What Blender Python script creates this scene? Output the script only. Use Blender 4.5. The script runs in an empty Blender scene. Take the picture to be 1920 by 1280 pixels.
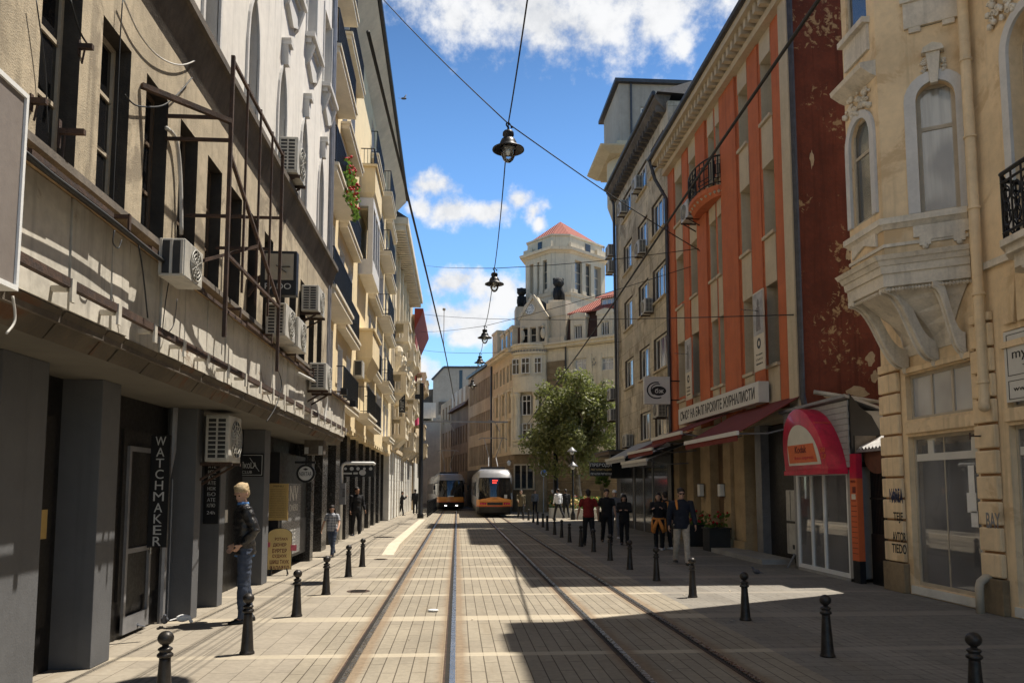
import bpy, bmesh, math, random
from mathutils import Vector, Matrix, Quaternion
from mathutils.geometry import tessellate_polygon
random.seed(11)
S = bpy.context.scene
COL = S.collection
R = math.radians
X_, Y_, Z_ = Vector((1, 0, 0)), Vector((0, 1, 0)), Vector((0, 0, 1))

# ---------------------------------------------------------------- camera model
CF = 1493.0; CSH = 137.0; CH = 1.78
cp = math.atan(139.0 / CF); ca = math.atan(103.0 * math.cos(cp) / CF)
FW = Vector((math.sin(ca) * math.cos(cp), math.cos(ca) * math.cos(cp), math.sin(cp)))
RT = Vector((math.cos(ca), -math.sin(ca), 0))
UP = RT.cross(FW)
def ray(px, py):
    return FW + RT * ((px - 960) / CF) - UP * ((py - 640 - CSH) / CF)
def gX(px, py, X):
    d = ray(px, py); return Vector((0, 0, CH)) + d * (X / d.x)
def gY(px, py, Y):
    d = ray(px, py); return Vector((0, 0, CH)) + d * (Y / d.y)
def gZ(px, py, z=0.0):
    d = ray(px, py); return Vector((0, 0, CH)) + d * ((z - CH) / d.z)
def gF(F, px, py, d=0.0):
    """point on the plane of a facade frame -> (u, v)"""
    r = ray(px, py); o = Vector((0, 0, CH)); q = F.o + F.n * d
    t = (q - o).dot(F.n) / r.dot(F.n); w = o + r * t - q
    return (w.dot(F.u), w.z)

# ---------------------------------------------------------------- frames and mesh builder
class Fr:
    def __init__(s, o, u, n):
        s.o = Vector(o); s.u = Vector(u).normalized(); s.n = Vector(n).normalized()
    def __call__(s, u, v, d=0.0):
        return s.o + s.u * u + Z_ * v + s.n * d
def facing_left(X): return Fr((X, 0, 0), Y_, -X_)      # right side of the street, looks at -X
def facing_right(X): return Fr((X, 0, 0), Y_, X_)      # left side of the street
def facing_cam(Y): return Fr((0, Y, 0), X_, -Y_)
WORLD = Fr((0, 0, 0), X_, Y_)                           # box(WORLD, x0,x1, z0,z1, y0,y1)

class MB:
    def __init__(s): s.v = []; s.f = []; s.m = []; s.mi = 0
    def poly(s, pts):
        i = len(s.v); s.v += [Vector(p) for p in pts]; s.f.append(list(range(i, i + len(pts)))); s.m.append(s.mi)
    def box(s, F, u0, u1, v0, v1, d0, d1):
        p = [F(u, v, d) for d in (d0, d1) for v in (v0, v1) for u in (u0, u1)]
        i = len(s.v); s.v += p
        for q in ((0, 1, 3, 2), (4, 6, 7, 5), (0, 4, 5, 1), (2, 3, 7, 6), (0, 2, 6, 4), (1, 5, 7, 3)):
            s.f.append([i + k for k in q]); s.m.append(s.mi)
        return s
    def prism(s, F, pts, d0, d1):
        i = len(s.v); n = len(pts)
        s.v += [F(u, v, d0) for u, v in pts] + [F(u, v, d1) for u, v in pts]
        tri = tessellate_polygon([[Vector((u, v, 0)) for u, v in pts]])
        for t in tri:
            s.f.append([i + k for k in t]); s.m.append(s.mi)
            s.f.append([i + n + k for k in t]); s.m.append(s.mi)
        for k in range(n):
            j = (k + 1) % n
            s.f.append([i + k, i + j, i + n + j, i + n + k]); s.m.append(s.mi)
        return s
    def loft(s, rings, cap=True, closed=False):
        i = len(s.v); n = len(rings[0])
        for r in rings: s.v += [Vector(p) for p in r]
        m = len(rings)
        for a in range(m if closed else m - 1):
            b = (a + 1) % m
            for k in range(n):
                j = (k + 1) % n
                s.f.append([i + a * n + k, i + a * n + j, i + b * n + j, i + b * n + k]); s.m.append(s.mi)
        if cap and not closed:
            s.f.append([i + k for k in range(n)]); s.m.append(s.mi)
            s.f.append([i + (m - 1) * n + k for k in range(n)]); s.m.append(s.mi)
        return s
    def tube(s, pts, r, n=6):
        pts = [Vector(p) for p in pts]
        rr = r if isinstance(r, (list, tuple)) else [r] * len(pts)
        rings = []
        a = None
        for k, p in enumerate(pts):
            t = (pts[min(k + 1, len(pts) - 1)] - pts[max(k - 1, 0)])
            if t.length < 1e-9: t = Z_.copy()
            t.normalize()
            if a is None:
                a = t.cross(Z_) if abs(t.z) < 0.9 else t.cross(X_)
            a = (a - t * a.dot(t)).normalized(); b = t.cross(a)
            rings.append([p + (a * math.cos(2 * math.pi * q / n) + b * math.sin(2 * math.pi * q / n)) * rr[k] for q in range(n)])
        return s.loft(rings)
    def lathe(s, c, prof, n=16):
        c = Vector(c)
        return s.loft([[c + Vector((r * math.cos(2 * math.pi * q / n), r * math.sin(2 * math.pi * q / n), z)) for q in range(n)] for r, z in prof])
    def ball(s, c, rx, ry=None, rz=None, n=10, M=None):
        ry = rx if ry is None else ry; rz = rx if rz is None else rz
        c = Vector(c); rings = []
        for a in range(n // 2 + 1):
            th = math.pi * (0.02 + 0.96 * a / (n // 2))
            ring = []
            for q in range(n):
                ph = 2 * math.pi * q / n
                w = Vector((rx * math.sin(th) * math.cos(ph), ry * math.sin(th) * math.sin(ph), rz * math.cos(th)))
                ring.append(c + (M @ w if M else w))
            rings.append(ring)
        return s.loft(rings)
    def bar(s, a, b, w, h=None):
        """rectangular bar between two points"""
        h = w if h is None else h
        a, b = Vector(a), Vector(b); t = (b - a).normalized()
        p = t.cross(Z_) if abs(t.z) < 0.95 else t.cross(X_)
        p.normalize(); q = t.cross(p)
        rg = lambda c: [c + p * (i * w / 2) + q * (j * h / 2) for i, j in ((-1, -1), (1, -1), (1, 1), (-1, 1))]
        return s.loft([rg(a), rg(b)])
    def wall(s, F, u0, u1, v0, v1, holes=(), rev=0.2, d=0.0, rev_mi=None):
        us = sorted({u0, u1} | {min(max(h[k], u0), u1) for h in holes for k in (0, 1)})
        vs = sorted({v0, v1} | {min(max(h[k], v0), v1) for h in holes for k in (2, 3)})
        for a in range(len(us) - 1):
            for b in range(len(vs) - 1):
                cu, cv = (us[a] + us[a + 1]) / 2, (vs[b] + vs[b + 1]) / 2
                if any(h[0] < cu < h[1] and h[2] < cv < h[3] for h in holes): continue
                s.poly([F(us[a], vs[b], d), F(us[a + 1], vs[b], d), F(us[a + 1], vs[b + 1], d), F(us[a], vs[b + 1], d)])
        for h in holes:
            r = h[4] if len(h) > 4 else rev
            if rev_mi is not None: s.mi = rev_mi
            for (ua, va), (ub, vb) in (((h[0], h[2]), (h[1], h[2])), ((h[1], h[2]), (h[1], h[3])), ((h[1], h[3]), (h[0], h[3])), ((h[0], h[3]), (h[0], h[2]))):
                s.poly([F(ua, va, d), F(ub, vb, d), F(ub, vb, d - r), F(ua, va, d - r)])
            s.mi = 0
        return s
    def shell(s, F, u0, u1, v0, v1, D, d=0.0):
        """roof, back, ends behind a front wall"""
        s.poly([F(u0, v1, d), F(u1, v1, d), F(u1, v1, d - D), F(u0, v1, d - D)])
        s.poly([F(u0, v0, d - D), F(u1, v0, d - D), F(u1, v1, d - D), F(u0, v1, d - D)])
        for u in (u0, u1):
            s.poly([F(u, v0, d), F(u, v1, d), F(u, v1, d - D), F(u, v0, d - D)])
        return s
    def build(s, name, mat, parent=None, smooth=False, bevel=0.0, label=None, weld=False, autosm=None):
        off = wloc(parent) if parent else Vector()
        me = bpy.data.meshes.new(name)
        bm = bmesh.new()
        vv = [bm.verts.new(p - off) for p in s.v]
        for f, mi in zip(s.f, s.m):
            try:
                fc = bm.faces.new([vv[k] for k in f]); fc.material_index = mi; fc.smooth = smooth
            except ValueError: pass
        if weld: bmesh.ops.remove_doubles(bm, verts=bm.verts, dist=1e-4)
        bmesh.ops.recalc_face_normals(bm, faces=bm.faces)
        if autosm is not None:
            for f in bm.faces: f.smooth = True
            for e in bm.edges:
                if len(e.link_faces) == 2 and e.calc_face_angle(0) > autosm: e.smooth = False
        bm.to_mesh(me); bm.free()
        for m in (mat if isinstance(mat, (list, tuple)) else [mat]): me.materials.append(m)
        o = bpy.data.objects.new(name, me); COL.objects.link(o)
        if parent: o.parent = parent
        if label: o['label'] = label
        if bevel:
            b = o.modifiers.new('bevel', 'BEVEL'); b.width = bevel; b.segments = 2; b.limit_method = 'ANGLE'
        return o
def wloc(o):
    v = Vector()
    while o: v += o.location; o = o.parent
    return v
def thing(name, label, cat, loc=(0, 0, 0), group=None):
    o = bpy.data.objects.new(name, None); COL.objects.link(o); o.location = loc; o.empty_display_size = 0.2
    return tag(o, label, cat, group)
def tag(o, label=None, cat=None, group=None, kind=None):
    if label: o['label'] = label
    if cat: o['category'] = cat
    if group: o['group'] = group
    if kind: o['kind'] = kind
    return o
def dup(o, loc=None, parent=None, rot=None, label=None):
    c = o.copy(); COL.objects.link(c); c.parent = parent
    if loc is not None: c.location = loc
    if rot is not None: c.rotation_euler = (0, 0, rot)
    if label: c['label'] = label
    for ch in list(o.children): dup(ch, parent=c)
    return c
_txt = {}
def text(body, F, u, v, w, h, d, mat, parent, name='lettering', ext=0.004, bold=False):
    """flat lettering fitted into a w x h box centred on (u, v) of a frame"""
    cu = bpy.data.curves.new('t', 'FONT'); cu.body = body; cu.align_x = 'CENTER'; cu.extrude = 0
    if bold: cu.offset = 0.018
    o = bpy.data.objects.new('t', cu); COL.objects.link(o)
    dg = bpy.context.evaluated_depsgraph_get(); dg.update()
    me = bpy.data.meshes.new_from_object(o.evaluated_get(dg))
    bpy.data.objects.remove(o); bpy.data.curves.remove(cu)
    xs = [q.co.x for q in me.vertices]; ys = [q.co.y for q in me.vertices]
    if not xs: return None
    cx, cy = (min(xs) + max(xs)) / 2, (min(ys) + max(ys)) / 2
    sx = w / max(1e-6, max(xs) - min(xs)); sy = h / max(1e-6, max(ys) - min(ys))
    fl = -1 if Z_.cross(F.n).dot(F.u) < 0 else 1
    b = MB()
    pts = [(u + fl * (q.co.x - cx) * sx, v + (q.co.y - cy) * sy) for q in me.vertices]
    n = len(pts); b.v = [F(a, c, d) for a, c in pts] + [F(a, c, d + ext) for a, c in pts]
    for p in me.polygons:
        b.f.append([k + n for k in p.vertices]); b.m.append(0)
    cnt = {}
    for p in me.polygons:
        for e in p.edge_keys: cnt[e] = cnt.get(e, 0) + 1
    for e, c in cnt.items():
        if c == 1: b.f.append([e[0], e[1], e[1] + n, e[0] + n]); b.m.append(0)
    bpy.data.meshes.remove(me)
    return b.build(name, mat, parent)

# ---------------------------------------------------------------- materials
def nn(nt, t, **k):
    n = nt.nodes.new(t)
    for a, b in k.items():
        if hasattr(n, a): setattr(n, a, b)
        else: n.inputs[a].default_value = b
    return n
def mth(nt, op, a, b=None, c=None, clamp=False):
    n = nt.nodes.new('ShaderNodeMath'); n.operation = op; n.use_clamp = clamp
    for i, x in enumerate((a, b, c)):
        if x is None: continue
        if isinstance(x, (int, float)): n.inputs[i].default_value = x
        else: nt.links.new(x, n.inputs[i])
    return n.outputs[0]
def mixc(nt, fac, a, b, mode='MIX'):
    n = nt.nodes.new('ShaderNodeMix'); n.data_type = 'RGBA'; n.blend_type = mode
    for sock, x in ((n.inputs[0], fac), (n.inputs[6], a), (n.inputs[7], b)):
        if isinstance(x, (int, float)): sock.default_value = x
        elif isinstance(x, (tuple, list)): sock.default_value = (*x[:3], 1)
        else: nt.links.new(x, sock)
    return n.outputs[2]
def ramp(nt, x, a, b, ca_=0.0, cb=1.0):
    n = nt.nodes.new('ShaderNodeMapRange'); n.interpolation_type = 'SMOOTHSTEP'
    nt.links.new(x, n.inputs[0])
    for i, q in enumerate((a, b, ca_, cb)): n.inputs[i + 1].default_value = q
    return n.outputs[0]
def noise(nt, vec, scale, detail=4, rough=0.55, dist=0.0):
    n = nn(nt, 'ShaderNodeTexNoise'); n.inputs['Scale'].default_value = scale; n.inputs['Detail'].default_value = detail
    n.inputs['Roughness'].default_value = rough; n.inputs['Distortion'].default_value = dist
    nt.links.new(vec, n.inputs['Vector']); return n.outputs['Fac']
def newmat(name):
    m = bpy.data.materials.new(name); m.use_nodes = True; nt = m.node_tree
    b = nt.nodes['Principled BSDF']; tc = nt.nodes.new('ShaderNodeTexCoord')
    return m, nt, b, tc.outputs['Object']
def scaled(nt, vec, s):
    n = nt.nodes.new('ShaderNodeMapping'); n.inputs['Scale'].default_value = s
    nt.links.new(vec, n.inputs['Vector']); return n.outputs[0]
def mat(name, c, rough=0.8, var=0.2, scale=2.0, bump=0.15, bscale=60, metal=0.0, streak=0.0, stain=None, stain_amt=0.5, stain_scale=1.5, spec=0.4, coat=0.0, stain_mask=0, grid=None):
    """base colour broken up by broad and fine noise, rain streaks and patches of a second (stain) colour"""
    m, nt, b, oc = newmat(name)
    n1 = noise(nt, oc, scale, 4, 0.6); n2 = noise(nt, oc, scale * 9, 3, 0.65)
    f = mth(nt, 'ADD', mth(nt, 'MULTIPLY', n1, 0.65), mth(nt, 'MULTIPLY', n2, 0.35))
    f = ramp(nt, f, 0.3, 0.7)
    lo = tuple(x * (1 - var) for x in c); hi = tuple(min(1, x * (1 + var * 0.8)) for x in c)
    colr = mixc(nt, f, lo, hi)
    if streak:
        sv = noise(nt, scaled(nt, oc, (5, 5, 0.22)), 1.3, 5, 0.6)
        colr = mixc(nt, ramp(nt, sv, 0.5, 0.72, 0, streak), colr, tuple(x * 0.45 for x in c))
    if stain:
        sv = noise(nt, oc, stain_scale, 6, 0.65, 0.6)
        if stain_mask: sv = mth(nt, 'MULTIPLY', sv, ramp(nt, noise(nt, oc, stain_mask, 2), 0.38, 0.62, 0.6, 1.08))
        colr = mixc(nt, ramp(nt, sv, 0.62 - 0.25 * stain_amt, 0.72 - 0.25 * stain_amt, 0, 0.9), colr, stain)
    if grid:                                                  # joints of stone slabs on a wall along the street
        sp = nn(nt, 'ShaderNodeSeparateXYZ'); nt.links.new(oc, sp.inputs[0]); cb = nn(nt, 'ShaderNodeCombineXYZ'); nt.links.new(sp.outputs[1], cb.inputs[0]); nt.links.new(sp.outputs[2], cb.inputs[1])
        br = nn(nt, 'ShaderNodeTexBrick'); br.inputs['Scale'].default_value = 1; br.inputs['Brick Width'].default_value = grid[0]; br.inputs['Row Height'].default_value = grid[1]; br.inputs['Mortar Size'].default_value = 0.012
        br.inputs['Color1'].default_value = (0.82, 0.82, 0.82, 1); br.inputs['Color2'].default_value = (1.06, 1.05, 1.02, 1); br.inputs['Mortar'].default_value = (0.6, 0.58, 0.55, 1); nt.links.new(cb.outputs[0], br.inputs['Vector'])
        colr = mixc(nt, 1.0, colr, br.outputs['Color'], 'MULTIPLY')
    nt.links.new(colr, b.inputs['Base Color'])
    b.inputs['Roughness'].default_value = rough; b.inputs['Metallic'].default_value = metal
    b.inputs['Specular IOR Level'].default_value = spec
    if coat: b.inputs['Coat Weight'].default_value = coat
    rr = ramp(nt, n2, 0.3, 0.7, max(0.02, rough - 0.08), min(1, rough + 0.08)); nt.links.new(rr, b.inputs['Roughness'])
    if bump:
        bp = nn(nt, 'ShaderNodeBump'); bp.inputs['Strength'].default_value = bump; bp.inputs['Distance'].default_value = 0.02
        hb = mth(nt, 'ADD', noise(nt, oc, bscale, 2, 0.6), mth(nt, 'MULTIPLY', n2, 0.8))
        nt.links.new(hb, bp.inputs['Height']); nt.links.new(bp.outputs[0], b.inputs['Normal'])
    return m
def glassmat(name, c=(0.03, 0.035, 0.04), rough=0.04, wav=0.03, curtain=None):
    m, nt, b, oc = newmat(name)
    if curtain:
        f = noise(nt, scaled(nt, oc, (14, 14, 0.6)), 1.0, 2); col = mixc(nt, ramp(nt, f, 0.35, 0.65), tuple(x * 0.6 for x in curtain), curtain)
        col = mixc(nt, ramp(nt, noise(nt, oc, 0.9, 1), 0.45, 0.55), c, col)
        nt.links.new(col, b.inputs['Base Color'])
    else:
        nt.links.new(mixc(nt, noise(nt, oc, 1.2, 2), tuple(x * 0.4 for x in c), tuple(x * 1.8 for x in c)), b.inputs['Base Color'])
    b.inputs['Roughness'].default_value = rough; b.inputs['Specular IOR Level'].default_value = 0.5; b.inputs['IOR'].default_value = 2.15
    bp = nn(nt, 'ShaderNodeBump'); bp.inputs['Strength'].default_value = wav; bp.inputs['Distance'].default_value = 0.05
    nt.links.new(noise(nt, oc, 2.2, 2), bp.inputs['Height']); nt.links.new(bp.outputs[0], b.inputs['Normal'])
    return m
def clearglass(name, tint=(0.75, 0.8, 0.8), refl=1.0, refl_film=0.0):
    m = bpy.data.materials.new(name); m.use_nodes = True; nt = m.node_tree; nt.nodes.clear()
    out = nn(nt, 'ShaderNodeOutputMaterial'); tr = nn(nt, 'ShaderNodeBsdfTransparent'); gl = nn(nt, 'ShaderNodeBsdfGlossy')
    tr.inputs[0].default_value = (*tint, 1); gl.inputs['Roughness'].default_value = 0.02
    fr = nn(nt, 'ShaderNodeFresnel'); fr.inputs[0].default_value = 1.5
    mx = nn(nt, 'ShaderNodeMixShader'); nt.links.new(mth(nt, 'MULTIPLY', fr.outputs[0], refl, clamp=True), mx.inputs[0])
    nt.links.new(tr.outputs[0], mx.inputs[1]); nt.links.new(gl.outputs[0], mx.inputs[2]); nt.links.new(mx.outputs[0], out.inputs[0])
    if refl_film:                                                   # grey film painted in for the street's reflection on the pane
        df = nn(nt, 'ShaderNodeBsdfDiffuse'); df.inputs[0].default_value = (0.5, 0.5, 0.52, 1); m2 = nn(nt, 'ShaderNodeMixShader')
        oc = nn(nt, 'ShaderNodeTexCoord').outputs['Object']
        nt.links.new(ramp(nt, noise(nt, oc, 0.9, 3), 0.3, 0.7, refl_film * 0.6, refl_film * 1.3), m2.inputs[0]); nt.links.new(mx.outputs[0], m2.inputs[1]); nt.links.new(df.outputs[0], m2.inputs[2]); nt.links.new(m2.outputs[0], out.inputs[0])
    return m
def emis(name, c, s):
    m, nt, b, oc = newmat(name)
    b.inputs['Base Color'].default_value = (*c, 1); b.inputs['Emission Color'].default_value = (*c, 1); b.inputs['Emission Strength'].default_value = s
    return m
M = {}
M['ochre'] = mat('ochre_plaster', (0.45, 0.375, 0.265), 0.9, 0.28, 1.2, 0.35, 70, streak=0.8, stain=(0.25, 0.205, 0.145), stain_amt=0.42, stain_scale=1.1)
M['dark_reveal'] = mat('dark_brown_reveal', (0.055, 0.046, 0.036), 0.9, 0.4, 3, 0.2, streak=0.3)  # near-black brown for all reveal faces of the ochre windows
M['white_plaster'] = mat('white_plaster', (0.74, 0.70, 0.64), 0.9, 0.12, 0.8, 0.2, 70, streak=0.4)
M['white_trim'] = mat('white_trim', (0.62, 0.60, 0.57), 0.8, 0.12, 2, 0.1)
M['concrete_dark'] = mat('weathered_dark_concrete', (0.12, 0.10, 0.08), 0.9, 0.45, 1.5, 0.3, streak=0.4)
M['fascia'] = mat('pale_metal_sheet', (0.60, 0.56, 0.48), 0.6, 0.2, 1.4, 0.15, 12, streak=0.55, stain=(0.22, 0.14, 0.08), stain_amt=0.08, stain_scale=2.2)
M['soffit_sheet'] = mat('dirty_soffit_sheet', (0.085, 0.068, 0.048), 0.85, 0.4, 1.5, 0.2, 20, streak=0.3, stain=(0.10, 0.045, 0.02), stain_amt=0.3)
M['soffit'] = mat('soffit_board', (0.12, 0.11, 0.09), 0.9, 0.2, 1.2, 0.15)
M['rust'] = mat('rusty_steel', (0.075, 0.045, 0.032), 0.85, 0.5, 6, 0.3, 80, metal=0.1, stain=(0.05, 0.035, 0.03), stain_amt=0.5, stain_scale=7)
M['grey_pillar'] = mat('grey_painted_pillar', (0.105, 0.107, 0.112), 0.75, 0.12, 2, 0.12, streak=0.25)
M['black_front'] = mat('black_shopfront', (0.013, 0.012, 0.012), 0.45, 0.4, 2, 0.05)
M['black_sign'] = mat('black_sign', (0.012, 0.012, 0.013), 0.45, 0.3, 4, 0.0)
M['white_paint'] = mat('white_paint', (0.78, 0.78, 0.76), 0.55, 0.08, 3, 0.05)
M['grey_letter'] = mat('grey_letters', (0.50, 0.50, 0.49), 0.5, 0.1, 5, 0)
M['ac_case'] = mat('air_conditioner_case', (0.47, 0.45, 0.40), 0.5, 0.2, 5, 0.05, streak=0.55)
M['ac_dark'] = mat('air_conditioner_dark', (0.03, 0.03, 0.03), 0.5, 0.3, 8, 0)
M['sign_box_side'] = mat('sign_box_brown_side', (0.215, 0.185, 0.165), 0.6, 0.08, 2, 0.05)
M['black_metal'] = mat('black_painted_iron', (0.018, 0.018, 0.02), 0.4, 0.35, 9, 0.08, 60, metal=0.4)
M['bollard'] = mat('bollard_iron', (0.045, 0.04, 0.036), 0.42, 0.4, 9, 0.12, 50, metal=0.5)
M['yellow'] = mat('cream_yellow_plaster', (0.80, 0.65, 0.40), 0.9, 0.08, 0.7, 0.12, 70, streak=0.2)
M['yellow_sill'] = mat('pale_balcony_concrete', (0.70, 0.63, 0.50), 0.85, 0.12, 1.5, 0.12)
M['pale_grey_plaster'] = mat('pale_grey_reveal', (0.60, 0.60, 0.62), 0.85, 0.1, 1.5, 0.1)
M['grey_eave'] = mat('grey_eave_board', (0.66, 0.59, 0.47), 0.85, 0.15, 1, 0.1)
M['gutter'] = mat('dark_zinc_gutter', (0.07, 0.07, 0.075), 0.5, 0.3, 5, 0.1, metal=0.5)
M['pipe_grey'] = mat('grey_downpipe', (0.26, 0.26, 0.27), 0.5, 0.2, 4, 0.05, metal=0.4)
M['marble'] = mat('black_marble', (0.035, 0.034, 0.033), 0.25, 0.5, 3, 0.0, stain=(0.16, 0.15, 0.14), stain_amt=0.12, stain_scale=4)
M['white_stone'] = mat('white_limestone', (0.68, 0.66, 0.60), 0.8, 0.12, 1.5, 0.15)
M['cream_stone'] = mat('cream_stone', (0.64, 0.52, 0.35), 0.9, 0.18, 1.2, 0.2, streak=0.4)
M['pale_stone'] = mat('pale_stone', (0.72, 0.63, 0.47), 0.9, 0.14, 1.0, 0.2, streak=0.35)
M['brown_stone'] = mat('brown_rusticated_stone', (0.25, 0.185, 0.11), 0.9, 0.3, 1.4, 0.3)
M['grey_stone'] = mat('grey_base_stone', (0.32, 0.31, 0.29), 0.9, 0.18, 1.2, 0.2)
M['tower_stone'] = mat('tower_stone', (0.64, 0.545, 0.405), 0.9, 0.12, 0.6, 0.15, streak=0.45)
M['black_statue'] = mat('blackened_stone', (0.018, 0.018, 0.018), 0.8, 0.4, 5, 0.3, 12)
M['brown_tile'] = mat('brown_mansard_tile', (0.07, 0.035, 0.025), 0.8, 0.35, 5, 0.3, 20)
M['red_wall'] = mat('red_painted_wall', (0.26, 0.045, 0.03), 0.85, 0.2, 2, 0.1)
M['pink_panel'] = mat('magenta_panel', (0.55, 0.05, 0.16), 0.7, 0.15, 2, 0.05)
M['far_grey'] = mat('far_grey_render', (0.36, 0.32, 0.27), 0.95, 0.18, 0.35, 0.1, streak=0.35)
M['far_tan'] = mat('far_tan_plaster', (0.52, 0.40, 0.27), 0.9, 0.2, 0.5, 0.1, streak=0.5)
M['far_brown'] = mat('far_brown_plaster', (0.24, 0.18, 0.13), 0.9, 0.3, 0.5, 0.1, streak=0.5)
M['far_white'] = mat('far_white_plaster', (0.66, 0.61, 0.52), 0.9, 0.15, 0.5, 0.1, streak=0.4)
M['ribbon'] = mat('taupe_office_panel', (0.44, 0.35, 0.25), 0.85, 0.2, 0.5, 0.1, streak=0.4)
M['grey_facade'] = mat('stained_grey_stone_facade', (0.56, 0.49, 0.37), 0.9, 0.3, 0.9, 0.25, 50, streak=0.5, stain=(0.30, 0.25, 0.18), stain_amt=0.42, stain_scale=0.7, grid=(1.1, 0.75))
M['orange'] = mat('orange_red_plaster', (0.52, 0.15, 0.062), 0.9, 0.16, 1.0, 0.2, 70, streak=0.35)
M['spandrel'] = mat('cream_spandrel', (0.54, 0.45, 0.315), 0.9, 0.12, 1.4, 0.12, streak=0.2)
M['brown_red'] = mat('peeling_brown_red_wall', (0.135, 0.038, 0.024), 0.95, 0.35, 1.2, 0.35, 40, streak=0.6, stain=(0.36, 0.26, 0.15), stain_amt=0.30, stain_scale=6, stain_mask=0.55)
M['tan_stone'] = mat('tan_stone_blocks', (0.46, 0.34, 0.20), 0.85, 0.2, 2, 0.15)
M['apricot'] = mat('apricot_plaster', (0.80, 0.61, 0.38), 0.9, 0.16, 0.9, 0.2, 60, streak=0.4, stain=(0.62, 0.44, 0.25), stain_amt=0.3, stain_scale=1.2)
M['apricot_dark'] = mat('apricot_joint', (0.40, 0.22, 0.10), 0.9, 0.2, 1.5, 0.1)
M['oriel_trim'] = mat('old_white_stucco_trim', (0.70, 0.63, 0.52), 0.9, 0.2, 2.5, 0.25, 40, streak=0.4)
M['awning_red'] = mat('dark_red_awning', (0.17, 0.028, 0.02), 0.9, 0.15, 3, 0.08, 90, streak=0.2)
M['awning_grey'] = mat('pale_awning', (0.42, 0.42, 0.43), 0.9, 0.12, 3, 0.05)
M['kiosk_red'] = mat('kiosk_red', (0.50, 0.016, 0.05), 0.45, 0.3, 2.5, 0.04, streak=0.4, coat=0.15)
M['kiosk_orange'] = mat('kiosk_orange', (0.62, 0.13, 0.04), 0.5, 0.1, 3, 0.0)
M['kiosk_pale'] = mat('kiosk_pale', (0.62, 0.58, 0.48), 0.5, 0.08, 3, 0.0)
M['clapboard'] = mat('grey_clapboard', (0.33, 0.32, 0.30), 0.7, 0.15, 4, 0.05)
M['corrugated'] = mat('corrugated_sheet', (0.36, 0.35, 0.34), 0.55, 0.25, 4, 0.1, metal=0.3, stain=(0.16, 0.09, 0.05), stain_amt=0.15)
M['tram_grey'] = mat('tram_silver_grey', (0.27, 0.27, 0.28), 0.42, 0.08, 2, 0.0, metal=0.3, coat=0.3)
M['tram_orange'] = mat('tram_amber', (0.72, 0.28, 0.045), 0.35, 0.08, 2, 0.0, coat=0.4)
M['tram_red'] = mat('tram_red_line', (0.5, 0.045, 0.03), 0.4, 0.1, 2, 0.0)
M['tram_dark'] = mat('tram_dark_skirt', (0.022, 0.02, 0.018), 0.5, 0.3, 3, 0.0)
M['steel'] = mat('worn_rail_steel', (0.34, 0.33, 0.32), 0.28, 0.25, 3, 0.1, 20, metal=0.9)
M['groove'] = mat('dark_rail_groove', (0.02, 0.016, 0.012), 0.9, 0.4, 6, 0)
M['wood'] = mat('old_timber', (0.42, 0.30, 0.17), 0.9, 0.3, 5, 0.2)
M['cable'] = mat('black_cable', (0.02, 0.02, 0.02), 0.6, 0.2, 5, 0)
M['cable_pale'] = mat('pale_cable', (0.5, 0.48, 0.44), 0.6, 0.2, 5, 0)
M['poster'] = mat('poster_cream', (0.62, 0.55, 0.43), 0.6, 0.06, 4, 0)
M['menu'] = mat('menu_board_ochre', (0.48, 0.33, 0.12), 0.6, 0.1, 4, 0)
M['aboard'] = mat('pavement_board_yellow', (0.66, 0.49, 0.20), 0.5, 0.08, 4, 0)
M['letter_red'] = mat('dark_red_letters', (0.14, 0.015, 0.012), 0.5, 0.1, 5, 0)
M['letter_black'] = mat('black_letters', (0.015, 0.014, 0.013), 0.5, 0.1, 5, 0)
M['sign_white'] = mat('off_white_sign_face', (0.62, 0.60, 0.55), 0.5, 0.06, 3, 0)
M['trunk'] = mat('plane_tree_bark', (0.24, 0.20, 0.15), 0.9, 0.35, 5, 0.4, 25, stain=(0.38, 0.34, 0.26), stain_amt=0.4, stain_scale=5)
M['red_tile'] = None
M['skin'] = mat('skin', (0.50, 0.30, 0.21), 0.55, 0.08, 12, 0.02)
M['skin_shade'] = mat('tanned_skin', (0.40, 0.22, 0.14), 0.55, 0.08, 12, 0.02)
def cloth(name, c, rough=0.85, sc=14): return mat(name, c, rough, 0.25, sc, 0.25, 45)
M['leather'] = mat('black_leather', (0.016, 0.015, 0.015), 0.32, 0.35, 14, 0.35, 25, spec=0.6)
M['denim'] = cloth('blue_denim', (0.05, 0.065, 0.10))
M['black_cloth'] = cloth('black_cloth', (0.012, 0.012, 0.014))
M['navy_cloth'] = cloth('navy_cloth', (0.014, 0.018, 0.03))
M['beige_cloth'] = cloth('beige_cotton', (0.48, 0.42, 0.34))
M['red_cloth'] = cloth('red_cotton', (0.20, 0.016, 0.014))
M['white_cloth'] = cloth('white_cotton', (0.75, 0.75, 0.76))
M['grey_cloth'] = cloth('grey_cotton', (0.17, 0.17, 0.18))
M['olive_cloth'] = cloth('olive_cotton', (0.15, 0.12, 0.07))
M['orange_cloth'] = cloth('orange_nylon', (0.72, 0.27, 0.06))
M['blue_cloth'] = cloth('blue_shirt', (0.10, 0.25, 0.55))
M['blond_hair'] = mat('blond_hair', (0.50, 0.37, 0.21), 0.55, 0.4, 30, 0.5, 60)
M['dark_hair'] = mat('dark_hair', (0.02, 0.014, 0.011), 0.5, 0.4, 30, 0.5, 60)
M['shoe_black'] = mat('black_shoe', (0.012, 0.012, 0.012), 0.45, 0.3, 9, 0.1)
M['shoe_white'] = mat('white_shoe', (0.65, 0.65, 0.66), 0.6, 0.1, 9, 0.1)
M['eye'] = mat('dark_eye', (0.01, 0.008, 0.007), 0.2, 0.2, 9, 0)
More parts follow.
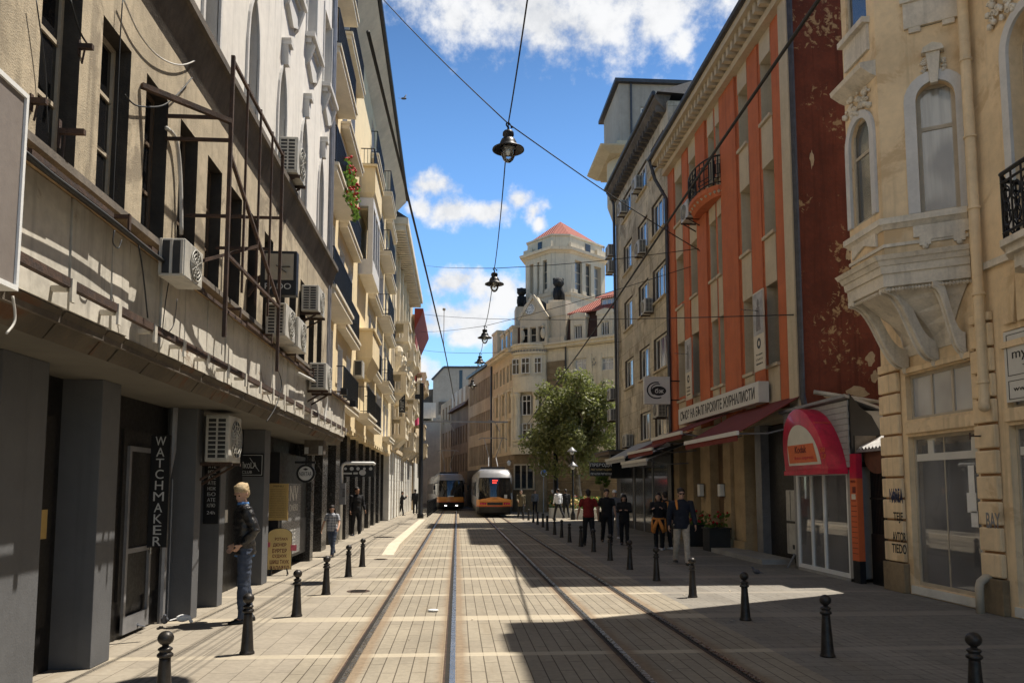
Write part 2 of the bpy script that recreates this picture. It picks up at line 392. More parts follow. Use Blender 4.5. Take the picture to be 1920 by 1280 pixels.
M['pigeon_white'] = mat('white_feathers', (0.78, 0.77, 0.75), 0.8, 0.08, 14, 0.1)
M['pigeon_grey'] = mat('slate_feathers', (0.075, 0.08, 0.095), 0.7, 0.4, 14, 0.1)
M['flower_red'] = mat('red_petals', (0.42, 0.015, 0.02), 0.7, 0.3, 20, 0)
M['flower_yellow'] = mat('yellow_petals', (0.65, 0.40, 0.06), 0.7, 0.3, 20, 0)
M['pot'] = mat('dark_planter', (0.02, 0.02, 0.02), 0.6, 0.3, 4, 0.1)
M['wall_lamp'] = mat('frosted_lamp', (0.75, 0.76, 0.75), 0.4, 0.05, 4, 0)
M['glass'] = glassmat('window_glass', (0.06, 0.062, 0.062), 0.1)
M['glass_grey'] = glassmat('dusty_window_glass', (0.16, 0.16, 0.15), 0.18, 0.02)
M['glass_dark'] = glassmat('dark_window_glass', (0.012, 0.012, 0.013), 0.05); M['glass_dark'].node_tree.nodes['Principled BSDF'].inputs['IOR'].default_value = 1.6
M['glass_curtain'] = glassmat('curtained_window_glass', (0.05, 0.05, 0.055), 0.06, 0.03, (0.35, 0.34, 0.31))
M['glass_milk'] = glassmat('milky_window_glass', (0.34, 0.35, 0.37), 0.15, 0.02)
M['glass_clear'] = clearglass('shop_glass', (0.86, 0.88, 0.88), 2.4, 0.24)
M['lamp_glass'] = clearglass('lamp_glass', (0.9, 0.92, 0.92), 1.6)
M['plaid'] = None
M['frame_white'] = mat('white_window_frame', (0.70, 0.68, 0.64), 0.6, 0.1, 4, 0.05)
M['frame_brown'] = mat('brown_window_frame', (0.13, 0.09, 0.06), 0.7, 0.2, 4, 0.05)
M['frame_dark'] = mat('dark_window_frame', (0.05, 0.045, 0.04), 0.6, 0.2, 4, 0.05)
M['frame_cream'] = mat('cream_window_frame', (0.48, 0.41, 0.31), 0.7, 0.15, 4, 0.05)
M['red_led'] = emis('red_led', (1.0, 0.08, 0.05), 1.2)
M['head_lamp'] = emis('tram_headlamp', (1, 0.97, 0.9), 2.5)
M['tail_lamp'] = mat('tram_tail_lamp', (0.55, 0.02, 0.10), 0.25, 0.1, 4, 0)
def foliage(name, c1, c2):
    m, nt, b, oc = newmat(name)
    f = noise(nt, oc, 1.8, 3); g = noise(nt, oc, 23, 2)
    nt.links.new(mixc(nt, ramp(nt, mth(nt, 'ADD', mth(nt, 'MULTIPLY', f, 0.5), mth(nt, 'MULTIPLY', g, 0.5)), 0.35, 0.65), c1, c2), b.inputs['Base Color'])
    b.inputs['Roughness'].default_value = 0.55
    try:
        b.inputs['Subsurface Weight'].default_value = 0.0
    except Exception: pass
    tl = nn(nt, 'ShaderNodeBsdfTranslucent'); tl.inputs[0].default_value = (c2[0] * 1.3, c2[1] * 1.5, c2[2], 1)
    mx = nn(nt, 'ShaderNodeMixShader'); mx.inputs[0].default_value = 0.3
    out = nt.nodes['Material Output']
    nt.links.new(b.outputs[0], mx.inputs[1]); nt.links.new(tl.outputs[0], mx.inputs[2]); nt.links.new(mx.outputs[0], out.inputs[0])
    return m
M['leaf'] = foliage('tree_leaves', (0.05, 0.058, 0.018), (0.23, 0.23, 0.09))
M['leaf2'] = foliage('shrub_leaves', (0.04, 0.08, 0.015), (0.12, 0.19, 0.04))
def tilemat(name, c1, c2):
    m, nt, b, oc = newmat(name)
    w = nn(nt, 'ShaderNodeTexWave'); w.inputs['Scale'].default_value = 2.6; w.inputs['Distortion'].default_value = 0.3
    nt.links.new(oc, w.inputs['Vector'])
    n = noise(nt, oc, 5, 4)
    nt.links.new(mixc(nt, mth(nt, 'MULTIPLY', w.outputs['Fac'], n), c1, c2), b.inputs['Base Color'])
    b.inputs['Roughness'].default_value = 0.85
    bp = nn(nt, 'ShaderNodeBump'); bp.inputs['Strength'].default_value = 0.8; bp.inputs['Distance'].default_value = 0.06
    nt.links.new(w.outputs['Fac'], bp.inputs['Height']); nt.links.new(bp.outputs[0], b.inputs['Normal'])
    return m
M['red_tile'] = tilemat('red_roof_tiles', (0.30, 0.075, 0.05), (0.50, 0.19, 0.135))
def plaidmat():
    m, nt, b, oc = newmat('plaid_shirt')
    sp = nn(nt, 'ShaderNodeSeparateXYZ'); nt.links.new(oc, sp.inputs[0])
    a = mth(nt, 'PINGPONG', mth(nt, 'ADD', sp.outputs[0], sp.outputs[1]), 0.035); c = mth(nt, 'PINGPONG', sp.outputs[2], 0.035)
    k = mth(nt, 'ADD', mth(nt, 'GREATER_THAN', a, 0.022), mth(nt, 'GREATER_THAN', c, 0.022))
    nt.links.new(mixc(nt, mth(nt, 'MULTIPLY', k, 0.5), (0.42, 0.43, 0.46), (0.10, 0.11, 0.14)), b.inputs['Base Color']); b.inputs['Roughness'].default_value = 0.85
    return m
M['plaid'] = plaidmat()

# ---------------------------------------------------------------- camera, sun, sky
cam = bpy.data.cameras.new('camera'); co = bpy.data.objects.new('camera', cam); COL.objects.link(co)
cam.sensor_width = 36; cam.lens = CF / 1920 * 36; cam.shift_y = CSH / 1920; cam.clip_end = 4000; cam.clip_start = 0.05
co.matrix_world = Matrix(((RT.x, UP.x, -FW.x, 0), (RT.y, UP.y, -FW.y, 0), (RT.z, UP.z, -FW.z, CH), (0, 0, 0, 1)))
S.camera = co
SUN = Vector((0.41, 0.2, 1.0)).normalized()
sl = bpy.data.lights.new('sun', 'SUN'); sl.energy = 5.0; sl.angle = R(0.5); sl.color = (1.0, 0.93, 0.82)
so = bpy.data.objects.new('sun', sl); COL.objects.link(so); so.rotation_euler = SUN.to_track_quat('Z', 'Y').to_euler()
W = bpy.data.worlds.new('World'); S.world = W; W.use_nodes = True
nt = W.node_tree; bg = nt.nodes['Background']
sky = nn(nt, 'ShaderNodeTexSky'); sky.sky_type = 'NISHITA'; sky.sun_disc = False
sky.sun_elevation = math.asin(SUN.z); sky.sun_rotation = math.atan2(SUN.x, SUN.y); sky.air_density = 1.2; sky.dust_density = 0.4; sky.ozone_density = 2.5; sky.altitude = 500
tc = nn(nt, 'ShaderNodeTexCoord'); gen = tc.outputs['Generated']
def vm(op, a, b):
    n = nt.nodes.new('ShaderNodeVectorMath'); n.operation = op
    for i, x in enumerate((a, b)):
        if x is None: continue
        if isinstance(x, (tuple, list, Vector)): n.inputs[i].default_value = tuple(x)
        else: nt.links.new(x, n.inputs[i])
    return n
nz = nn(nt, 'ShaderNodeTexNoise'); nz.inputs['Scale'].default_value = 9; nz.inputs['Detail'].default_value = 8; nz.inputs['Roughness'].default_value = 0.6
nt.links.new(gen, nz.inputs['Vector'])
warp = vm('MULTIPLY_ADD', nz.outputs['Color'], (0.055, 0.055, 0.055)); warp.inputs[2].default_value = (-0.0275, -0.0275, -0.0275)
wv = vm('ADD', gen, warp.outputs[0]).outputs[0]
blobs = [((1010, 25), 95, 40, .85), ((870, 38), 60, 34, .95), ((1130, 25), 110, 38, .75), ((1240, 30), 80, 50, .8), ((1290, 80), 40, 30, .7), ((960, 0), 230, 40, .75), ((1250, -120), 300, 130, 1.0),
         ((805, 350), 38, 20, .95), ((850, 395), 55, 24, 1), ((915, 398), 50, 22, 1), ((975, 368), 26, 18, .9), ((1008, 390), 22, 22, .85), ((1022, 408), 12, 22, .8), ((790, 385), 30, 14, .8),
         ((850, 528), 52, 22, 1), ((900, 545), 40, 20, .9), ((840, 590), 75, 32, 1), ((900, 600), 60, 40, 1), ((950, 560), 60, 40, .9), ((800, 610), 50, 26, .9), ((790, 705), 36, 26, 1), ((870, 630), 40, 20, .8), ((1030, 590), 60, 30, .8)]
acc = None
for (px, py), w, h, k in blobs:
    c = ray(px, py).normalized()
    d = vm('SUBTRACT', wv, c)
    e = vm('MULTIPLY', d.outputs[0], (CF / w, 3.0, CF / h))
    ln = vm('LENGTH', e.outputs[0], None).outputs['Value']
    v = mth(nt, 'MULTIPLY', mth(nt, 'SUBTRACT', 1.35, ln), k)
    acc = v if acc is None else mth(nt, 'SMOOTH_MAX', acc, v, 0.25)
nz2 = nn(nt, 'ShaderNodeTexNoise'); nz2.inputs['Scale'].default_value = 26; nz2.inputs['Detail'].default_value = 8; nz2.inputs['Roughness'].default_value = 0.62
nt.links.new(gen, nz2.inputs['Vector'])
big = nn(nt, 'ShaderNodeTexNoise'); big.inputs['Scale'].default_value = 2.2; big.inputs['Detail'].default_value = 7; nt.links.new(gen, big.inputs['Vector'])
sep = nn(nt, 'ShaderNodeSeparateXYZ'); nt.links.new(gen, sep.inputs[0])
away = ramp(nt, sep.outputs[1], 0.35, 0.6, 1.0, 0.0)                 # loose cloud field over the rest of the sky dome
gencl = mth(nt, 'MULTIPLY', ramp(nt, big.outputs['Fac'], 0.56, 0.68), mth(nt, 'MULTIPLY', away, 0.6))
den = mth(nt, 'ADD', acc, mth(nt, 'MULTIPLY', mth(nt, 'SUBTRACT', nz2.outputs['Fac'], 0.5), 2.5))
den = mth(nt, 'MAXIMUM', ramp(nt, den, 0.0, 0.95), gencl)
shade = ramp(nt, mth(nt, 'ADD', mth(nt, 'MULTIPLY', nz2.outputs['Fac'], 0.6), mth(nt, 'MULTIPLY', nz.outputs['Fac'], 0.6)), 0.42, 0.72)
hs = nn(nt, 'ShaderNodeHueSaturation'); hs.inputs['Saturation'].default_value = 1.1; hs.inputs['Value'].default_value = 1.0; nt.links.new(sky.outputs[0], hs.inputs['Color'])
CLOUD = (12.6, 12.7, 12.9); CLOUD2 = (9.0, 9.3, 9.8)
ccol = mixc(nt, shade, CLOUD2, CLOUD)
grade = ramp(nt, sep.outputs[2], 0.25, 0.8, 2.3, 0.5)                # deep blue zenith, brighter lower sky
tnt = vm('MULTIPLY', hs.outputs[0], (0.80, 1.0, 1.16))
gr = vm('SCALE', tnt.outputs[0], None); nt.links.new(grade, gr.inputs['Scale'])
skyc = mixc(nt, den, gr.outputs[0], ccol)
nt.links.new(skyc, bg.inputs['Color']); bg.inputs['Strength'].default_value = 0.052
S.view_settings.view_transform = 'Standard'; S.view_settings.look = 'None'; S.view_settings.exposure = 0.55; S.view_settings.gamma = 1.0
S.render.engine = 'CYCLES'
S.cycles.max_bounces = 5; S.cycles.diffuse_bounces = 3; S.cycles.glossy_bounces = 2; S.cycles.transparent_max_bounces = 8
# ================================================================ GROUND
YB0 = gZ(860, 1226)[1]; BS = (gZ(860, 1062)[1] - YB0) / 4.0
def groundmat(name, c, kind):
    m, nt, b, oc = newmat(name)
    sp = nn(nt, 'ShaderNodeSeparateXYZ'); nt.links.new(oc, sp.inputs[0]); x, y = sp.outputs[0], sp.outputs[1]
    n1 = noise(nt, oc, 0.9, 6, 0.6); n2 = noise(nt, oc, 14, 5, 0.65); n3 = noise(nt, scaled(nt, oc, (3.0, 0.25, 1)), 1.2, 5, 0.6)
    br = nn(nt, 'ShaderNodeTexBrick'); br.offset = 0.5 if kind == 'track' else 0.0
    cb = nn(nt, 'ShaderNodeCombineXYZ')
    if kind == 'track':
        nt.links.new(y, cb.inputs[0]); nt.links.new(x, cb.inputs[1])
        br.inputs['Brick Width'].default_value = 0.8; br.inputs['Row Height'].default_value = 0.146; br.inputs['Mortar Size'].default_value = 0.0065
    elif kind == 'left':
        nt.links.new(y, cb.inputs[0]); nt.links.new(x, cb.inputs[1])
        br.inputs['Brick Width'].default_value = 0.6; br.inputs['Row Height'].default_value = 0.3; br.inputs['Mortar Size'].default_value = 0.004; br.offset = 0.5
    else:
        nt.links.new(x, cb.inputs[0]); nt.links.new(y, cb.inputs[1])
        br.inputs['Brick Width'].default_value = 0.4; br.inputs['Row Height'].default_value = 0.2; br.inputs['Mortar Size'].default_value = 0.004; br.offset = 0.5
    br.inputs['Scale'].default_value = 1.0; br.inputs['Mortar Smooth'].default_value = 0.3
    br.inputs['Color1'].default_value = (0.93, 0.93, 0.93, 1); br.inputs['Color2'].default_value = (1.05, 1.05, 1.04, 1); br.inputs['Mortar'].default_value = (0.33, 0.31, 0.29, 1)
    nt.links.new(cb.outputs[0], br.inputs['Vector'])
    f = ramp(nt, mth(nt, 'ADD', mth(nt, 'MULTIPLY', n1, 0.5), mth(nt, 'MULTIPLY', n2, 0.5)), 0.32, 0.68)
    col = mixc(nt, f, tuple(k * 0.82 for k in c), tuple(k * 1.14 for k in c))
    col = mixc(nt, ramp(nt, n3, 0.52, 0.72, 0, 0.4), col, (c[0] * 0.72, c[1] * 0.66, c[2] * 0.58))
    brc = br.outputs['Color']
    t = mth(nt, 'ABSOLUTE', mth(nt, 'SUBTRACT', mth(nt, 'FRACT', mth(nt, 'DIVIDE', mth(nt, 'SUBTRACT', y, YB0 - 0.0), 2 * BS)), 0.5))
    yb = mth(nt, 'ADD', mth(nt, 'LESS_THAN', t, 0.19 / (2 * BS)), mth(nt, 'GREATER_THAN', t, 0.5 - 0.09 / (2 * BS)), clamp=True)
    brc = mixc(nt, mth(nt, 'MULTIPLY', yb, 0.85), brc, (1.03, 1.02, 1.0))
    bandc = (0.44, 0.385, 0.295) if kind != 'right' else (c[0] * 1.45, c[1] * 1.42, c[2] * 1.38)
    bandv = mixc(nt, f, tuple(k * 0.88 for k in bandc), bandc)
    col = mixc(nt, mth(nt, 'MULTIPLY', yb, 0.9 if kind == 'track' else 0.6), col, bandv)
    hgt = br.outputs['Fac']
    if kind == 'track':
        dr = None
        for rx in (-1.055, -0.04, 1.81, 2.81):
            q = mth(nt, 'ABSOLUTE', mth(nt, 'SUBTRACT', x, rx)); dr = q if dr is None else mth(nt, 'MINIMUM', dr, q)
        edge = mth(nt, 'ADD', dr, mth(nt, 'MULTIPLY', mth(nt, 'SUBTRACT', n1, 0.5), 0.14))
        col = mixc(nt, ramp(nt, edge, 0.09, 0.20, 0.6, 0.0), col, mixc(nt, n2, (0.10, 0.065, 0.04), (0.34, 0.24, 0.15)))
        brc = mixc(nt, mth(nt, 'LESS_THAN', dr, 0.12), brc, (0.95, 0.93, 0.9))
    if kind == 'left':
        inz = mth(nt, 'LESS_THAN', mth(nt, 'ABSOLUTE', mth(nt, 'SUBTRACT', x, -2.78)), 0.26)
        ln = mth(nt, 'GREATER_THAN', mth(nt, 'PINGPONG', x, 0.05), 0.03)
        col = mixc(nt, mth(nt, 'MULTIPLY', mth(nt, 'MULTIPLY', inz, ln), 0.55), col, tuple(k * 0.45 for k in c))
    if kind == 'right':
        inz = mth(nt, 'LESS_THAN', mth(nt, 'ABSOLUTE', mth(nt, 'SUBTRACT', x, 4.7)), 0.25)
        ln = mth(nt, 'GREATER_THAN', mth(nt, 'PINGPONG', x, 0.05), 0.03)
        col = mixc(nt, mth(nt, 'MULTIPLY', inz, mth(nt, 'ADD', 0.2, mth(nt, 'MULTIPLY', ln, 0.3))), col, tuple(min(1, k * 1.35) for k in c))
    fin = mixc(nt, 1.0, col, brc, 'MULTIPLY')
    # spots of old gum and dirt
    vo = nn(nt, 'ShaderNodeTexVoronoi'); vo.inputs['Scale'].default_value = 2.3; nt.links.new(oc, vo.inputs['Vector'])
    fin = mixc(nt, ramp(nt, vo.outputs['Distance'], 0.03, 0.055, 0.45, 0.0), fin, tuple(k * 0.35 for k in c))
    nt.links.new(fin, b.inputs['Base Color']); b.inputs['Roughness'].default_value = 0.85; b.inputs['Specular IOR Level'].default_value = 0.25
    bp = nn(nt, 'ShaderNodeBump'); bp.inputs['Strength'].default_value = 0.5; bp.inputs['Distance'].default_value = 0.012
    nt.links.new(mth(nt, 'SUBTRACT', mth(nt, 'MULTIPLY', n2, 0.6), hgt), bp.inputs['Height']); nt.links.new(bp.outputs[0], b.inputs['Normal'])
    return m
M['track_bed'] = groundmat('tram_bed_pavers', (0.275, 0.24, 0.185), 'track')
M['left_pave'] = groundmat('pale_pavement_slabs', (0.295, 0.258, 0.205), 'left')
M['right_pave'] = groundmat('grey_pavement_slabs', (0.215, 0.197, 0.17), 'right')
M['asphalt'] = mat('grey_ground', (0.22, 0.21, 0.19), 0.9, 0.2, 0.5, 0.2)
M['kerb'] = mat('pale_kerb_stone', (0.55, 0.48, 0.37), 0.85, 0.15, 3, 0.15)
def sheet(name, x0, x1, y0, y1, z, m):
    b = MB(); b.poly([(x0, y0, z), (x1, y0, z), (x1, y1, z), (x0, y1, z)])
    return tag(b.build(name, m), kind='structure')
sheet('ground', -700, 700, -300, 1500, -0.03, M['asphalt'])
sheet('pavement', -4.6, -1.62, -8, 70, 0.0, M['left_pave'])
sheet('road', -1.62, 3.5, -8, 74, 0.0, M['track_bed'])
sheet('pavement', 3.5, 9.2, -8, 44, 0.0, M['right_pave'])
sheet('square', 3.5, 34, 44, 74, 0.0, M['left_pave'])
b = MB()                                   # raised tram stop platform along the left pavement
ends = [(21.9, 0.005), (24.2, 0.14), (43.5, 0.14), (46.5, 0.005)]
for (ya, za), (yb_, zb) in zip(ends, ends[1:]):
    for xa, xb, mi in ((-3.55, -2.02, 0), (-2.02, -1.70, 1)):
        b.mi = mi
        b.loft([[(xa, ya, za), (xb, ya, za), (xb, ya, -0.02), (xa, ya, -0.02)], [(xa, yb_, zb), (xb, yb_, zb), (xb, yb_, -0.02), (xa, yb_, -0.02)]])
tag(b.build('platform', [M['left_pave'], M['kerb']]), kind='structure')

def track(label, xl, xr, rusty):
    t = thing('tram_track', label, 'tram track', ((xl + xr) / 2, 0, 0))
    for cx in (xl, xr):
        path = [(cx, -8), (cx, 64), (cx - 0.7, 72), (cx - 2.4, 84), (cx - 6, 104)]
        def strip(o0, o1, z0, z1):
            q = MB(); q.loft([[(px_ + o0, py_, z0), (px_ + o1, py_, z0), (px_ + o1, py_, z1), (px_ + o0, py_, z1)] for px_, py_ in path]); return q
        r = strip(-0.022, 0.034, -0.02, 0.010).build('rail', M['steel'], t)
        strip(-0.064, -0.022, -0.02, 0.003).build('groove', M['groove'], r)
        strip(-0.080, -0.064, -0.02, 0.008).build('guard_lip', M['rust'], r)
track('tram track on the left, in full sun, leading to the far tram', -1.055, -0.04, 0)
track('tram track on the right, mostly in building shade, under the nearer tram', 1.81, 2.81, 0)

# ---------------------------------------------------------------- bollards
def make_bollard(label):
    t = thing('bollard', label, 'bollard')
    MB().lathe((0, 0, 0), [(0.001, 0), (0.085, 0), (0.085, 0.02), (0.078, 0.03), (0.072, 0.05), (0.047, 0.47), (0.046, 0.5)], 20).build('post', M['bollard'], t, True)
    MB().lathe((0, 0, 0), [(0.05, 0.5), (0.066, 0.512), (0.066, 0.53), (0.05, 0.545), (0.044, 0.555), (0.058, 0.568), (0.06, 0.58), (0.045, 0.592), (0.028, 0.6), (0.026, 0.612)], 20).build('collar', M['bollard'], t, True)
    MB().ball((0, 0, 0.672), 0.066, n=18).build('ball', M['bollard'], t, True)
    return t
LB = [(305, 1338, 'black ball-topped bollard at the left foot of the picture, cut by its lower edge'), (463, 1225, 'black bollard standing in front of the blond person in the leather jacket'),
      (556, 1155, 'third black bollard on the sunny left side, nearest the yellow pavement board'), (611, 1114, 'black bollard on the sunny side beside the girl in the plaid shirt, below her feet'),
      (653, 1081, 'black bollard second from the raised stop platform on the sunny left side'), (679, 1062, 'farthest black bollard of the sunny left row, next to the ramp of the stop platform')]
RB = [(1832, 1342, 'black bollard at the lower right corner of the picture, cut by the edge'), (1552, 1230, 'black bollard in the shade in front of the apricot corner shop, wholly in view'),
      (1398, 1162, 'black bollard just below the thin sunlit wedge on the right pavement'), (1299, 1119, 'black bollard with a glinting ball standing in the sunlit wedge on the right'),
      (1231, 1088, 'black bollard left of the feet of the man in beige trousers'), (1181, 1067, 'black bollard below the person looking at a phone'),
      (1144, 1050, 'black bollard in front of the person in black T-shirt'), (1113, 1034, 'black bollard in front of the person in red T-shirt'),
      (1089, 1024, 'black bollard just left of the legs of the person in red T-shirt'), (1068, 1016, 'black bollard two places beyond the person in red, in the shade'),
      (1053, 1007, 'black bollard right of the edge of building shade, third beyond the red T-shirt'), (1040, 1002, 'black bollard below the group of three people, nearer of two'),
      (1026, 994, 'black bollard below the group of three people, farther of two'), (1018, 988, 'small black bollard at the far edge of the shade on the right'),
      (1008, 983, 'small black bollard in the far sunshine, third from the end of the row'), (1000, 979, 'small black bollard in the far sunshine, second from the end of the row'), (991, 975, 'last small black bollard of the row, close to the nearer tram')]
bol0 = None
for lst, grp in ((LB, 'bollards along the left pavement edge'), (RB, 'bollards along the right pavement edge')):
    for px, py, lab in lst:
        p = gZ(px, py)
        if bol0 is None: bol0 = o = make_bollard(lab); o.scale = (.95, .95, .88)
        else: o = dup(bol0, label=lab)
        o.location = (p.x, p.y, 0); o['group'] = grp; o.rotation_euler = (R(random.uniform(-.8, .8)), R(random.uniform(-.8, .8)), random.uniform(0, 6))

# ================================================================ shared facade pieces
def window(F, u0, u1, v0, v1, d, parent, nu=2, nv=1, fw=0.05, frame='frame_white', glass='glass', th=0.06, vs=None):
    b = MB(); g = MB()
    b.box(F, u0, u0 + fw, v0, v1, d, d - th); b.box(F, u1 - fw, u1, v0, v1, d, d - th)
    b.box(F, u0 + fw, u1 - fw, v0, v0 + fw, d, d - th); b.box(F, u0 + fw, u1 - fw, v1 - fw, v1, d, d - th)
    us = [u0 + fw + (u1 - u0 - 2 * fw) * k / nu for k in range(nu + 1)]
    vv = [v0 + fw] + [v0 + (v1 - v0) * q for q in (vs if vs else [k / nv for k in range(1, nv)])] + [v1 - fw]
    for k in range(1, nu): b.box(F, us[k] - fw * .5, us[k] + fw * .5, v0 + fw, v1 - fw, d - 0.004, d - th + 0.004)
    for q in vv[1:-1]: b.box(F, u0 + fw, u1 - fw, q - fw * .5, q + fw * .5, d - 0.008, d - th + 0.008)
    g.box(F, u0 + fw * .6, u1 - fw * .6, v0 + fw * .6, v1 - fw * .6, d - 0.025, d - 0.04)
    o = b.build('window', M[frame], parent)
    g.build('pane', M[glass], o)
    return o
def arch_pts(uc, hw, vs, h, n=10, pointed=False):
    pts = []
    for k in range(n + 1):
        if pointed:
            a = k / n
            s_ = abs(2 * a - 1); pts.append((uc - hw + 2 * hw * a, vs + h * math.sqrt(max(0, 1 - ((s_ * 0.5 + 0.5) ** 2)) / 0.75) if True else 0))
        else:
            t = math.pi * (1 - k / n); pts.append((uc + hw * math.cos(t), vs + h * math.sin(t)))
    return pts
def arch_fill(b, F, u0, u1, vs, vt, d0, d1, h=None, pointed=False):
    uc, hw = (u0 + u1) / 2, (u1 - u0) / 2; h = (vt - vs) if h is None else h
    p = arch_pts(uc, hw, vs, h, 12, pointed)
    mid = len(p) // 2
    b.prism(F, [(u0, vt + 0.01)] + p[:mid + 1] + [(uc, vt + 0.01)], d0, d1)
    b.prism(F, p[mid:] + [(u1, vt + 0.01), (uc, vt + 0.01)], d0, d1)
def arch_trim(b, F, u0, u1, v0, vs, h, w, d0, d1, pointed=False):
    uc, hw = (u0 + u1) / 2, (u1 - u0) / 2
    inn = [(u0, v0)] + arch_pts(uc, hw, vs, h, 12, pointed) + [(u1, v0)]
    out = [(u0 - w, v0)] + arch_pts(uc, hw + w, vs, h + w, 12, pointed) + [(u1 + w, v0)]
    for k in range(len(inn) - 1): b.prism(F, [inn[k], inn[k + 1], out[k + 1], out[k]], d0, d1)
def ac_unit(F, u, v, d, w, h, dep, label, end=-1, brk=True, group='air conditioners on the facades', angle=True, fan=True, slats=True):
    t = thing('air_conditioner', label, 'air conditioner', F(u + w / 2, v, d), group)
    MB().box(F, u, u + w, v, v + h, d, d + dep).build('casing', M['ac_case'], t, bevel=0.012)
    ue = u if end < 0 else u + w; s = -1 if end < 0 else 1
    c = MB(); c.box(F, ue, ue + s * 0.006, v + h * .07, v + h * .93, d + dep * .12, d + dep * .88); o = c.build('coil', M['ac_dark'], t)
    c = MB(); n = 9 if slats else 0
    for k in range(n + 1 if slats else 0):
        vv = v + h * .07 + h * .86 * k / n; c.box(F, ue + s * 0.006, ue + s * 0.016, vv - .008, vv + .008, d + dep * .10, d + dep * .90)
    for q in (.10, .5, .90): c.box(F, ue + s * 0.004, ue + s * 0.02, v + h * .05, v + h * .95, d + dep * q - .012, d + dep * q + .012)
    c.build('slats', M['ac_case'], o)
    if fan:
        cu, cv, rr = u + w * .36 if end > 0 else u + w * .58, v + h * .5, h * .41
        f = MB(); f.prism(F, [(cu + rr * math.cos(k * math.pi / 10), cv + rr * math.sin(k * math.pi / 10)) for k in range(20)], d + dep, d + dep + .005); f = f.build('fan_opening', M['ac_dark'], t)
        g = MB()
        for q in (1.0, .75, .5, .25):
            pts = [F(cu + rr * q * math.cos(k * math.pi / 12), cv + rr * q * math.sin(k * math.pi / 12), d + dep + .012) for k in range(25)]; g.tube(pts, .006, 4)
        for k in range(6):
            a = k * math.pi / 6; g.tube([F(cu + rr * math.cos(a), cv + rr * math.sin(a), d + dep + .012), F(cu - rr * math.cos(a), cv - rr * math.sin(a), d + dep + .012)], .005, 4)
        g.build('fan_guard', M['ac_case'], f)
    if brk:
        for q in (.15, .85):
            r = MB(); a = u + w * q
            r.box(F, a - .018, a + .018, v - .05, v - .004, d - .25, d + dep + .03)
            if angle: r.bar(F(a, v - .05, d + dep * .8), F(a, v - .32, d - .2), .03)
            r.build('bracket', M['rust'], t)
    return t
def railing(F, u0, u1, v0, v1, d, parent, ends=None, step=0.11, m='black_metal', r=0.009, name='railing'):
    b = MB(); b.bar(F(u0, v1, d), F(u1, v1, d), .04, .025); b.bar(F(u0, v0 + .06, d), F(u1, v0 + .06, d), .025)
    n = max(2, int((u1 - u0) / step))
    for k in range(n + 1):
        uu = u0 + (u1 - u0) * k / n; b.bar(F(uu, v0, d), F(uu, v1, d), .03 if k in (0, n) else r * 2)
    if ends is not None:
        for uu in (u0, u1):
            b.bar(F(uu, v1, d), F(uu, v1, ends), .04, .025); b.bar(F(uu, v0 + .06, d), F(uu, v0 + .06, ends), .025)
            k2 = max(1, int((d - ends) / step))
            for k in range(1, k2): b.bar(F(uu, v0, d - (d - ends) * k / k2), F(uu, v1, d - (d - ends) * k / k2), r * 2)
    return b.build(name, M[m], parent)
def cable(name, label, pts, r=0.012, m='cable', cat='cable', sag=0.0, group=None, n=14):
    P = [Vector(p) for p in pts]
    if len(P) == 2 and sag:
        a, c = P; P = [a.lerp(c, k / n) - Z_ * (sag * 4 * (k / n) * (1 - k / n)) for k in range(n + 1)]
    return tag(MB().tube(P, r, 5).build(name, M[m], None, True), label, cat, group)

# ================================================================ LEFT: OCHRE BUILDING WITH WHITE UPPER STOREYS
L = facing_right(-3.0)
G1 = thing('commercial_building', 'ochre shop building with white upper floors and a stained panelled canopy, left foreground', 'building', (-3.6, 8, 0))
YE = 18.45
wu = [(6.60 + .945 * k, 7.18 + .945 * k) for k in range(-3, 13) if k not in (-2,)]
holes = [(a, c, 4.24, 5.76) for a, c in wu if c < YE - .1]
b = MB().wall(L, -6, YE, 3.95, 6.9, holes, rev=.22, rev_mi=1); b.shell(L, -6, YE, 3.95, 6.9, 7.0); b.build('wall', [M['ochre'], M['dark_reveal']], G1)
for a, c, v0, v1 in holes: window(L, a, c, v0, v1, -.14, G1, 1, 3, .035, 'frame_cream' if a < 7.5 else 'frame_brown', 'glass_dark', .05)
b = MB(); b.prism(Fr((-3.0, 0, 0), X_, Y_), [(0, 6.36), (.15, 6.82), (.19, 6.84), (.19, 6.93), (0.0, 6.95), (-.04, 6.95), (-.04, 6.36)], -6, YE + .08)
b.build('cornice', M['concrete_dark'], G1)
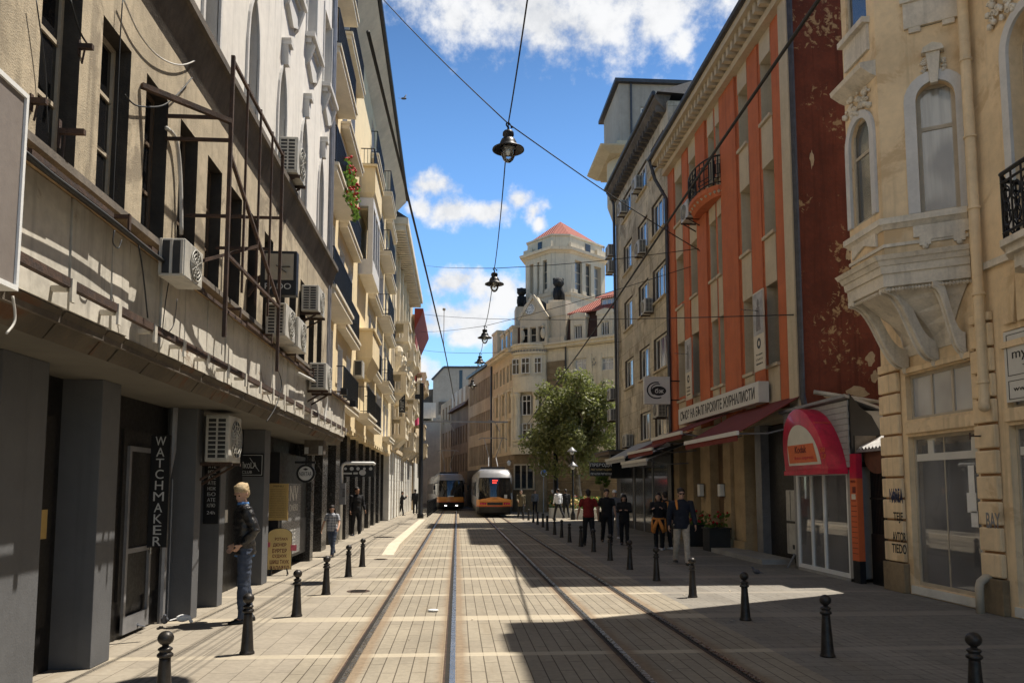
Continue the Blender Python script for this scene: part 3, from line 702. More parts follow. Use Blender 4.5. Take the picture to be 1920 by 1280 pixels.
# upper white storeys
UW = facing_right(-3.04)
lan = [(11.4 + 1.93 * k) for k in range(-4, 4)]
holes = [(c - .29, c + .29, 6.9, 9.02) for c in lan]
up = [(c - .5, c + .5, 10.75, 12.6) for c in (9.9, 11.8, 13.8, 15.75, 17.7, 7.9, 5.9)] + [(c - .5, c + .5, 14.0, 15.9) for c in (9.9, 11.8, 13.8, 15.75, 17.7, 7.9)]
b = MB().wall(UW, -6, YE + .2, 6.93, 17.4, holes + up, rev=.3); b.shell(UW, -6, YE + .2, 6.93, 17.4, 7.0)
for c in lan: arch_fill(b, UW, c - .29, c + .29, 8.2, 9.02, 0.0, -.28, None, True)
b.build('upper_wall', M['white_plaster'], G1)
for h in holes:
    o = window(UW, h[0], h[1], h[2], h[3], -.24, G1, 1, 2, .04, 'frame_cream', 'glass', .05)
    q = MB(); arch_trim(q, UW, h[0], h[1], 6.93, 8.2, .82, .07, -.01, .035, True)
    cu = (h[0] + h[1]) / 2
    q.prism(UW, [(cu - .10, 9.36), (cu + .10, 9.36), (cu + .10, 9.42), (cu + .13, 9.46), (cu - .13, 9.46), (cu - .10, 9.42)], 0, .16)
    q.prism(UW, [(cu - .055, 9.02), (cu + .055, 9.02), (cu + .09, 9.36), (cu - .09, 9.36)], 0, .11)
    q.build('arch_surround', M['white_trim'], G1)
for h in up:
    window(UW, h[0], h[1], h[2], h[3], -.22, G1, 2, 2, .05, 'frame_white', 'glass', .05)
    q = MB(); w2 = .6; cu = (h[0] + h[1]) / 2
    q.box(UW, cu - w2, cu + w2, h[2] - .10, h[2], 0, .19); q.box(UW, cu - w2 + .05, cu + w2 - .05, h[2] - .2, h[2] - .10, 0, .12)
    q.prism(UW, [(cu - .5, h[2] - .2), (cu - .38, h[2] - .55), (cu, h[2] - .75), (cu + .38, h[2] - .55), (cu + .5, h[2] - .2)], 0, .07)
    for s in (-.42, .42): q.prism(Fr(UW(cu + s, 0), X_, Y_), [(0, h[2] - .62), (.06, h[2] - .55), (.17, h[2] - .2), (0, h[2] - .2)], -.05, .05)
    for s in (-1, 1): q.box(UW, cu + s * .53 - .03, cu + s * .53 + .03, h[2], h[3] + .05, 0, .03)
    q.build('window_sill', M['white_trim'], G1)
q = MB(); q.box(UW, -6, YE + .3, 17.4, 17.7, -.1, .45); q.build('eave', M['grey_eave'], G1)
# ledge, fascia, soffit
CE = 20.7
b = MB(); b.prism(Fr((-3.0, 0, 0), X_, Y_), [(0, 4.235), (.09, 4.20), (.10, 4.13), (.02, 4.08), (0, 4.08)], -6, YE); b.build('ledge', M['concrete_dark'], G1)
b = MB(); b.prism(Fr((-3.0, 0, 0), X_, Y_), [(0.003, 4.07), (.16, 3.99), (.16, 3.965), (0.003, 3.965)], -6, CE); b.build('canopy_top_board', M['wood'], G1)
b = MB(); y = -6.0
while y < CE:
    l = random.uniform(.5, 1.1); z = random.uniform(-.03, .015); q_ = random.uniform(.225, .265); b.prism(Fr((-3.0, 0, 0), X_, Y_), [(.163, 3.985), (q_, 3.95 + z), (q_, 3.91 + z), (.163, 3.93)], y, min(y + l, CE)); y += l + .002
b.build('drip_edge', M['rust'], G1)
y = -2.0; k = 0
widths = [.73, .73, .73, .36, .73]
while y < CE:
    w = widths[k % 5]; k += 1; y1 = min(y + w, CE)
    t = random.uniform(-.03, .02); t2 = random.uniform(-.02, .02)
    b = MB(); b.loft([[(-2.9 + t, y + .014, 3.10), (-2.9 + t2, y + .014, 3.955), (-2.934, y + .014, 3.955), (-2.934, y + .014, 3.10)], [(-2.895 - t2 * .5, y1 - .014, 3.10 + t * .6), (-2.9, y1 - .014, 3.955), (-2.934, y1 - .014, 3.955), (-2.934, y1 - .014, 3.10)]])
    b.build('fascia_panel', M['fascia'], G1)
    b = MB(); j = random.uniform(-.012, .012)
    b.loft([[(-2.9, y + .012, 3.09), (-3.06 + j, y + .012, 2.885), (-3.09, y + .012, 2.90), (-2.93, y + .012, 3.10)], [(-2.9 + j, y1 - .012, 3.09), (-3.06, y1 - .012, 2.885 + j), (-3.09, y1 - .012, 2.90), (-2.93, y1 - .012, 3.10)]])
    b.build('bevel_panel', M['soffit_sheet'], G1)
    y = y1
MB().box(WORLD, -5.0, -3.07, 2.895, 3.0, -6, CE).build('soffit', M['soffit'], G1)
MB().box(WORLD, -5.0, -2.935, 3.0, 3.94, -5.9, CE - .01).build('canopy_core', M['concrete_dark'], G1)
b = MB(); pts = [(-2.77, y, 3.235) for y in (4.6, 8, 12, 16, 20.2)]; b.bar(pts[0], pts[-1], .05, .065); b.build('signboard_rail', M['rust'], G1)
y = 5.0
while y < 20:
    b = MB(); b.box(WORLD, -2.89, -2.78, 3.18, 3.22, y - .02, y + .02); b.box(WORLD, -2.755, -2.735, 3.10, 3.27, y - .03, y + .03); b.build('rail_bracket', M['fascia'], G1); y += .78
y = 4.9
while y < 20:
    b = MB(); b.box(WORLD, -2.98, -2.72, 4.0, 4.03, y - .015, y + .015); b.box(WORLD, -2.72, -2.705, 3.9, 4.035, y - .02, y + .02); b.build('upper_bracket', M['rust'], G1); y += 1.7
# ground floor: pillars and black shopfronts
for y0, y1 in ((3.2, 3.8), (4.75, 5.25), (6.55, 7.28), (8.36, 8.80), (11.35, 11.62), (12.55, 12.82), (15.3, 15.75), (20.2, 20.6)):
    MB().box(WORLD, -4.12, -3.62, 0, 2.895, y0, y1).build('pillar', M['grey_pillar' if y0 < 20 else 'marble'], G1, bevel=.008)
MB().box(WORLD, -5.2, -4.02, 0, 2.895, -6, 20.7).build('shopfront', M['black_front'], G1)
for y0, y1 in ((9.0, 9.7), (9.85, 11.2), (13.0, 14.3), (7.5, 8.2)): MB().box(WORLD, -4.02, -3.99, .45, 2.5, y0, y1).build('shop_window', M['tram_dark'], G1)
b = MB()
for px, r in ((305, .05), (318, .035), (335, .045), (350, .03)):
    b = MB(); p = gX(px, 1000, -3.95); b.tube([(-3.93, p.y, .0), (-3.93, p.y, 1.9), (-3.9, p.y + .1, 2.3), (-3.9, p.y + .12, 2.9)], r, 8); b.build('conduit', M['pipe_grey'], G1)
# cables drooping on the old front
def lx(px, py, X=-2.97): return gX(px, py, X)
def droop(pxs, label, X=-2.95, r=.008, m='cable', cat='cable'):
    P = [lx(x, y, X) for x, y in pxs]
    out = []
    for i in range(len(P) - 1):
        p0 = P[max(i - 1, 0)]; p1 = P[i]; p2 = P[i + 1]; p3 = P[min(i + 2, len(P) - 1)]
        for k in range(5):
            t = k / 5; out.append(0.5 * ((2 * p1) + (p2 - p0) * t + (2 * p0 - 5 * p1 + 4 * p2 - p3) * t * t + (3 * p1 - p0 - 3 * p2 + p3) * t ** 3))
    out.append(P[-1])
    return tag(MB().tube(out, r, 5).build('cable', M[m], None, True), label, cat, 'cables drooping across the old ochre front')
droop([(132, 0), (150, 60), (171, 92)], 'short black cable drooping from the top of the picture to the first ochre window')
droop([(232, 0), (262, 65), (300, 108), (342, 122), (380, 104), (398, 76)], 'pale cable sagging from the top of the picture to the cornice of the ochre front', m='cable_pale')
droop([(234, 178), (250, 195), (268, 200), (305, 198), (335, 175), (360, 146)], 'black cable sagging between the second and third ochre windows')
droop([(230, 0), (225, 80), (220, 200), (214, 330), (210, 430)], 'thin black cable hanging straight down past the first ochre window', r=.006)
droop([(68, 0), (84, 120), (88, 200), (90, 255)], 'thin black cable hanging down the bare plaster left of the first window', r=.005)
droop([(312, 240), (330, 262), (338, 330), (340, 440)], 'pale insulated pipe running up from the big air conditioner', r=.022, m='cable_pale')
droop([(45, 285), (100, 330), (160, 375), (225, 425), (290, 478), (330, 505)], 'loose bundle of cables lying along the canopy edge beside the sign box', X=-2.72, r=.02)
droop([(215, 432), (212, 455), (222, 465), (228, 450)], 'looped cable end dangling under the canopy edge left of the big air conditioner', X=-2.7, r=.006)
droop([(260, 460), (268, 510), (277, 596)], 'black cable hanging over the pale panels below the big air conditioner', X=-2.72, r=.007)
droop([(318, 520), (310, 570), (306, 625), (325, 610), (332, 560)], 'thin looping cable hanging over the fascia panels right of the big air conditioner', X=-2.8, r=.005)
droop([(24, 555), (28, 600), (12, 625)], 'white cable with a plug dangling from the big sign box', X=-2.62, r=.008, m='cable_pale')
droop([(520, 690), (528, 720), (518, 760), (500, 790)], 'black cable hanging from the small pair of air conditioners to the underside of the canopy', X=-2.75, r=.008)
droop([(560, 700), (600, 722), (612, 745), (608, 790)], 'thick pale cable bundle curling at the far end of the old canopy', X=-2.75, r=.03, m='cable_pale')
# iron stubs in the plaster
for px, py, lab in ((118, 247, 'rusty iron bracket stub in the plaster left of the first ochre window'), (155, 88, 'small bent iron hook in the plaster beside the first ochre window'), (66, 190, 'tiny iron hook in the plaster, leftmost on the ochre front')):
    p = lx(px, py); q = MB(); s = .09 if px == 118 else .05
    q.box(WORLD, -3.0, -2.99, p.z - s * 1.4, p.z + s, p.y - .02, p.y + .02); q.box(WORLD, -2.99, -2.99 + s * 2, p.z - .02, p.z + .02, p.y - .02, p.y + .02); q.tube([(-2.95, p.y, p.z), (-2.96, p.y - .02, p.z - s * 3)], .008, 5)
    tag(q.build('iron_bracket', M['rust']), lab, 'iron bracket')

# ---------------------------------------------------------------- big sign box at the left edge
t = thing('sign_box', 'large plain brown box sign with white edges, cut off by the left picture edge', 'sign', (-2.7, 3.5, 2.9))
ye_ = gX(44, 350, -2.55).y; zt_, zb_ = gX(44, 170, -2.55).z, gX(30, 545, -2.55).z
MB().box(WORLD, -2.72, -2.56, zb_ + .03, zt_ - .03, 1.2, ye_ - .025).build('box', M['sign_box_side'], t)
b = MB(); b.box(WORLD, -2.73, -2.545, zb_, zb_ + .03, 1.2, ye_); b.box(WORLD, -2.73, -2.545, zt_ - .03, zt_, 1.2, ye_); b.box(WORLD, -2.73, -2.545, zb_ + .03, zt_ - .03, ye_ - .025, ye_); b.build('edge_trim', M['white_paint'], t)
b = MB(); [b.bar((-2.7, y, z), (-2.95, y, z), .04) for y in (2.5, 4.2) for z in (3.1, 3.9)]; b.build('bracket', M['rust'], t)

# ---------------------------------------------------------------- air conditioners on the left
AL = 'air conditioners on the left facades'
p = gX(338, 540, -2.75); ac_unit(facing_right(-2.80), gX(335, 500, -2.6).y - .05, gX(335, 528, -2.65).z, .03, .52, .36, .24, 'large pale air conditioner sitting on the old canopy between ochre windows', group=AL, brk=False, slats=False)
p = gX(430, 865, -3.3); ac_unit(facing_right(-3.58), 11.45, 2.16, .04, .62, .66, .33, 'dirty air conditioner hung on brackets below the old canopy, above the blond person', group=AL)
p = gX(556, 332, -2.75); ac_unit(facing_right(-3.04), p.y - .2, p.z, .02, .7, .62, .32, 'air conditioner on the white wall between the pointed windows', group=AL)
p = gX(588, 586, -2.75); ac_unit(facing_right(-3.0), p.y - .15, p.z, .04, .72, .5, .32, 'air conditioner on the ochre wall right of the hanging clock', group=AL)
p = gX(530, 690, -2.65); ac_unit(facing_right(-2.93), p.y - .2, 4.06, .05, .7, .5, .30, 'nearer of the two small air conditioners on the far end of the canopy', group=AL, brk=False)
ac_unit(facing_right(-2.93), p.y + .75, 4.06, .05, .7, .5, .30, 'farther of the two small air conditioners on the far end of the canopy', group=AL, brk=False)
p = gX(608, 732, -2.6); ac_unit(facing_right(-2.88), p.y - .2, p.z, .02, .7, .52, .32, 'air conditioner at the end of the canopy beside the yellow facade', group=AL)

# ---------------------------------------------------------------- rusty steel sign frame
t = thing('steel_scaffold', 'rusty empty steel frame of a former rooftop sign standing off the ochre front', 'steel frame', (-2.5, 10, 4.0))
def fpt(px, py, X=-2.35): return gX(px, py, X)
ya, yb2 = gX(438, 100, -2.35).y, gX(530, 300, -2.35).y
zt = gX(438, 115, -2.35).z; yy = [ya + (yb2 - ya) * k / 4 for k in range(5)]
for k, y in enumerate(yy):
    MB().bar((-2.35, y, 3.3 if k in (0, 4) else 3.9), (-2.35, y, zt + .05), .038 if k in (0, 4) else .024).build('upright', M['rust'], t)
for z in (zt, 4.15): MB().bar((-2.35, ya, z), (-2.35, yb2, z), .032).build('rail', M['rust'], t)
for k, (z, y) in enumerate(((zt - .62, ya), (5.35, ya), (4.75, yy[1]), (4.75, yy[3]), (5.35, yy[4]))):
    MB().bar((-2.35, y, z), (-3.0, y, z), .032).build('strut', M['rust'], t)
MB().bar((-2.35, ya, 5.2), (-2.35, yb2, 4.2), .035).build('brace', M['rust'], t)
MB().bar((-2.35, yy[2], 4.6), (-2.98, ya + .1, 4.0), .035).build('brace', M['rust'], t)
MB().bar((-2.98, ya - .7, 5.55), (-2.35, ya, 5.55), .05).build('brace', M['rust'], t)

# ---------------------------------------------------------------- hanging clock sign
CK = gX(519, 470, -2.6); KY = CK.y
F = facing_cam(KY); u0, v1 = -2.86, CK.z; wv = 67 / 1493 * KY * 1.0; hv = 85 / 1493 * KY
cu = -(857 - 519) / 1493 * KY * 1.0
t = thing('clock_sign', 'square black projecting clock sign with a pale clock face on the ochre wall', 'clock', (cu, KY, v1 - hv))
MB().box(F, cu - wv / 2, cu + wv / 2, v1 - hv, v1, -.16, 0).build('case', M['black_sign'], t, bevel=.01)
MB().box(F, cu - wv * .36, cu + wv * .42, v1 - hv * .66, v1 - hv * .07, 0.002, .012).build('clock_face', mat('aged_clock_face', (0.36, 0.32, 0.25), .6, .1, 6, 0), t)
b = MB(); c0 = (cu + wv * .06, v1 - hv * .37)
b.bar(F(*c0, .02), F(c0[0] + wv * .27, c0[1] + .005, .02), .03, .008); b.bar(F(c0[0] - .06, c0[1] + .02, .022), F(c0[0] + wv * .17, c0[1] - hv * .13, .022), .035, .008); b.build('clock_hands', M['letter_black'], t)
text('RADO', F, cu, v1 - hv * .80, wv * .72, hv * .13, .002, M['grey_letter'], t)
b = MB(); b.bar(F(cu - wv / 2, v1 - hv * .6, -.08), F(-3.02, v1 - hv * .6, -.08), .06); b.bar(F(cu - wv / 2, v1 - hv * .55, -.08), F(-3.02, v1 - hv * 1.0, -.08), .05); b.build('bracket', M['rust'], t)

# ---------------------------------------------------------------- ground-floor signs on the left
p0 = gX(272, 815, -3.98); Y0 = p0.y; F = facing_cam(Y0)
t = thing('shop_sign', 'narrow vertical black sign reading WATCHMAKER between the grey pillars', 'sign', (-3.85, Y0, 1.3))
zc = p0.z; zb = gX(262, 1026, -3.98).z
hgt = zc - zb; wd = .24
cx = -3.78
MB().box(F, cx - wd / 2, cx + wd / 2, zb, zc, -.05, 0).build('board', M['black_sign'], t)
for k, ch in enumerate('WATCHMAKER'):
    text(ch, F, cx, zc - hgt * (k + .55) / 10.1, .13 if ch in 'WM' else .10, .115, .001, M['grey_letter'], t, 'letter')
p0 = gX(432, 868, -3.6); Y0 = 12.53; F = facing_cam(Y0)
t = thing('shop_sign', 'narrow vertical sign with small pale lettering on the pillar beside the blond person', 'sign', (-3.7, Y0, 1.4))
MB().box(F, -3.86, -3.63, 1.25, 2.45, -.02, 0.012).build('board', M['black_sign'], t)
for k in range(11): text(random.choice(['БО', 'НОЖ', 'ЕЖК', 'АТЕ', 'КЛЮ']), F, -3.745, 2.38 - k * .085, .12, .055, .013, M['grey_letter'], t, 'letter')
text('24h', F, -3.745, 1.42, .12, .05, .013, M['grey_letter'], t, 'letter')
# black bar sign with line-drawn corner
Y0 = 15.28; F = facing_cam(Y0)
t = thing('shop_sign', 'black rounded sign with a thin pale outline and sketched lettering above the dark doorway', 'sign', (-3.9, Y0, 2.0))
a, c = gY(437, 893, Y0), gY(495, 850, Y0)
MB().box(F, a.x - .3, c.x, a.z, c.z, -.08, 0).build('board', M['black_sign'], t)
b = MB()
for q in (((a.x - .28, a.z + .03), (c.x - .03, a.z + .03)), ((c.x - .03, a.z + .03), (c.x - .03, c.z - .03)), ((c.x - .03, c.z - .03), (a.x - .28, c.z - .03))): b.bar(F(*q[0], .006), F(*q[1], .006), .012, .008)
b.bar(F(c.x - .26, c.z - .08, .006), F(c.x - .08, a.z + .10, .006), .012, .008); b.build('outline', M['grey_letter'], t)
text('коПкоLA', F, (a.x + c.x) / 2 - .06, (a.z + c.z) / 2 + .0, .42, .12, .001, M['grey_letter'], t)
text('& CLUB', F, (a.x + c.x) / 2 - .06, a.z + .085, .25, .05, .001, M['grey_letter'], t)
# menu board and black glass front with round sign
WF = facing_right(-3.85)
t = thing('menu_board', 'tall ochre menu board full of small print on the black shopfront', 'menu board', (-3.84, 16.5, 1))
FC = facing_cam(17.0)
a, c = gY(502, 975, 17.0), gY(541, 906, 17.0)
MB().box(FC, a.x, c.x, a.z, c.z, -.03, 0).build('board', M['menu'], t)
text('MENU', FC, (a.x + c.x) / 2, c.z - .055, .2, .035, .001, M['letter_black'], t)
for k in range(17): text(random.choice(['дюнер с гарнитура 4', 'супа от леща 3', 'салата овчарска 4', 'кебап с картофи 5', 'айран домашен 1']), FC, (a.x + c.x) / 2 - .01, c.z - .12 - k * .036, .33, .016, .001, M['letter_black'], t, 'menu_line')
BF = thing('shopfront', 'black glazed shopfront with a big light lettered window beyond the menu board', 'shopfront', (-3.7, 18.5, 0))
MB().box(WORLD, -4.4, -3.72, 0.25, 2.55, 17.05, 20.15).build('frame', M['black_front'], BF)
MB().box(WORLD, -3.72, -3.70, .32, 1.9, 17.3, 19.3).build('glass', mat('grey_poster_glass', (0.17, 0.17, 0.17), .3, .25, 3, 0), BF)
SFt = facing_right(-3.70)
text('NV', SFt, 18.5, 1.68, .9, .34, .002, M['sign_white'], BF)
text('DNERS', SFt, 18.5, 1.36, .9, .15, .002, M['sign_white'], BF)
for k, s in enumerate(('ПИЦИ', 'БУРГЕРИ', 'САЛАТИ', 'ДЮНЕР', 'ДЕСЕРТИ')): text(s, SFt, 18.4, .85 - k * .085, .62, .05, .002, M['sign_white'], BF)
t = thing('round_sign', 'round black and pale sign reading NEKTAR above the lettered shop window', 'sign', (-3.6, 18.0, 2.1))
Y0 = 18.0; F = facing_cam(Y0); c = gY(573, 887, Y0)
def disc(F, u, v, r, d0, d1, m, nm, par, n=28): return MB().prism(F, [(u + r * math.cos(2 * math.pi * k / n), v + r * math.sin(2 * math.pi * k / n)) for k in range(n)], d0, d1).build(nm, m, par)
disc(F, c.x, c.z, .205, -.08, 0, M['black_sign'], 'rim', t); disc(F, c.x, c.z, .155, 0, .012, M['grey_letter'], 'face', t)
text('NEKTAR', F, c.x, c.z - .01, .27, .09, .012, M['letter_black'], t)
MB().prism(F, [(c.x - .06, c.z + .09), (c.x, c.z + .12), (c.x + .06, c.z + .09), (c.x, c.z + .065)], .012, .016).build('emblem', M['letter_black'], t)
b = MB(); b.box(F, c.x - .25, c.x + .2, c.z + .22, c.z + .27, -.1, -.02); b.bar(F(c.x, c.z + .2, -.04), F(c.x, c.z + .42, -.04), .03); b.build('hanger', M['black_metal'], t)
Y0 = 18.6; F = facing_cam(Y0); a, c = gY(570, 852, Y0), gY(607, 818, Y0)
t = thing('cable_box', 'grey metal junction box with two pale labels under the end of the canopy', 'box', ((a.x + c.x) / 2, Y0, a.z))
MB().box(F, a.x, c.x, a.z, c.z, -.35, 0).build('box', M['concrete_dark'], t, bevel=.01)
MB().box(F, a.x + .01, a.x + .10, a.z + .02, a.z + .17, 0.001, .006).build('notice', M['grey_letter'], t); MB().box(F, c.x - .11, c.x - .02, a.z + .0, a.z + .2, 0.001, .006).build('notice', M['grey_letter'], t)
Y0 = 20.2; F = facing_cam(Y0); a, c = gY(599, 812, Y0), gY(622, 737, Y0)
t = thing('light_sign', 'upright projecting sign with white script on dark panel at the end of the old canopy', 'sign', ((a.x + c.x) / 2, Y0, a.z))
MB().box(F, a.x - .02, c.x + .02, a.z, c.z, -.14, 0).build('case', M['pipe_grey'], t, bevel=.01)
MB().box(F, a.x + .02, c.x - .02, a.z + .06, c.z - .06, .002, .008).build('panel', M['concrete_dark'], t)
b = MB()
for q in (((a.x + .03, a.z + .08), (c.x - .03, a.z + .08)), ((c.x - .03, a.z + .08), (c.x - .03, c.z - .08)), ((c.x - .03, c.z - .08), (a.x + .03, c.z - .08)), ((a.x + .03, c.z - .08), (a.x + .03, a.z + .08))): b.bar(F(*q[0], .01), F(*q[1], .01), .012, .006)
b.build('outline', M['white_paint'], t)
text('dolly', F, (a.x + c.x) / 2, (a.z + c.z) / 2 + .12, .2, .22, .009, M['sign_white'], t); text('cafe', F, (a.x + c.x) / 2, a.z + .24, .13, .12, .009, M['sign_white'], t)
b = MB(); b.bar(F((a.x + c.x) / 2, c.z, -.07), F((a.x + c.x) / 2, c.z + .35, -.07), .03); b.build('hanger', M['black_metal'], t)
# two floodlight arms
for px, py, lab in ((645, 730, 'upper black floodlight on a thin arm beside the yellow facade'), (662, 752, 'lower black floodlight on a thin arm beside the yellow facade')):
    p = gY(px, py, 20.5); t = thing('floodlight', lab, 'floodlight', (p.x, 20.5, p.z))
    MB().bar((p.x, 20.5, p.z + .04), (-3.0, 20.5, p.z + .02), .03).build('arm', M['black_metal'], t)
    MB().box(WORLD, p.x - .08, p.x + .08, p.z - .14, p.z + .02, 20.42, 20.58).build('lamp_head', M['black_metal'], t, bevel=.01)
# pavement board
p = gZ(523, 1078); F = Fr((p.x, p.y, 0), (1, .12, 0), Vector((.12, -1, .0)))
t = thing('pavement_board', 'yellow arched pavement board with dark red menu words on bent black wire feet', 'pavement board', (p.x, p.y, 0))
w, h = .235, .96
pts = [(-w, .12), (w, .12), (w, h - .12)] + [(w * math.cos(a), h - .12 + .12 * math.sin(a)) for a in [math.pi * k / 10 for k in range(1, 10)]] + [(-w, h - .12)]
MB().prism(F, pts, -.03, 0).build('board', M['aboard'], t)
b = MB(); outl = pts + [pts[0]]
b.tube([F(u, v, -.015) for u, v in outl], .012, 6); b.build('rim', M['black_metal'], t)
for k, s in enumerate(('ДЮНЕР', 'БУРГЕР', 'СУДЖУК', 'ШИШ ТАУК', 'ФАЛАФЕЛ')): text(s, F, .0, .62 - k * .115, (.27, .29, .29, .38, .38)[k], .08, .001, M['letter_red'], t, bold=True)
text('РОТАКА', F, .03, .745, .26, .06, .001, M['letter_red'], t, bold=True)
b = MB(); b.box(F, .22, .34, .50, .62, .004, .01); b.box(F, -.25, -.19, .58, .68, .004, .01); b.build('sticker', mat('pink_sticker', (.6, .12, .16), .6, .3, 20, 0), t)
for s in (-1, 1):
    b = MB(); b.tube([F(s * .15, .14, 0), F(s * .17, .03, .02), F(s * .17, .012, .12)], .012, 6); b.tube([F(s * .15, .14, -.03), F(s * .17, .03, -.06), F(s * .17, .012, -.2)], .012, 6); b.build('foot', M['black_metal'], t)

for y0, y1, lab in ((9.95, 10.75, ''), (13.1, 13.95, '')):
    f = facing_right(-3.985); o = MB(); 
    for q in ((y0, y0 + .06, .05, 2.3), (y1 - .06, y1, .05, 2.3), (y0 + .06, y1 - .06, 2.24, 2.3), (y0 + .06, y1 - .06, .05, .25), (y0 + .06, y1 - .06, 1.0, 1.06)): o.box(f, *q, -.004, .03)
    o = o.build('door', M['pipe_grey'], G1); MB().tube([f(y1 - .14, .95, .07), f(y1 - .14, 1.3, .07)], .014, 6).build('handle', M['steel'], o)
for y, z, w, h, m in ((9.2, 1.5, .3, .42, 'poster'), (13.3, 1.55, .22, .3, 'sign_white'), (7.9, 1.3, .2, .28, 'menu'), (14.1, 1.2, .16, .22, 'sign_white')):
    f = facing_right(-3.98); MB().box(f, y, y + w, z, z + h, -.002, .004).build('notice', M[m], G1)
# ================================================================ LEFT: YELLOW BUILDING
F = Fr((-3.45, 18.7, 0), (-.012, 1, 0), (1, .012, 0))
G2 = thing('apartment_building', 'cream yellow apartment house with iron balconies and black marble pillars at street level', 'building', (-4, 30, 0))
U1 = 26.3
fl = [4.35, 6.6, 9.6, 12.6, 15.4]
fh = [6.25, 9.2, 12.2, 15.0, 17.3]
wins = [(4.6, 5.7), (6.6, 7.7), (13.3, 14.3), (15.2, 16.2), (21.3, 22.3), (23.3, 24.3)]
logs = [(.25, 3.6), (17.4, 20.2)]
holes = []
for k in range(5):
    for a, c in wins: holes.append((a, c, fl[k] + (.0 if k != 2 else .0) + .05, fh[k] - .25, .42))
    for a, c in logs: holes.append((a, c, fl[k] + .05, fh[k] - .1, 1.1))
b = MB().wall(F, 0, U1, 3.83, 18.3, holes, rev_mi=1); b.shell(F, 0, U1, 3.83, 18.3, 8); b.build('wall', [M['yellow'], M['pale_grey_plaster']], G2)
for h in holes:
    if h[4] > 1:
        b = MB(); b.box(F, h[0] + .003, h[1] - .003, h[2] + .003, h[3] - .003, -1.02, -1.09); b.build('loggia_back', M['pale_grey_plaster'], G2)
        window(F, h[1] - 1.3, h[1] - .3, h[2] + .01, h[3] - .35, -.98, G2, 2, 2, .06, 'frame_white', 'glass', .04, vs=[.3])
    else: window(F, h[0], h[1], h[2], h[3], -.36, G2, 2, 2, .06, 'frame_white', random.choice(['glass', 'glass_curtain']), .05, vs=[.72])
def balcony(F, u0, u1, z, d, parent, rail=True, th=.2, h=.95):
    b = MB(); b.box(F, u0, u1, z - th, z, 0.004, d); b.box(F, u0 - .03, u1 + .03, z - .06, z + .02, 0.004, d + .04)
    o = b.build('balcony', M['yellow_sill'], parent)
    if rail: railing(F, u0 + .03, u1 - .03, z + .02, z + h, d - .04, o, ends=.01)
    return o
for k in range(1, 5):
    o = balcony(F, .1, 3.7, fl[k], .52, G2)
    if k == 2:
        q = MB()
        for j in range(90):
            p = F(random.uniform(1.6, 3.6), fl[k] + random.uniform(-.15, .85), .52 + random.uniform(-.02, .14)); q.ball(p, .05, n=5)
        q.build('red_flowers', M['flower_red'], o); q = MB()
        for j in range(260):
            p = F(random.uniform(1.4, 3.7), fl[k] + random.uniform(-.3, .75), .5 + random.uniform(-.02, .16)); a = Vector((random.gauss(0, 1), random.gauss(0, 1), random.gauss(0, 1))).normalized() * .07; c = a.cross(Vector((random.random(), 1, random.random()))).normalized() * .05
            q.poly([p - a, p + c, p + a, p - c])
        q.build('foliage', M['leaf2'], o)
for k in range(5):
    balcony(F, 4.3, 8.0, fl[k], .26, G2, rail=(k in (0, 1, 2, 4)))
    balcony(F, 13.0, 16.5, fl[k], .30, G2, rail=(k in (0, 1, 3, 4)))
    balcony(F, 21.0, 24.6, fl[k], .34, G2, rail=(k in (1, 2, 3)))
    if k > 0: balcony(F, 17.2, 20.4, fl[k], .55, G2, h=1.0)
# protruding bay boxes
for k, z in ((1, 6.6), (2, 9.6), (3, 12.6), (0, 4.4)):
    b = MB()
    if k in (1, 3):
        b.box(F, 9.4, 12.2, z - .2, z + .75, .004, .55); b.box(F, 9.3, 12.3, z + .75, z + .83, .004, .62)
        b.loft([[F(9.4, z - .2, .004), F(12.2, z - .2, .004), F(12.2, z - .2, .55), F(9.4, z - .2, .55)], [F(9.7, z - .75, .004), F(11.9, z - .75, .004), F(11.9, z - .75, .25), F(9.7, z - .75, .25)]])
        o = b.build('bay_parapet', M['yellow'], G2)
        if k == 3: railing(F, 9.45, 12.15, z + .83, z + 1.45, .5, o, ends=.01)
    elif k == 2:
        b.box(F, 9.4, 12.2, z - .2, z + .35, .004, .5); b.box(F, 9.4, 12.2, z + 2.3, z + 2.6, .004, .5)
        for uu in (9.4, 10.3, 11.2, 12.06): b.box(F, uu, uu + .14, z + .35, z + 2.3, .32, .498)
        o = b.build('glazed_bay', M['frame_white'], G2)
        MB().box(F, 9.42, 12.18, z + .36, z + 2.29, .3, .44).build('pane', M['glass'], o)
    else:
        o = balcony(F, 9.3, 12.3, z, .45, G2)
b = MB(); b.box(F, 0, U1, 3.70, 3.83, -.6, .03)
for uu in range(0, 26, 1): b.box(F, uu + .3, uu + .7, 3.58, 3.70, -.2, .025)
b.build('lower_band', M['yellow'], G2)
b = MB(); b.loft([[F(u, 17.5, .004), F(u, 18.28, .72), F(u, 18.42, .72), F(u, 18.42, .004)] for u in (-.2, U1 + .1)]); b.build('eave', M['grey_eave'], G2)
b = MB(); b.tube([F(-.2, 18.42, .79), F(U1 + .1, 18.42, .79)], .085, 8); b.box(F, -.2, U1 + .1, 18.42, 18.62, .0, .75); b.build('gutter', M['gutter'], G2)
b = MB(); b.tube([F(-.16, 4.1, .42), F(-.16, 17.6, .42), F(-.16, 18.3, .7)], .07, 8); b.build('downpipe', M['pipe_grey'], G2)
b = MB(); b.tube([F(-.40, 4.1, .44), F(-.40, 17.0, .44)], .045, 8); b.build('downpipe', M['pipe_grey'], G2)
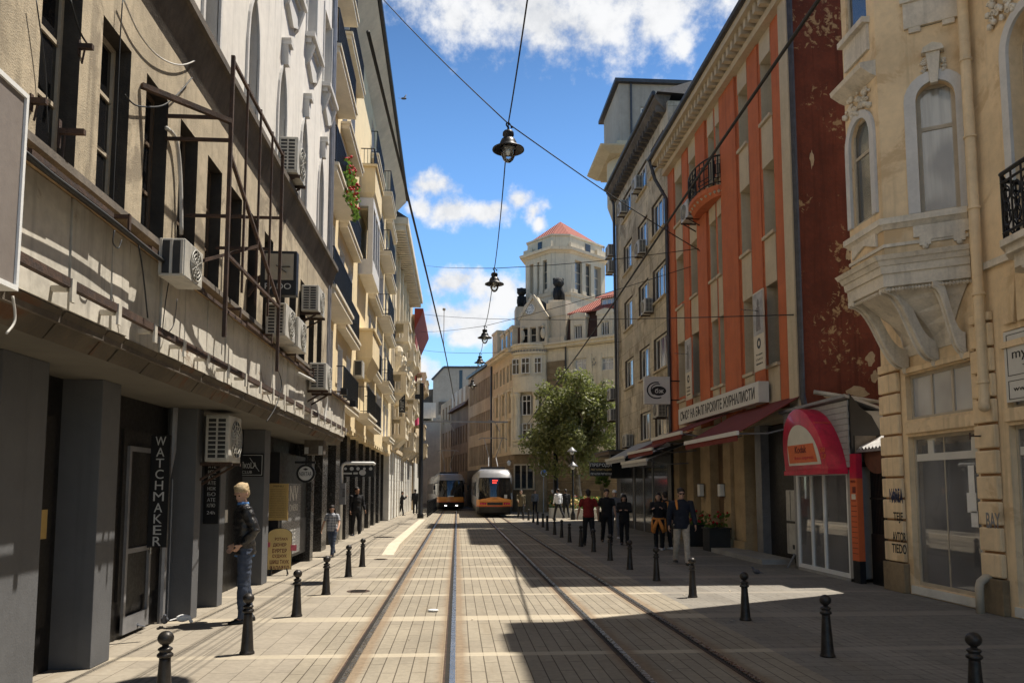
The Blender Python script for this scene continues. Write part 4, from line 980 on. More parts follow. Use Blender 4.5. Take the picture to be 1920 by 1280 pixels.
b = MB(); b.box(F, 20, 23, 18.6, 20.4, -3.5, -.6); b.build('rooftop_room', M['yellow'], G2); b = MB(); b.box(F, 19.7, 23.3, 20.4, 20.6, -3.7, -.3); b.build('rooftop_slab', M['gutter'], G2)
for k in range(10):
    u = 1.9 + k * 2.72; MB().box(F, u, u + .95, 0, 3.70, -.85, -.36).build('marble_pillar', M['marble'], G2, bevel=.015)
MB().box(F, .1, U1, 0, 3.70, -1.6, -1.25).build('shopfront', M['black_front'], G2)
t = thing('air_conditioner', 'air conditioner on the yellow facade under the protruding bay', 'air conditioner', F(9.1, 5.5, 0), AL)
MB().box(F, 8.5, 9.2, 5.6, 6.15, .01, .3).build('casing', M['ac_case'], t); MB().box(F, 8.49, 8.498, 5.64, 6.11, .05, .26).build('coil', M['ac_dark'], t)

# ================================================================ LEFT: ORNATE BUILDING WITH WHITE PIERS
F = Fr((-3.82, 45.1, 0), (0, 1, 0), (1, 0, 0))
G3 = thing('ornate_building', 'ornate cream house with white stone piers and stone balconies, beyond the yellow house', 'building', (-4, 55, 0))
U2 = 23.0; fz = [4.35, 7.5, 10.6, 13.7]
holes = [(u, u + 1.1, z + .3, z + 2.5) for z in fz for u in (1.0, 3.8, 6.6, 9.4, 12.2, 15.0, 17.8, 20.6)]
b = MB().wall(F, 0, U2, 4.0, 17.4, holes, .25, -.1); b.shell(F, 0, U2, 4.0, 17.4, 8, -.1); b.build('wall', M['cream_stone'], G3)
for h in holes: window(F, h[0], h[1], h[2], h[3], -.28, G3, 2, 2, .07, 'frame_cream', 'glass', .04, vs=[.7])
for k in range(11):
    u = .15 + k * 2.1
    b = MB()
    for j in range(7): b.box(F, u, u + 1.25, .02 + j * .565, .02 + j * .565 + .55, -.5, .0)
    b.box(F, u + .02, u + 1.23, 0, 3.97, -.48, -.015); b.build('stone_pier', M['white_stone'], G3)
MB().box(F, 0, U2, 0, 4.0, -1.0, -.46).build('shopfront', M['far_tan'], G3)
MB().box(F, 0, U2, 3.98, 4.22, -.5, .12).build('string_course', M['cream_stone'], G3)
def stone_balcony(F, u0, u1, z, d, parent, m):
    b = MB(); b.box(F, u0, u1, z - .22, z, -.08, d); b.box(F, u0 - .05, u1 + .05, z + .85, z + 1.0, -.08, d + .05)
    for u in (u0, u1 - .3): b.box(F, u, u + .3, z, z + .85, d - .3, d)
    n = max(2, int((u1 - u0 - .6) / .28))
    for k in range(n):
        uu = u0 + .3 + (u1 - u0 - .6) * (k + .5) / n; b.lathe(F(uu, z, d - .15), [(.06, 0), (.04, .12), (.085, .35), (.05, .65), (.07, .85)], 8)
    b.box(F, u0 + .3, u1 - .3, z, z + .1, d - .25, d - .05)
    for u in (u0 + .2, u1 - .5): b.prism(Fr(F(u, 0), F.n, F.u), [(0, z - .9), (.15, z - .85), (d * .75, z - .35), (d * .85, z - .22), (0, z - .22)], 0, .3)
    b.loft([[F(u0 + .1, z - .22, -.08), F(u1 - .1, z - .22, -.08), F(u1 - .1, z - .22, d * .9), F(u0 + .1, z - .22, d * .9)], [F(u0 + .5, z - .7, -.08), F(u1 - .5, z - .7, -.08), F(u1 - .5, z - .7, d * .35), F(u0 + .5, z - .7, d * .35)]])
    return b.build('balcony', M[m], parent)
for u, z in ((.8, 7.5), (.8, 4.9), (2.4, 10.8), (7.5, 6.3), (8.5, 10.6), (9.5, 4.6), (14, 7.5), (15, 11.2), (17, 4.8), (19, 9.4)): stone_balcony(F, u, u + 2.9, z, .85, G3, 'pale_stone')
b = MB()
for k in range(6):
    u = 2.2 + k * 3.5
    for z in (9.3, 9.9): b.ball(F(u, z, .25), .33, .33, .4, 8)
    b.prism(Fr(F(u - .3, 0), F.n, F.u), [(0, 8.6), (.2, 8.7), (.5, 9.3), (.55, 9.6), (0, 9.6)], 0, .6)
b.build('carved_console', M['pale_stone'], G3)
b = MB(); b.box(F, 0, U2 - 3, 17.0, 17.4, -.1, .9)
for k in range(40): b.box(F, .1 + k * .5, .1 + k * .5 + .25, 16.65, 17.0, -.1, .75)
b.build('dentil_cornice', M['grey_eave'], G3)
for u in (.5, 1.6, 5.5, 8.6, 11.4, 14.2): MB().box(F, u, u + .3, 4.2, 17, -.1, .08).build('pilaster', M['pale_stone'], G3)
b = MB(); b.loft([[F(0, 17.4, .85), F(20, 17.4, .85), F(20, 17.4, -6), F(0, 17.4, -6)], [F(0, 19.5, -2.5), F(20, 19.5, -2.5), F(20, 19.5, -6), F(0, 19.5, -6)]]); b.build('roof', M['gutter'], G3)
# dark hanging sign with a red dot
Y0 = 46.5; FC = facing_cam(Y0); a, c = gY(748, 773, Y0), gY(760, 728, Y0)
t = thing('hanging_sign', 'narrow black vertical sign with a red dot hanging from the ornate cream house', 'sign', (a.x, Y0, a.z))
MB().box(FC, a.x, c.x, a.z, c.z, -.1, 0).build('board', M['black_sign'], t)
disc(FC, (a.x + c.x) / 2, c.z - .28, .13, .002, .01, M['red_wall'], 'red_dot', t)
for k, ch in enumerate('ULSSA'): text(ch, FC, (a.x + c.x) / 2, c.z - .58 - k * .165, .2, .12, .002, M['grey_letter'], t, 'letter')
MB().bar((a.x, Y0 + .05, c.z - .1), (-3.9, Y0 + .05, c.z - .1), .05).build('arm', M['black_metal'], t)

# ================================================================ LEFT: RED HOUSE
F = Fr((-3.72, 68.2, 0), (0, 1, 0), (1, 0, 0))
G4 = thing('red_house', 'tall house with a deep red eave and magenta panel, far along the left side', 'house', (-4, 75, 0))
holes = [(u, u + 1.1, z + .3, z + 2.4) for z in (4.5, 7.7, 10.9, 14.0) for u in (1.0, 3.9, 6.8, 9.7)]
b = MB().wall(F, 0, 12, 0, 16.8, holes, .25); b.shell(F, 0, 12, 0, 16.8, 8); b.build('wall', M['cream_stone'], G4)
MB().box(F, .1, 3.8, 10.9, 15.0, .01, .06).build('red_panel', M['red_wall'], G4)
for h in holes: window(F, h[0], h[1], h[2], h[3], -.18, G4, 2, 2, .08, 'frame_white', 'glass', .04)
b = MB(); b.loft([[F(u, 15.2, .01), F(u, 16.9, .75), F(u, 17.1, .75), F(u, 17.1, 0.01)] for u in (-1, 12)]); b.build('eave', M['red_wall'], G4)
MB().box(F, .2, 2.6, 7.2, 10.6, .01, .3).build('pink_panel', M['pink_panel'], G4)
for u, z in ((1, 10.9), (5, 4.9), (7, 11.0), (.6, 6.3)): stone_balcony(F, u, u + 2.6, z, .9, G4, 'pale_stone')
MB().box(F, 0, 12, 0, 4.0, .01, .12).build('stone_base', M['white_stone'], G4)
# dark house where the street bends
def bent_block(name, label, pts, h, m, cat='building', rows=4, win=True, ww=1.1, wstep=2.4, glass='glass_dark', frame='frame_dark', z0=3.6, fh=3.0, roof=None, group=None, rowh=1.9):
    """a block along a polyline of two ground points seen from the street"""
    a, c = Vector((*pts[0], 0)), Vector((*pts[1], 0)); u = (c - a); ln = u.length; u.normalize()
    n = Vector((u.y, -u.x, 0)); mid = (a + c) / 2
    if n.dot(Vector((-6, mid.y, 0)) - mid if mid.x > -3 else Vector((1, 0, 0))) < 0: n = -n
    f = Fr(a, u, n); t = thing(name, label, cat, a, group)
    hs = []
    if win:
        k = 0
        while .6 + k * wstep + ww < ln: 
            for r in range(rows):
                if z0 + r * fh + rowh < h - .3: hs.append((.6 + k * wstep, .6 + k * wstep + ww, z0 + r * fh, z0 + r * fh + rowh))
            k += 1
    b = MB().wall(f, 0, ln, 0, h, hs, .22); b.shell(f, 0, ln, 0, h, 9); b.build('wall', M[m], t)
    for q in hs: window(f, *q, -.15, t, 2, 1, .08, frame, glass, .04)
    return t, f, ln
t, f, ln = bent_block('dark_house', 'dark house in shade at the bend, far left behind the black pole', ((-4.0, 81), (-8, 106)), 9.5, 'far_brown', rows=2)
# ================================================================ RIGHT: APRICOT CORNER BUILDING
G5 = thing('corner_building', 'apricot stucco building with a bracketed oriel, rusticated piers and shop windows, right foreground', 'building', (7.75, 9, 0))
RX = 7.75; RF = facing_left(RX)
def yx(px, X, py=900): return gX(px, py, X).y
HB = 15.6
YN, YFAR = -6.0, yx(1661, RX, 900)
s1 = (yx(1836, RX), yx(1706, RX)); s2 = (8.35, yx(1897, RX))
zs0, zs1 = .16, gX(1712, 818, RX).z
t0_, t1_ = gX(1706, 787, RX).z, gX(1706, 703, RX).z
w_r = gX(1886, 300, RX).y
holes = [(s1[0], s1[1], zs0, zs1, .18), (s2[0], s2[1], zs0, zs1, .18), (s1[0] + .06, s1[1], t0_, t1_, .12), (s2[0], s2[1], t0_ - .05, 4.0, .10), (5.5, 7.6, zs0, zs1, .18), (5.5, 7.6, t0_, 4.0, .12),
         (w_r - 1.0, w_r - .18, 5.35, 8.35, .3), (6.4, 7.3, 5.35, 8.35, .3), (w_r - 1.0, w_r - .18, 9.8, 12.4, .3), (6.4, 7.3, 9.8, 12.4, .3)]
b = MB().wall(RF, YN, YFAR, 0.0, HB, holes); b.poly([RF(YN, HB), RF(YFAR, HB), RF(YFAR, HB, -9), RF(YN, HB, -9)]); b.poly([RF(YN, 0, -9), RF(YFAR, 0, -9), RF(YFAR, HB, -9), RF(YN, HB, -9)])
for u in (YN, YFAR): b.poly([RF(u, 0), RF(u, HB), RF(u, HB, -9), RF(u, 0, -9)])
for h in holes[6:8]: arch_fill(b, RF, h[0], h[1], 7.9, 8.35, 0, -.28)
b.build('wall', M['apricot'], G5)
for h in holes[2:4] + holes[5:6]: window(RF, h[0], h[1], h[2], h[3], -.09, G5, 3, 1, .05, 'frame_cream', 'glass_milk', .05)
for h in holes[6:]: window(RF, h[0], h[1], h[2], h[3], -.2, G5, 2, 2, .07, 'frame_cream', 'glass', .06, vs=[.68])
for h in (holes[0], holes[1], holes[4]):
    a = MB(); u0, u1 = h[0], h[1]
    for q in ((u0, u0 + .05, zs0, zs1), (u1 - .05, u1, zs0, zs1), (u0 + .05, u1 - .05, zs0, zs0 + .06), (u0 + .05, u1 - .05, zs1 - .05, zs1)): a.box(RF, *q, -.10, -.16)
    a.box(RF, (u0 * .45 + u1 * .55) - .012, (u0 * .45 + u1 * .55) + .012, zs0 + .06, zs1 - .05, -.115, -.13)
    o = a.build('shop_window', M['frame_cream'], G5)
    MB().box(RF, u0 + .04, u1 - .04, zs0 + .05, zs1 - .04, -.12, -.128).build('glass', M['glass_clear'], o)
    a = MB(); a.box(RF, u0 + .06, u1 - .06, zs1 - .42, zs1 - .30, -.135, -.15); a.box(RF, u0 + .06, u0 + .3, zs1 - .3, zs1 - .08, -.135, -.15); a.box(RF, u1 - .55, u1 - .4, zs1 - .3, zs1 - .08, -.135, -.15); a.v = [p - X_ * .03 for p in a.v]; a.build('paper_strip', M['sign_white'], o)
    a = MB(); a.box(RF, u0 - .05, u1 + .05, .02, .15, -.02, .03); a.build('sill', M['white_stone'], o)
# interior of the shop behind the glass
b = MB(); x0, x1 = RX + .2, RX + 3.2
b.poly([(x0, 5, .1), (x1, 5, .1), (x1, YFAR - .1, .1), (x0, YFAR - .1, .1)]); b.poly([(x1, 5, .1), (x1, YFAR - .1, .1), (x1, YFAR - .1, 2.8), (x1, 5, 2.8)])
b.poly([(x0, YFAR - .1, .1), (x1, YFAR - .1, .1), (x1, YFAR - .1, 2.8), (x0, YFAR - .1, 2.8)]); b.poly([(x0, 5, 2.8), (x1, 5, 2.8), (x1, YFAR - .1, 2.8), (x0, YFAR - .1, 2.8)]); b.poly([(x0, 5, .1), (x1, 5, .1), (x1, 5, 2.8), (x0, 5, 2.8)])
b.build('shop_interior', mat('shop_interior', (0.50, 0.49, 0.48), .8, .08, 2, 0), G5)
b = MB(); b.box(WORLD, 7.95, 8.0, 1.00, 1.03, s1[0], s1[1]); 
for z in (.86, .94, 1.02): b.box(WORLD, 8.3, 8.34, z, z + .055, s1[0], s1[1] + .6)
b.build('display_rail', M['white_paint'], G5)
t = thing('wall_picture', 'dark framed picture hanging inside the apricot corner shop window', 'picture', (9.3, 13.1, 1.7))
FC = facing_cam(13.0)
MB().box(FC, 8.62, 9.2, 1.75, 2.4, -.04, 0).build('frame', M['frame_dark'], t); MB().box(FC, 8.68, 9.14, 1.81, 2.34, 0.001, .006).build('canvas', mat('brown_canvas', (.22, .09, .04), .7, .5, 4, 0), t)
MB().box(FC, 8.82, 9.0, 1.88, 2.25, .007, .01).build('dark_figure', M['letter_black'], t)
# dress form with a jacket, and a pale armchair
t = thing('mannequin', 'shop mannequin in a grey jacket standing behind the corner shop glass', 'mannequin', (8.25, 11.75, .1))
rg = lambda z, rx, ry, cx=8.25, cy=11.75: [(cx + rx * math.cos(2 * math.pi * k / 16), cy + ry * math.sin(2 * math.pi * k / 16), z) for k in range(16)]
MB().loft([rg(1.05, .17, .22), rg(1.3, .13, .19), rg(1.55, .15, .23), rg(1.72, .13, .22), rg(1.8, .06, .09), rg(1.86, .05, .05)]).build('jacket', M['grey_cloth'], t, True)
MB().ball((8.25, 11.75, 1.98), .085, .09, .12, 12).build('head', M['frame_cream'], t, True)
b = MB(); b.tube([(8.25, 11.75, .14), (8.25, 11.75, 1.06)], .02, 8); b.lathe((8.25, 11.75, .1), [(.18, 0), (.18, .02), (.02, .04)], 14); b.build('stand', M['steel'], t, True)
b = MB()
for s in (-1, 1): b.tube([(8.25, 11.75 + s * .2, 1.7), (8.2, 11.75 + s * .3, 1.42), (8.05, 11.75 + s * .24, 1.25)], [.06, .05, .04], 8)
b.build('sleeves', M['grey_cloth'], t, True)
t = thing('armchair', 'white armchair low in the apricot corner shop window', 'armchair', (8.3, 12.7, .1))
MB().box(WORLD, 8.0, 8.6, .25, .5, 12.4, 13.0).build('seat', M['white_cloth'], t, bevel=.05); MB().box(WORLD, 8.52, 8.7, .3, .95, 12.4, 13.0).build('backrest', M['white_cloth'], t, bevel=.06)
b = MB(); b.box(WORLD, 8.0, 8.6, .3, .68, 12.28, 12.4); b.box(WORLD, 8.0, 8.6, .3, .68, 13.0, 13.12); b.build('arms', M['white_cloth'], t, bevel=.04)
b = MB(); [b.box(WORLD, x, x + .04, .1, .26, y, y + .04) for x in (8.02, 8.55) for y in (12.32, 13.05)]; b.build('legs', M['frame_dark'], t)
t = thing('side_table', 'black draped cube table at the right side of the corner shop window', 'table', (8.1, 11.5, .1))
MB().box(WORLD, 8.0, 8.4, .1, .72, 11.38, 11.72).build('drape', M['black_cloth'], t, bevel=.02); MB().box(WORLD, 7.97, 8.43, .72, .75, 11.35, 11.75).build('top', M['white_paint'], t)
b = MB()
for k, (dy, z, w, h) in enumerate(((.28, 1.72, .14, .42), (.26, 1.42, .22, .3), (.24, 1.2, .16, .24), (.02, 2.0, .18, .12))): b.box(RF, s1[0] + dy, s1[0] + dy + w, z, z + h, -.112, -.117)
b.build('window_notice', M['white_paint'], G5)
# rusticated piers
def pier(y0, y1, zt):
    z = .52; k = 0
    while z < zt:
        h = .335; ins = 0.0
        MB().box(RF, y0, y1, z, min(z + h, zt), 0.003, .085).build('stone_block', M['apricot'], G5, bevel=.022); z += h + .035
    MB().box(RF, y0 - .03, y1 + .03, 0.0, .50, .003, .11).build('pier_base', M['brown_stone'], G5, bevel=.01)
    MB().box(RF, y0 + .02, y1 - .02, .5, zt, .001, .02).build('pier_core', M['apricot_dark'], G5)
pa = (yx(1697, RX), YFAR - .01); pb = (yx(1880, RX), yx(1838, RX) - .03)
pier(*pa, 4.0); pier(*pb, 4.35); pier(7.7, 8.28, 4.35)
for y0, y1 in (s1, s2):
    MB().box(RF, y0 - .02, y1 + .02, zs1 + .05, t0_ - .05, .003, .05).build('spandrel', M['apricot'], G5, bevel=.01)
    MB().box(RF, y0 - .02, y1 + .02, t1_ + .03, t1_ + .12, .003, .06).build('lintel', M['apricot'], G5)
for k in range(6):
    a = MB(); u = s2[1] - .1 - k * .28; a.prism(RF, [(u, 4.08), (u - .2, 4.08), (u - .3 + k * .05, 4.75), (u - .06 + k * .05, 4.75)], .003, .07); a.build('voussoir', M['apricot'], G5, bevel=.012)
# graffiti on the piers
def graf(txt, px, py, w, h, m='letter_black'):
    p = gX(px, py, RX - .087); f = facing_left(RX); text(txt, f, p.y, p.z, w, h, .086, M[m], G5, 'graffiti', .002, True)
mblue = mat('navy_spray', (.03, .04, .10), .6, .3, 9, 0)
M['navy_spray'] = mblue
graf('NAREA', 1680, 928, .42, .24, 'navy_spray'); graf('AWA', 1682, 932, .36, .2, 'navy_spray'); graf('TEJE', 1684, 970, .30, .19); graf('AVTOR', 1686, 1006, .42, .17); graf('TIEDO', 1686, 1028, .46, .16)
graf('BAY', 1862, 975, .3, .22, 'pipe_grey')
# white sign board over the second window
f = facing_left(RX); a, c = gX(1888, 755, RX - .03), gX(1935, 655, RX - .03)
t = thing('shop_sign', 'white printed sign board over the rightmost shop window, cut by the picture edge', 'sign', (RX, c.y, a.z))
MB().box(f, c.y - 1.3, a.y, a.z, 3.98, .012, .03).build('board', M['sign_white'], t)
yl = a.y - .06
b = MB()
for v0, v1 in ((3.35, 3.93), (3.02, 3.28)):
    for q in ((yl, yl - 1.4, v0, v0 + .008), (yl, yl - 1.4, v1 - .008, v1), (yl - .008, yl, v0, v1)): b.box(f, min(q[0], q[1]), max(q[0], q[1]), q[2], q[3], .031, .036)
b.build('border', M['letter_black'], t)
text('my. Print', f, yl - .55, 3.63, .9, .18, .031, M['letter_black'], t); text('"модна къща"', f, yl - .55, 3.46, .5, .05, .031, M['letter_black'], t); text('www.myprint', f, yl - .52, 3.15, .85, .09, .031, M['letter_black'], t)
# downpipes
b = MB(); yp = yx(1832, 7.63, 500); b.tube([(7.63, yp, 16), (7.63, yp, 5.2), (7.63, yp, 3.1), (7.60, yp - .02, 2.98), (7.55, yp - .1, 2.95)], .075, 12)
for z in (3.3, 4.6, 5.9, 7.0, 8.2): b.lathe((7.63, yp, z), [(.09, 0), (.09, .04)], 12)
b.build('downpipe', M['apricot'], G5, True)
b = MB(); p = gZ(1862, 1150); b.tube([(7.7, p.y + .05, .5), (7.62, p.y + .05, .5), (7.54, p.y + .05, .44), (7.52, p.y + .05, .36), (7.52, p.y + .05, 0)], .06, 10); b.build('drain_elbow', M['frame_cream'], G5, True)
b = MB(); p = gX(1668, 830, 7.6); b.bar((7.66, pb[0] + .3, 2.55), (7.5, pb[0] + .3, 2.55), .02); b.bar((7.5, pb[0] + .3, 2.5), (7.5, pb[0] + .3, 2.6), .02); b.build('hook', M['rust'], G5)
# ---- oriel
A = Vector((7.75, 11.32, 0)); B = Vector((6.78, 11.97, 0)); C = Vector((6.78, 13.05, 0)); D = Vector((7.75, 13.68, 0))
F2 = Fr(A, B - A, Vector((-(B - A).y, (B - A).x, 0))); 
if F2.n.y > 0: F2 = Fr(A, B - A, -F2.n)
L2 = (B - A).length
F1 = Fr((6.78, 0, 0), Y_, -X_)
F3 = Fr(C, D - C, Vector((-.54, .84, 0))); L3 = (D - C).length
zb = gF(F2, 1680, 488)[1]
ZO = 15.2
u_r, u_l = gF(F2, 1797, 300)[0], gF(F2, 1722, 300)[0]
za, zl, zh = gF(F2, 1760, 395)[1], gF(F2, 1760, 232)[1], gF(F2, 1762, 150)[1]
h2 = [(u_r, u_l, za, zh, .22), (u_r, u_l, 9.1, 11.3, .22), (u_r, u_l, 12.3, 14.3, .22)]
y_a, y_b = B.y + .24, C.y - .16
z1a, z1h = gX(1645, 400, 6.78).z, gX(1650, 190, 6.78).z
h1 = [(y_a, y_b, z1a, z1h, .1), (y_a, y_b, gX(1640, 20, 6.78).z, 11.2, .1), (y_a, y_b, 12.3, 14.3, .1)]
b = MB().wall(F2, 0, L2, zb, ZO, h2); b.wall(F1, B.y, C.y, zb, ZO, h1); b.wall(F3, 0, L3, zb, ZO)
b.poly([A + Z_ * ZO, B + Z_ * ZO, C + Z_ * ZO, D + Z_ * ZO])
rr_ = (u_l - u_r) / 2
arch_fill(b, F2, u_r, u_l, zh - rr_, zh, 0, -.2); arch_fill(b, F1, y_a, y_b, z1h - .4, z1h, 0, -.095)
OR = b.build('oriel', M['apricot'], G5)
for h in h2: window(F2, h[0], h[1], h[2], h[3], -.12, G5, 1, 2, .06, 'frame_cream', 'glass_curtain', .06, vs=[(zl - za) / (zh - za)])
for h in h1: window(F1, h[0], h[1], h[2], h[3], -.04, G5, 1, 2, .05, 'frame_cream', 'glass', .05, vs=[.66])
b = MB(); arch_trim(b, F2, u_r, u_l, za, zh - rr_, rr_, .17, .002, .05); arch_trim(b, F1, y_a, y_b, z1a, z1h - .4, .4, .13, .002, .05); b.build('window_surround', M['white_trim'], OR)
def course(z0, z1, d0, d1, name='moulding', m='oriel_trim'):
    """a moulding running round the three faces of the oriel; d0/d1 = projection at bottom/top"""
    def ring(d, z):
        q = []
        na, nb, nc = F2.n, F1.n, F3.n
        m1 = (na + nb).normalized() / max(.5, (na + nb).normalized().dot(nb)); m2 = (nb + nc).normalized() / max(.5, (nb + nc).normalized().dot(nb))
        return [A + na * d + Z_ * z, B + m1 * d + Z_ * z, C + m2 * d + Z_ * z, D + nc * d + Z_ * z, D - Y_ * .05 + Z_ * z, A + Y_ * .05 + Z_ * z]
    q = MB(); q.loft([ring(d0, z0), ring(d1, z1)]); return q.build(name, M[m], OR)
zs_ = za - .02
course(zs_ - .10, zs_, .10, .10, 'sill_course'); course(zs_ - .17, zs_ - .10, .02, .08, 'sill_course')
for z0, z1, d0, d1 in ((zb - .02, zb + .05, .20, .24), (zb - .10, zb - .02, .14, .18), (zb - .22, zb - .10, .10, .12), (zb - .42, zb - .22, .06, .07), (zb + .22, zb + .27, .03, .03)): course(z0, z1, d0, d1, 'cornice')
# apron panels under the windows
b = MB(); w_ = (u_l - u_r)
pu = [(u_r - .12, zs_ - .18), (u_l + .12, zs_ - .18), (u_l + .12, zs_ - .36), (u_l + .04, zs_ - .36), (u_l + .04, zs_ - .50), (u_l - .12, zs_ - .50), (u_l - .12, zs_ - .42), (u_r + .12, zs_ - .42), (u_r + .12, zs_ - .50), (u_r - .04, zs_ - .50), (u_r - .04, zs_ - .36), (u_r - .12, zs_ - .36)]
b.prism(F2, pu, .002, .045)
for u in (u_r + .04, u_l - .04): b.ball(F2(u, zs_ - .52, .04), .05, n=8)
b.build('apron_panel', M['oriel_trim'], OR); b = MB()
b.prism(F1, [(y_a - .05, z1a - .2), (y_b + .05, z1a - .2), (y_b + .05, z1a - .55), (y_b - .1, z1a - .5), ((y_a + y_b) / 2, z1a - .42), (y_a + .1, z1a - .5), (y_a - .05, z1a - .55)], .002, .04)
b.build('apron_panel', M['oriel_trim'], OR)
# upper apron block on the splayed face and hood over the front window
z9 = gF(F2, 1730, 50)[1]
b = MB(); b.box(F2, u_r - .12, u_l + .12, z9, z9 + .42, .002, .06); b.box(F2, u_r - .16, u_l + .16, z9 + .42, z9 + .50, .002, .10); b.box(F2, u_r - .05, u_r + .12, z9 - .08, z9, .002, .05); b.box(F2, u_l - .12, u_l + .05, z9 - .08, z9, .002, .05); b.build('apron_panel', M['oriel_trim'], OR)
zh1 = gX(1650, 95, 6.6).z
b = MB(); b.prism(Fr((6.78, 0, 0), -X_, Y_), [(0.002, zh1 - .16), (.10, zh1 - .12), (.26, zh1 - .02), (.28, zh1 + .05), (.0, zh1 + .12)], y_a - .22, y_b + .14); b.build('window_hood', M['oriel_trim'], OR)
z1t = h1[1][2]
b = MB(); b.box(F1, y_a - .1, y_b + .08, z1t - .1, z1t, .002, .14); b.box(F1, y_a - .06, y_b + .04, z1t - .55, z1t - .1, .002, .05); b.build('upper_sill', M['oriel_trim'], OR)
def carve(F, u, v, su, sv, n, seed, d=.03):
    q = MB(); rd = random.Random(seed)
    for k in range(n):
        a = rd.uniform(-1, 1); c = rd.uniform(-1, 1)
        if rd.random() < .5:
            pts = [F(u + su * (a * .8 + .16 * math.cos(t * .7) * (1 - t / 14)), v + sv * (c * .8 + .16 * math.sin(t * .7) * (1 - t / 14)), d + .01 * rd.random()) for t in range(12)]; q.tube(pts, [.02 - .001 * t for t in range(12)], 5)
        else: q.ball(F(u + su * a, v + sv * c, d), .028 + .03 * rd.random(), n=6)
    return q
q = carve(F1, (y_a + y_b) / 2 + .05, zh1 - .36, (y_b - y_a) * .62, .22, 46, 3, .03); q.build('carved_ornament', M['oriel_trim'], OR, True)
zk = zh + .02; uk = (u_r + u_l) / 2
q = carve(F2, uk, zk + .25, .2, .14, 22, 5, .03); q.prism(F2, [(uk - .05, zk - .08), (uk + .05, zk - .08), (uk + .10, zk + .42), (uk - .10, zk + .42)], .01, .1); q.prism(F2, [(uk - .16, zk + .42), (uk + .16, zk + .42), (uk + .13, zk + .5), (uk, zk + .56), (uk - .13, zk + .5)], .01, .14); q.build('keystone', M['oriel_trim'], OR)
# S-shaped consoles and ribbed underside
zc = zb - .42; zw = gX(1785, 655, 7.6).z
def s_curve(n=12):
    out = []
    for k in range(n + 1):
        t = k / n; out.append((1 - t, t))
    return out
def console(P0, P1, w, name='console'):
    """P0 outer point under the oriel cornice, P1 foot on the wall; S curve in the vertical plane between them"""
    q = MB(); dirn = (P1 - P0); hd = Vector((dirn.x, dirn.y, 0)); ln = hd.length; hd.normalize(); f = Fr(P0, hd, hd.cross(Z_))
    h = -dirn.z; pts = []
    for k in range(17):
        t = k / 16; x = ln * t; y = -h * (t - math.sin(2 * math.pi * t) / (2 * math.pi) * .9)
        pts.append((x, y - .06))
    up_ = [(x, min(y + .30, .0)) for x, y in pts]
    for k in range(16): q.prism(f, [pts[k], pts[k + 1], up_[k + 1], up_[k]], -w / 2, w / 2)
    low = [f(x, y - .01, 0) for x, y in pts]
    for dd in (-w * .35, w * .35): q.tube([f(x, y - .012, dd) for x, y in pts], .022, 5)
    q.ball(f(ln, -h - .08, 0), .07, .07, .1, 8)
    return q.build(name, M['oriel_trim'], OR)
console(Vector((6.72, 13.0, zc)), Vector((7.72, 13.12, zw)), .16); console(Vector((6.75, 12.02, zc)), Vector((7.72, 12.28, zw)), .16); console(Vector((7.3, 11.62, zc)), Vector((7.73, 11.55, zw)), .16)
b = MB(); na = 5
prev = None; rings = []
for k in range(na + 1):
    t = k / na; s = (1 - t) ** 1.6; sx = s
    pa_ = lambda P: Vector((7.75 - (7.75 - P.x) * sx * .92 - .02, 12.5 + (P.y - 12.5) * (.55 + .45 * sx), 0))
    z = zc - (zc - zw - .12) * t
    rings.append([pa_(A) + Z_ * z, pa_(B) + Z_ * z, pa_(C) + Z_ * z, pa_(D) + Z_ * z, Vector((7.78, 13.0, z)), Vector((7.78, 12.0, z))])
b.loft(rings); b.build('oriel_underside', M['oriel_trim'], OR)
q = MB()
for k in range(26): 
    t = k / 25; P = A.lerp(B, t); q.ball(P + F2.n * .02 + Z_ * (zc - .05), .035, n=5)
for k in range(20): q.ball(B.lerp(C, k / 19) + Z_ * (zc - .05) + F1.n * .02, .035, n=5)
q.build('leaf_frieze', M['oriel_trim'], OR)
# balcony with wrought iron at the right edge
bz = gX(1880, 455, 7.15).z
b = MB(); yb0 = gX(1872, 430, 7.15).y
pts = [(7.75, yb0 + .25), (7.35, yb0 + .18), (7.12, yb0 - .05), (7.08, yb0 - .5), (7.08, yb0 - 2.2), (7.75, yb0 - 2.2)]
FH = Fr((0, 0, 0), X_, Z_)
for d0, d1, k in ((bz - .06, bz + .03, 1.0), (bz - .16, bz - .06, .9), (bz - .34, bz - .16, .75)):
    b.loft([[(7.75 - (7.75 - x) * k, y - (1 - k) * .15, d0) for x, y in pts], [(7.75 - (7.75 - x) * k, y - (1 - k) * .15, d1) for x, y in pts]])
BL = b.build('balcony', M['oriel_trim'], G5)
b = MB(); path = [Vector((7.72, yb0 + .2, 0)), Vector((7.38, yb0 + .13, 0)), Vector((7.17, yb0 - .07, 0)), Vector((7.13, yb0 - .5, 0)), Vector((7.13, yb0 - 2.2, 0))]
for z, r in ((bz + .92, .03), (bz + .8, .018), (bz + .12, .02)): b.tube([p + Z_ * z for p in path], r, 6)
seg = [(path[i], path[i + 1]) for i in range(4)]
for a, c in seg:
    n = max(2, int((c - a).length / .16))
    for k in range(n):
        p = a.lerp(c, k / n); b.tube([p + Z_ * (bz + .03), p + Z_ * (bz + .92)], .014, 5)
        t = (c - a).normalized(); m_ = a.lerp(c, (k + .5) / n)
        for zz, rr2 in ((.3, .07), (.62, .075), (.46, .05)): b.tube([m_ + t * (rr2 * math.cos(q * .7)) + Z_ * (bz + zz + rr2 * 1.4 * math.sin(q * .7)) for q in range(10)], .012, 4)
b.build('iron_railing', M['black_metal'], BL)
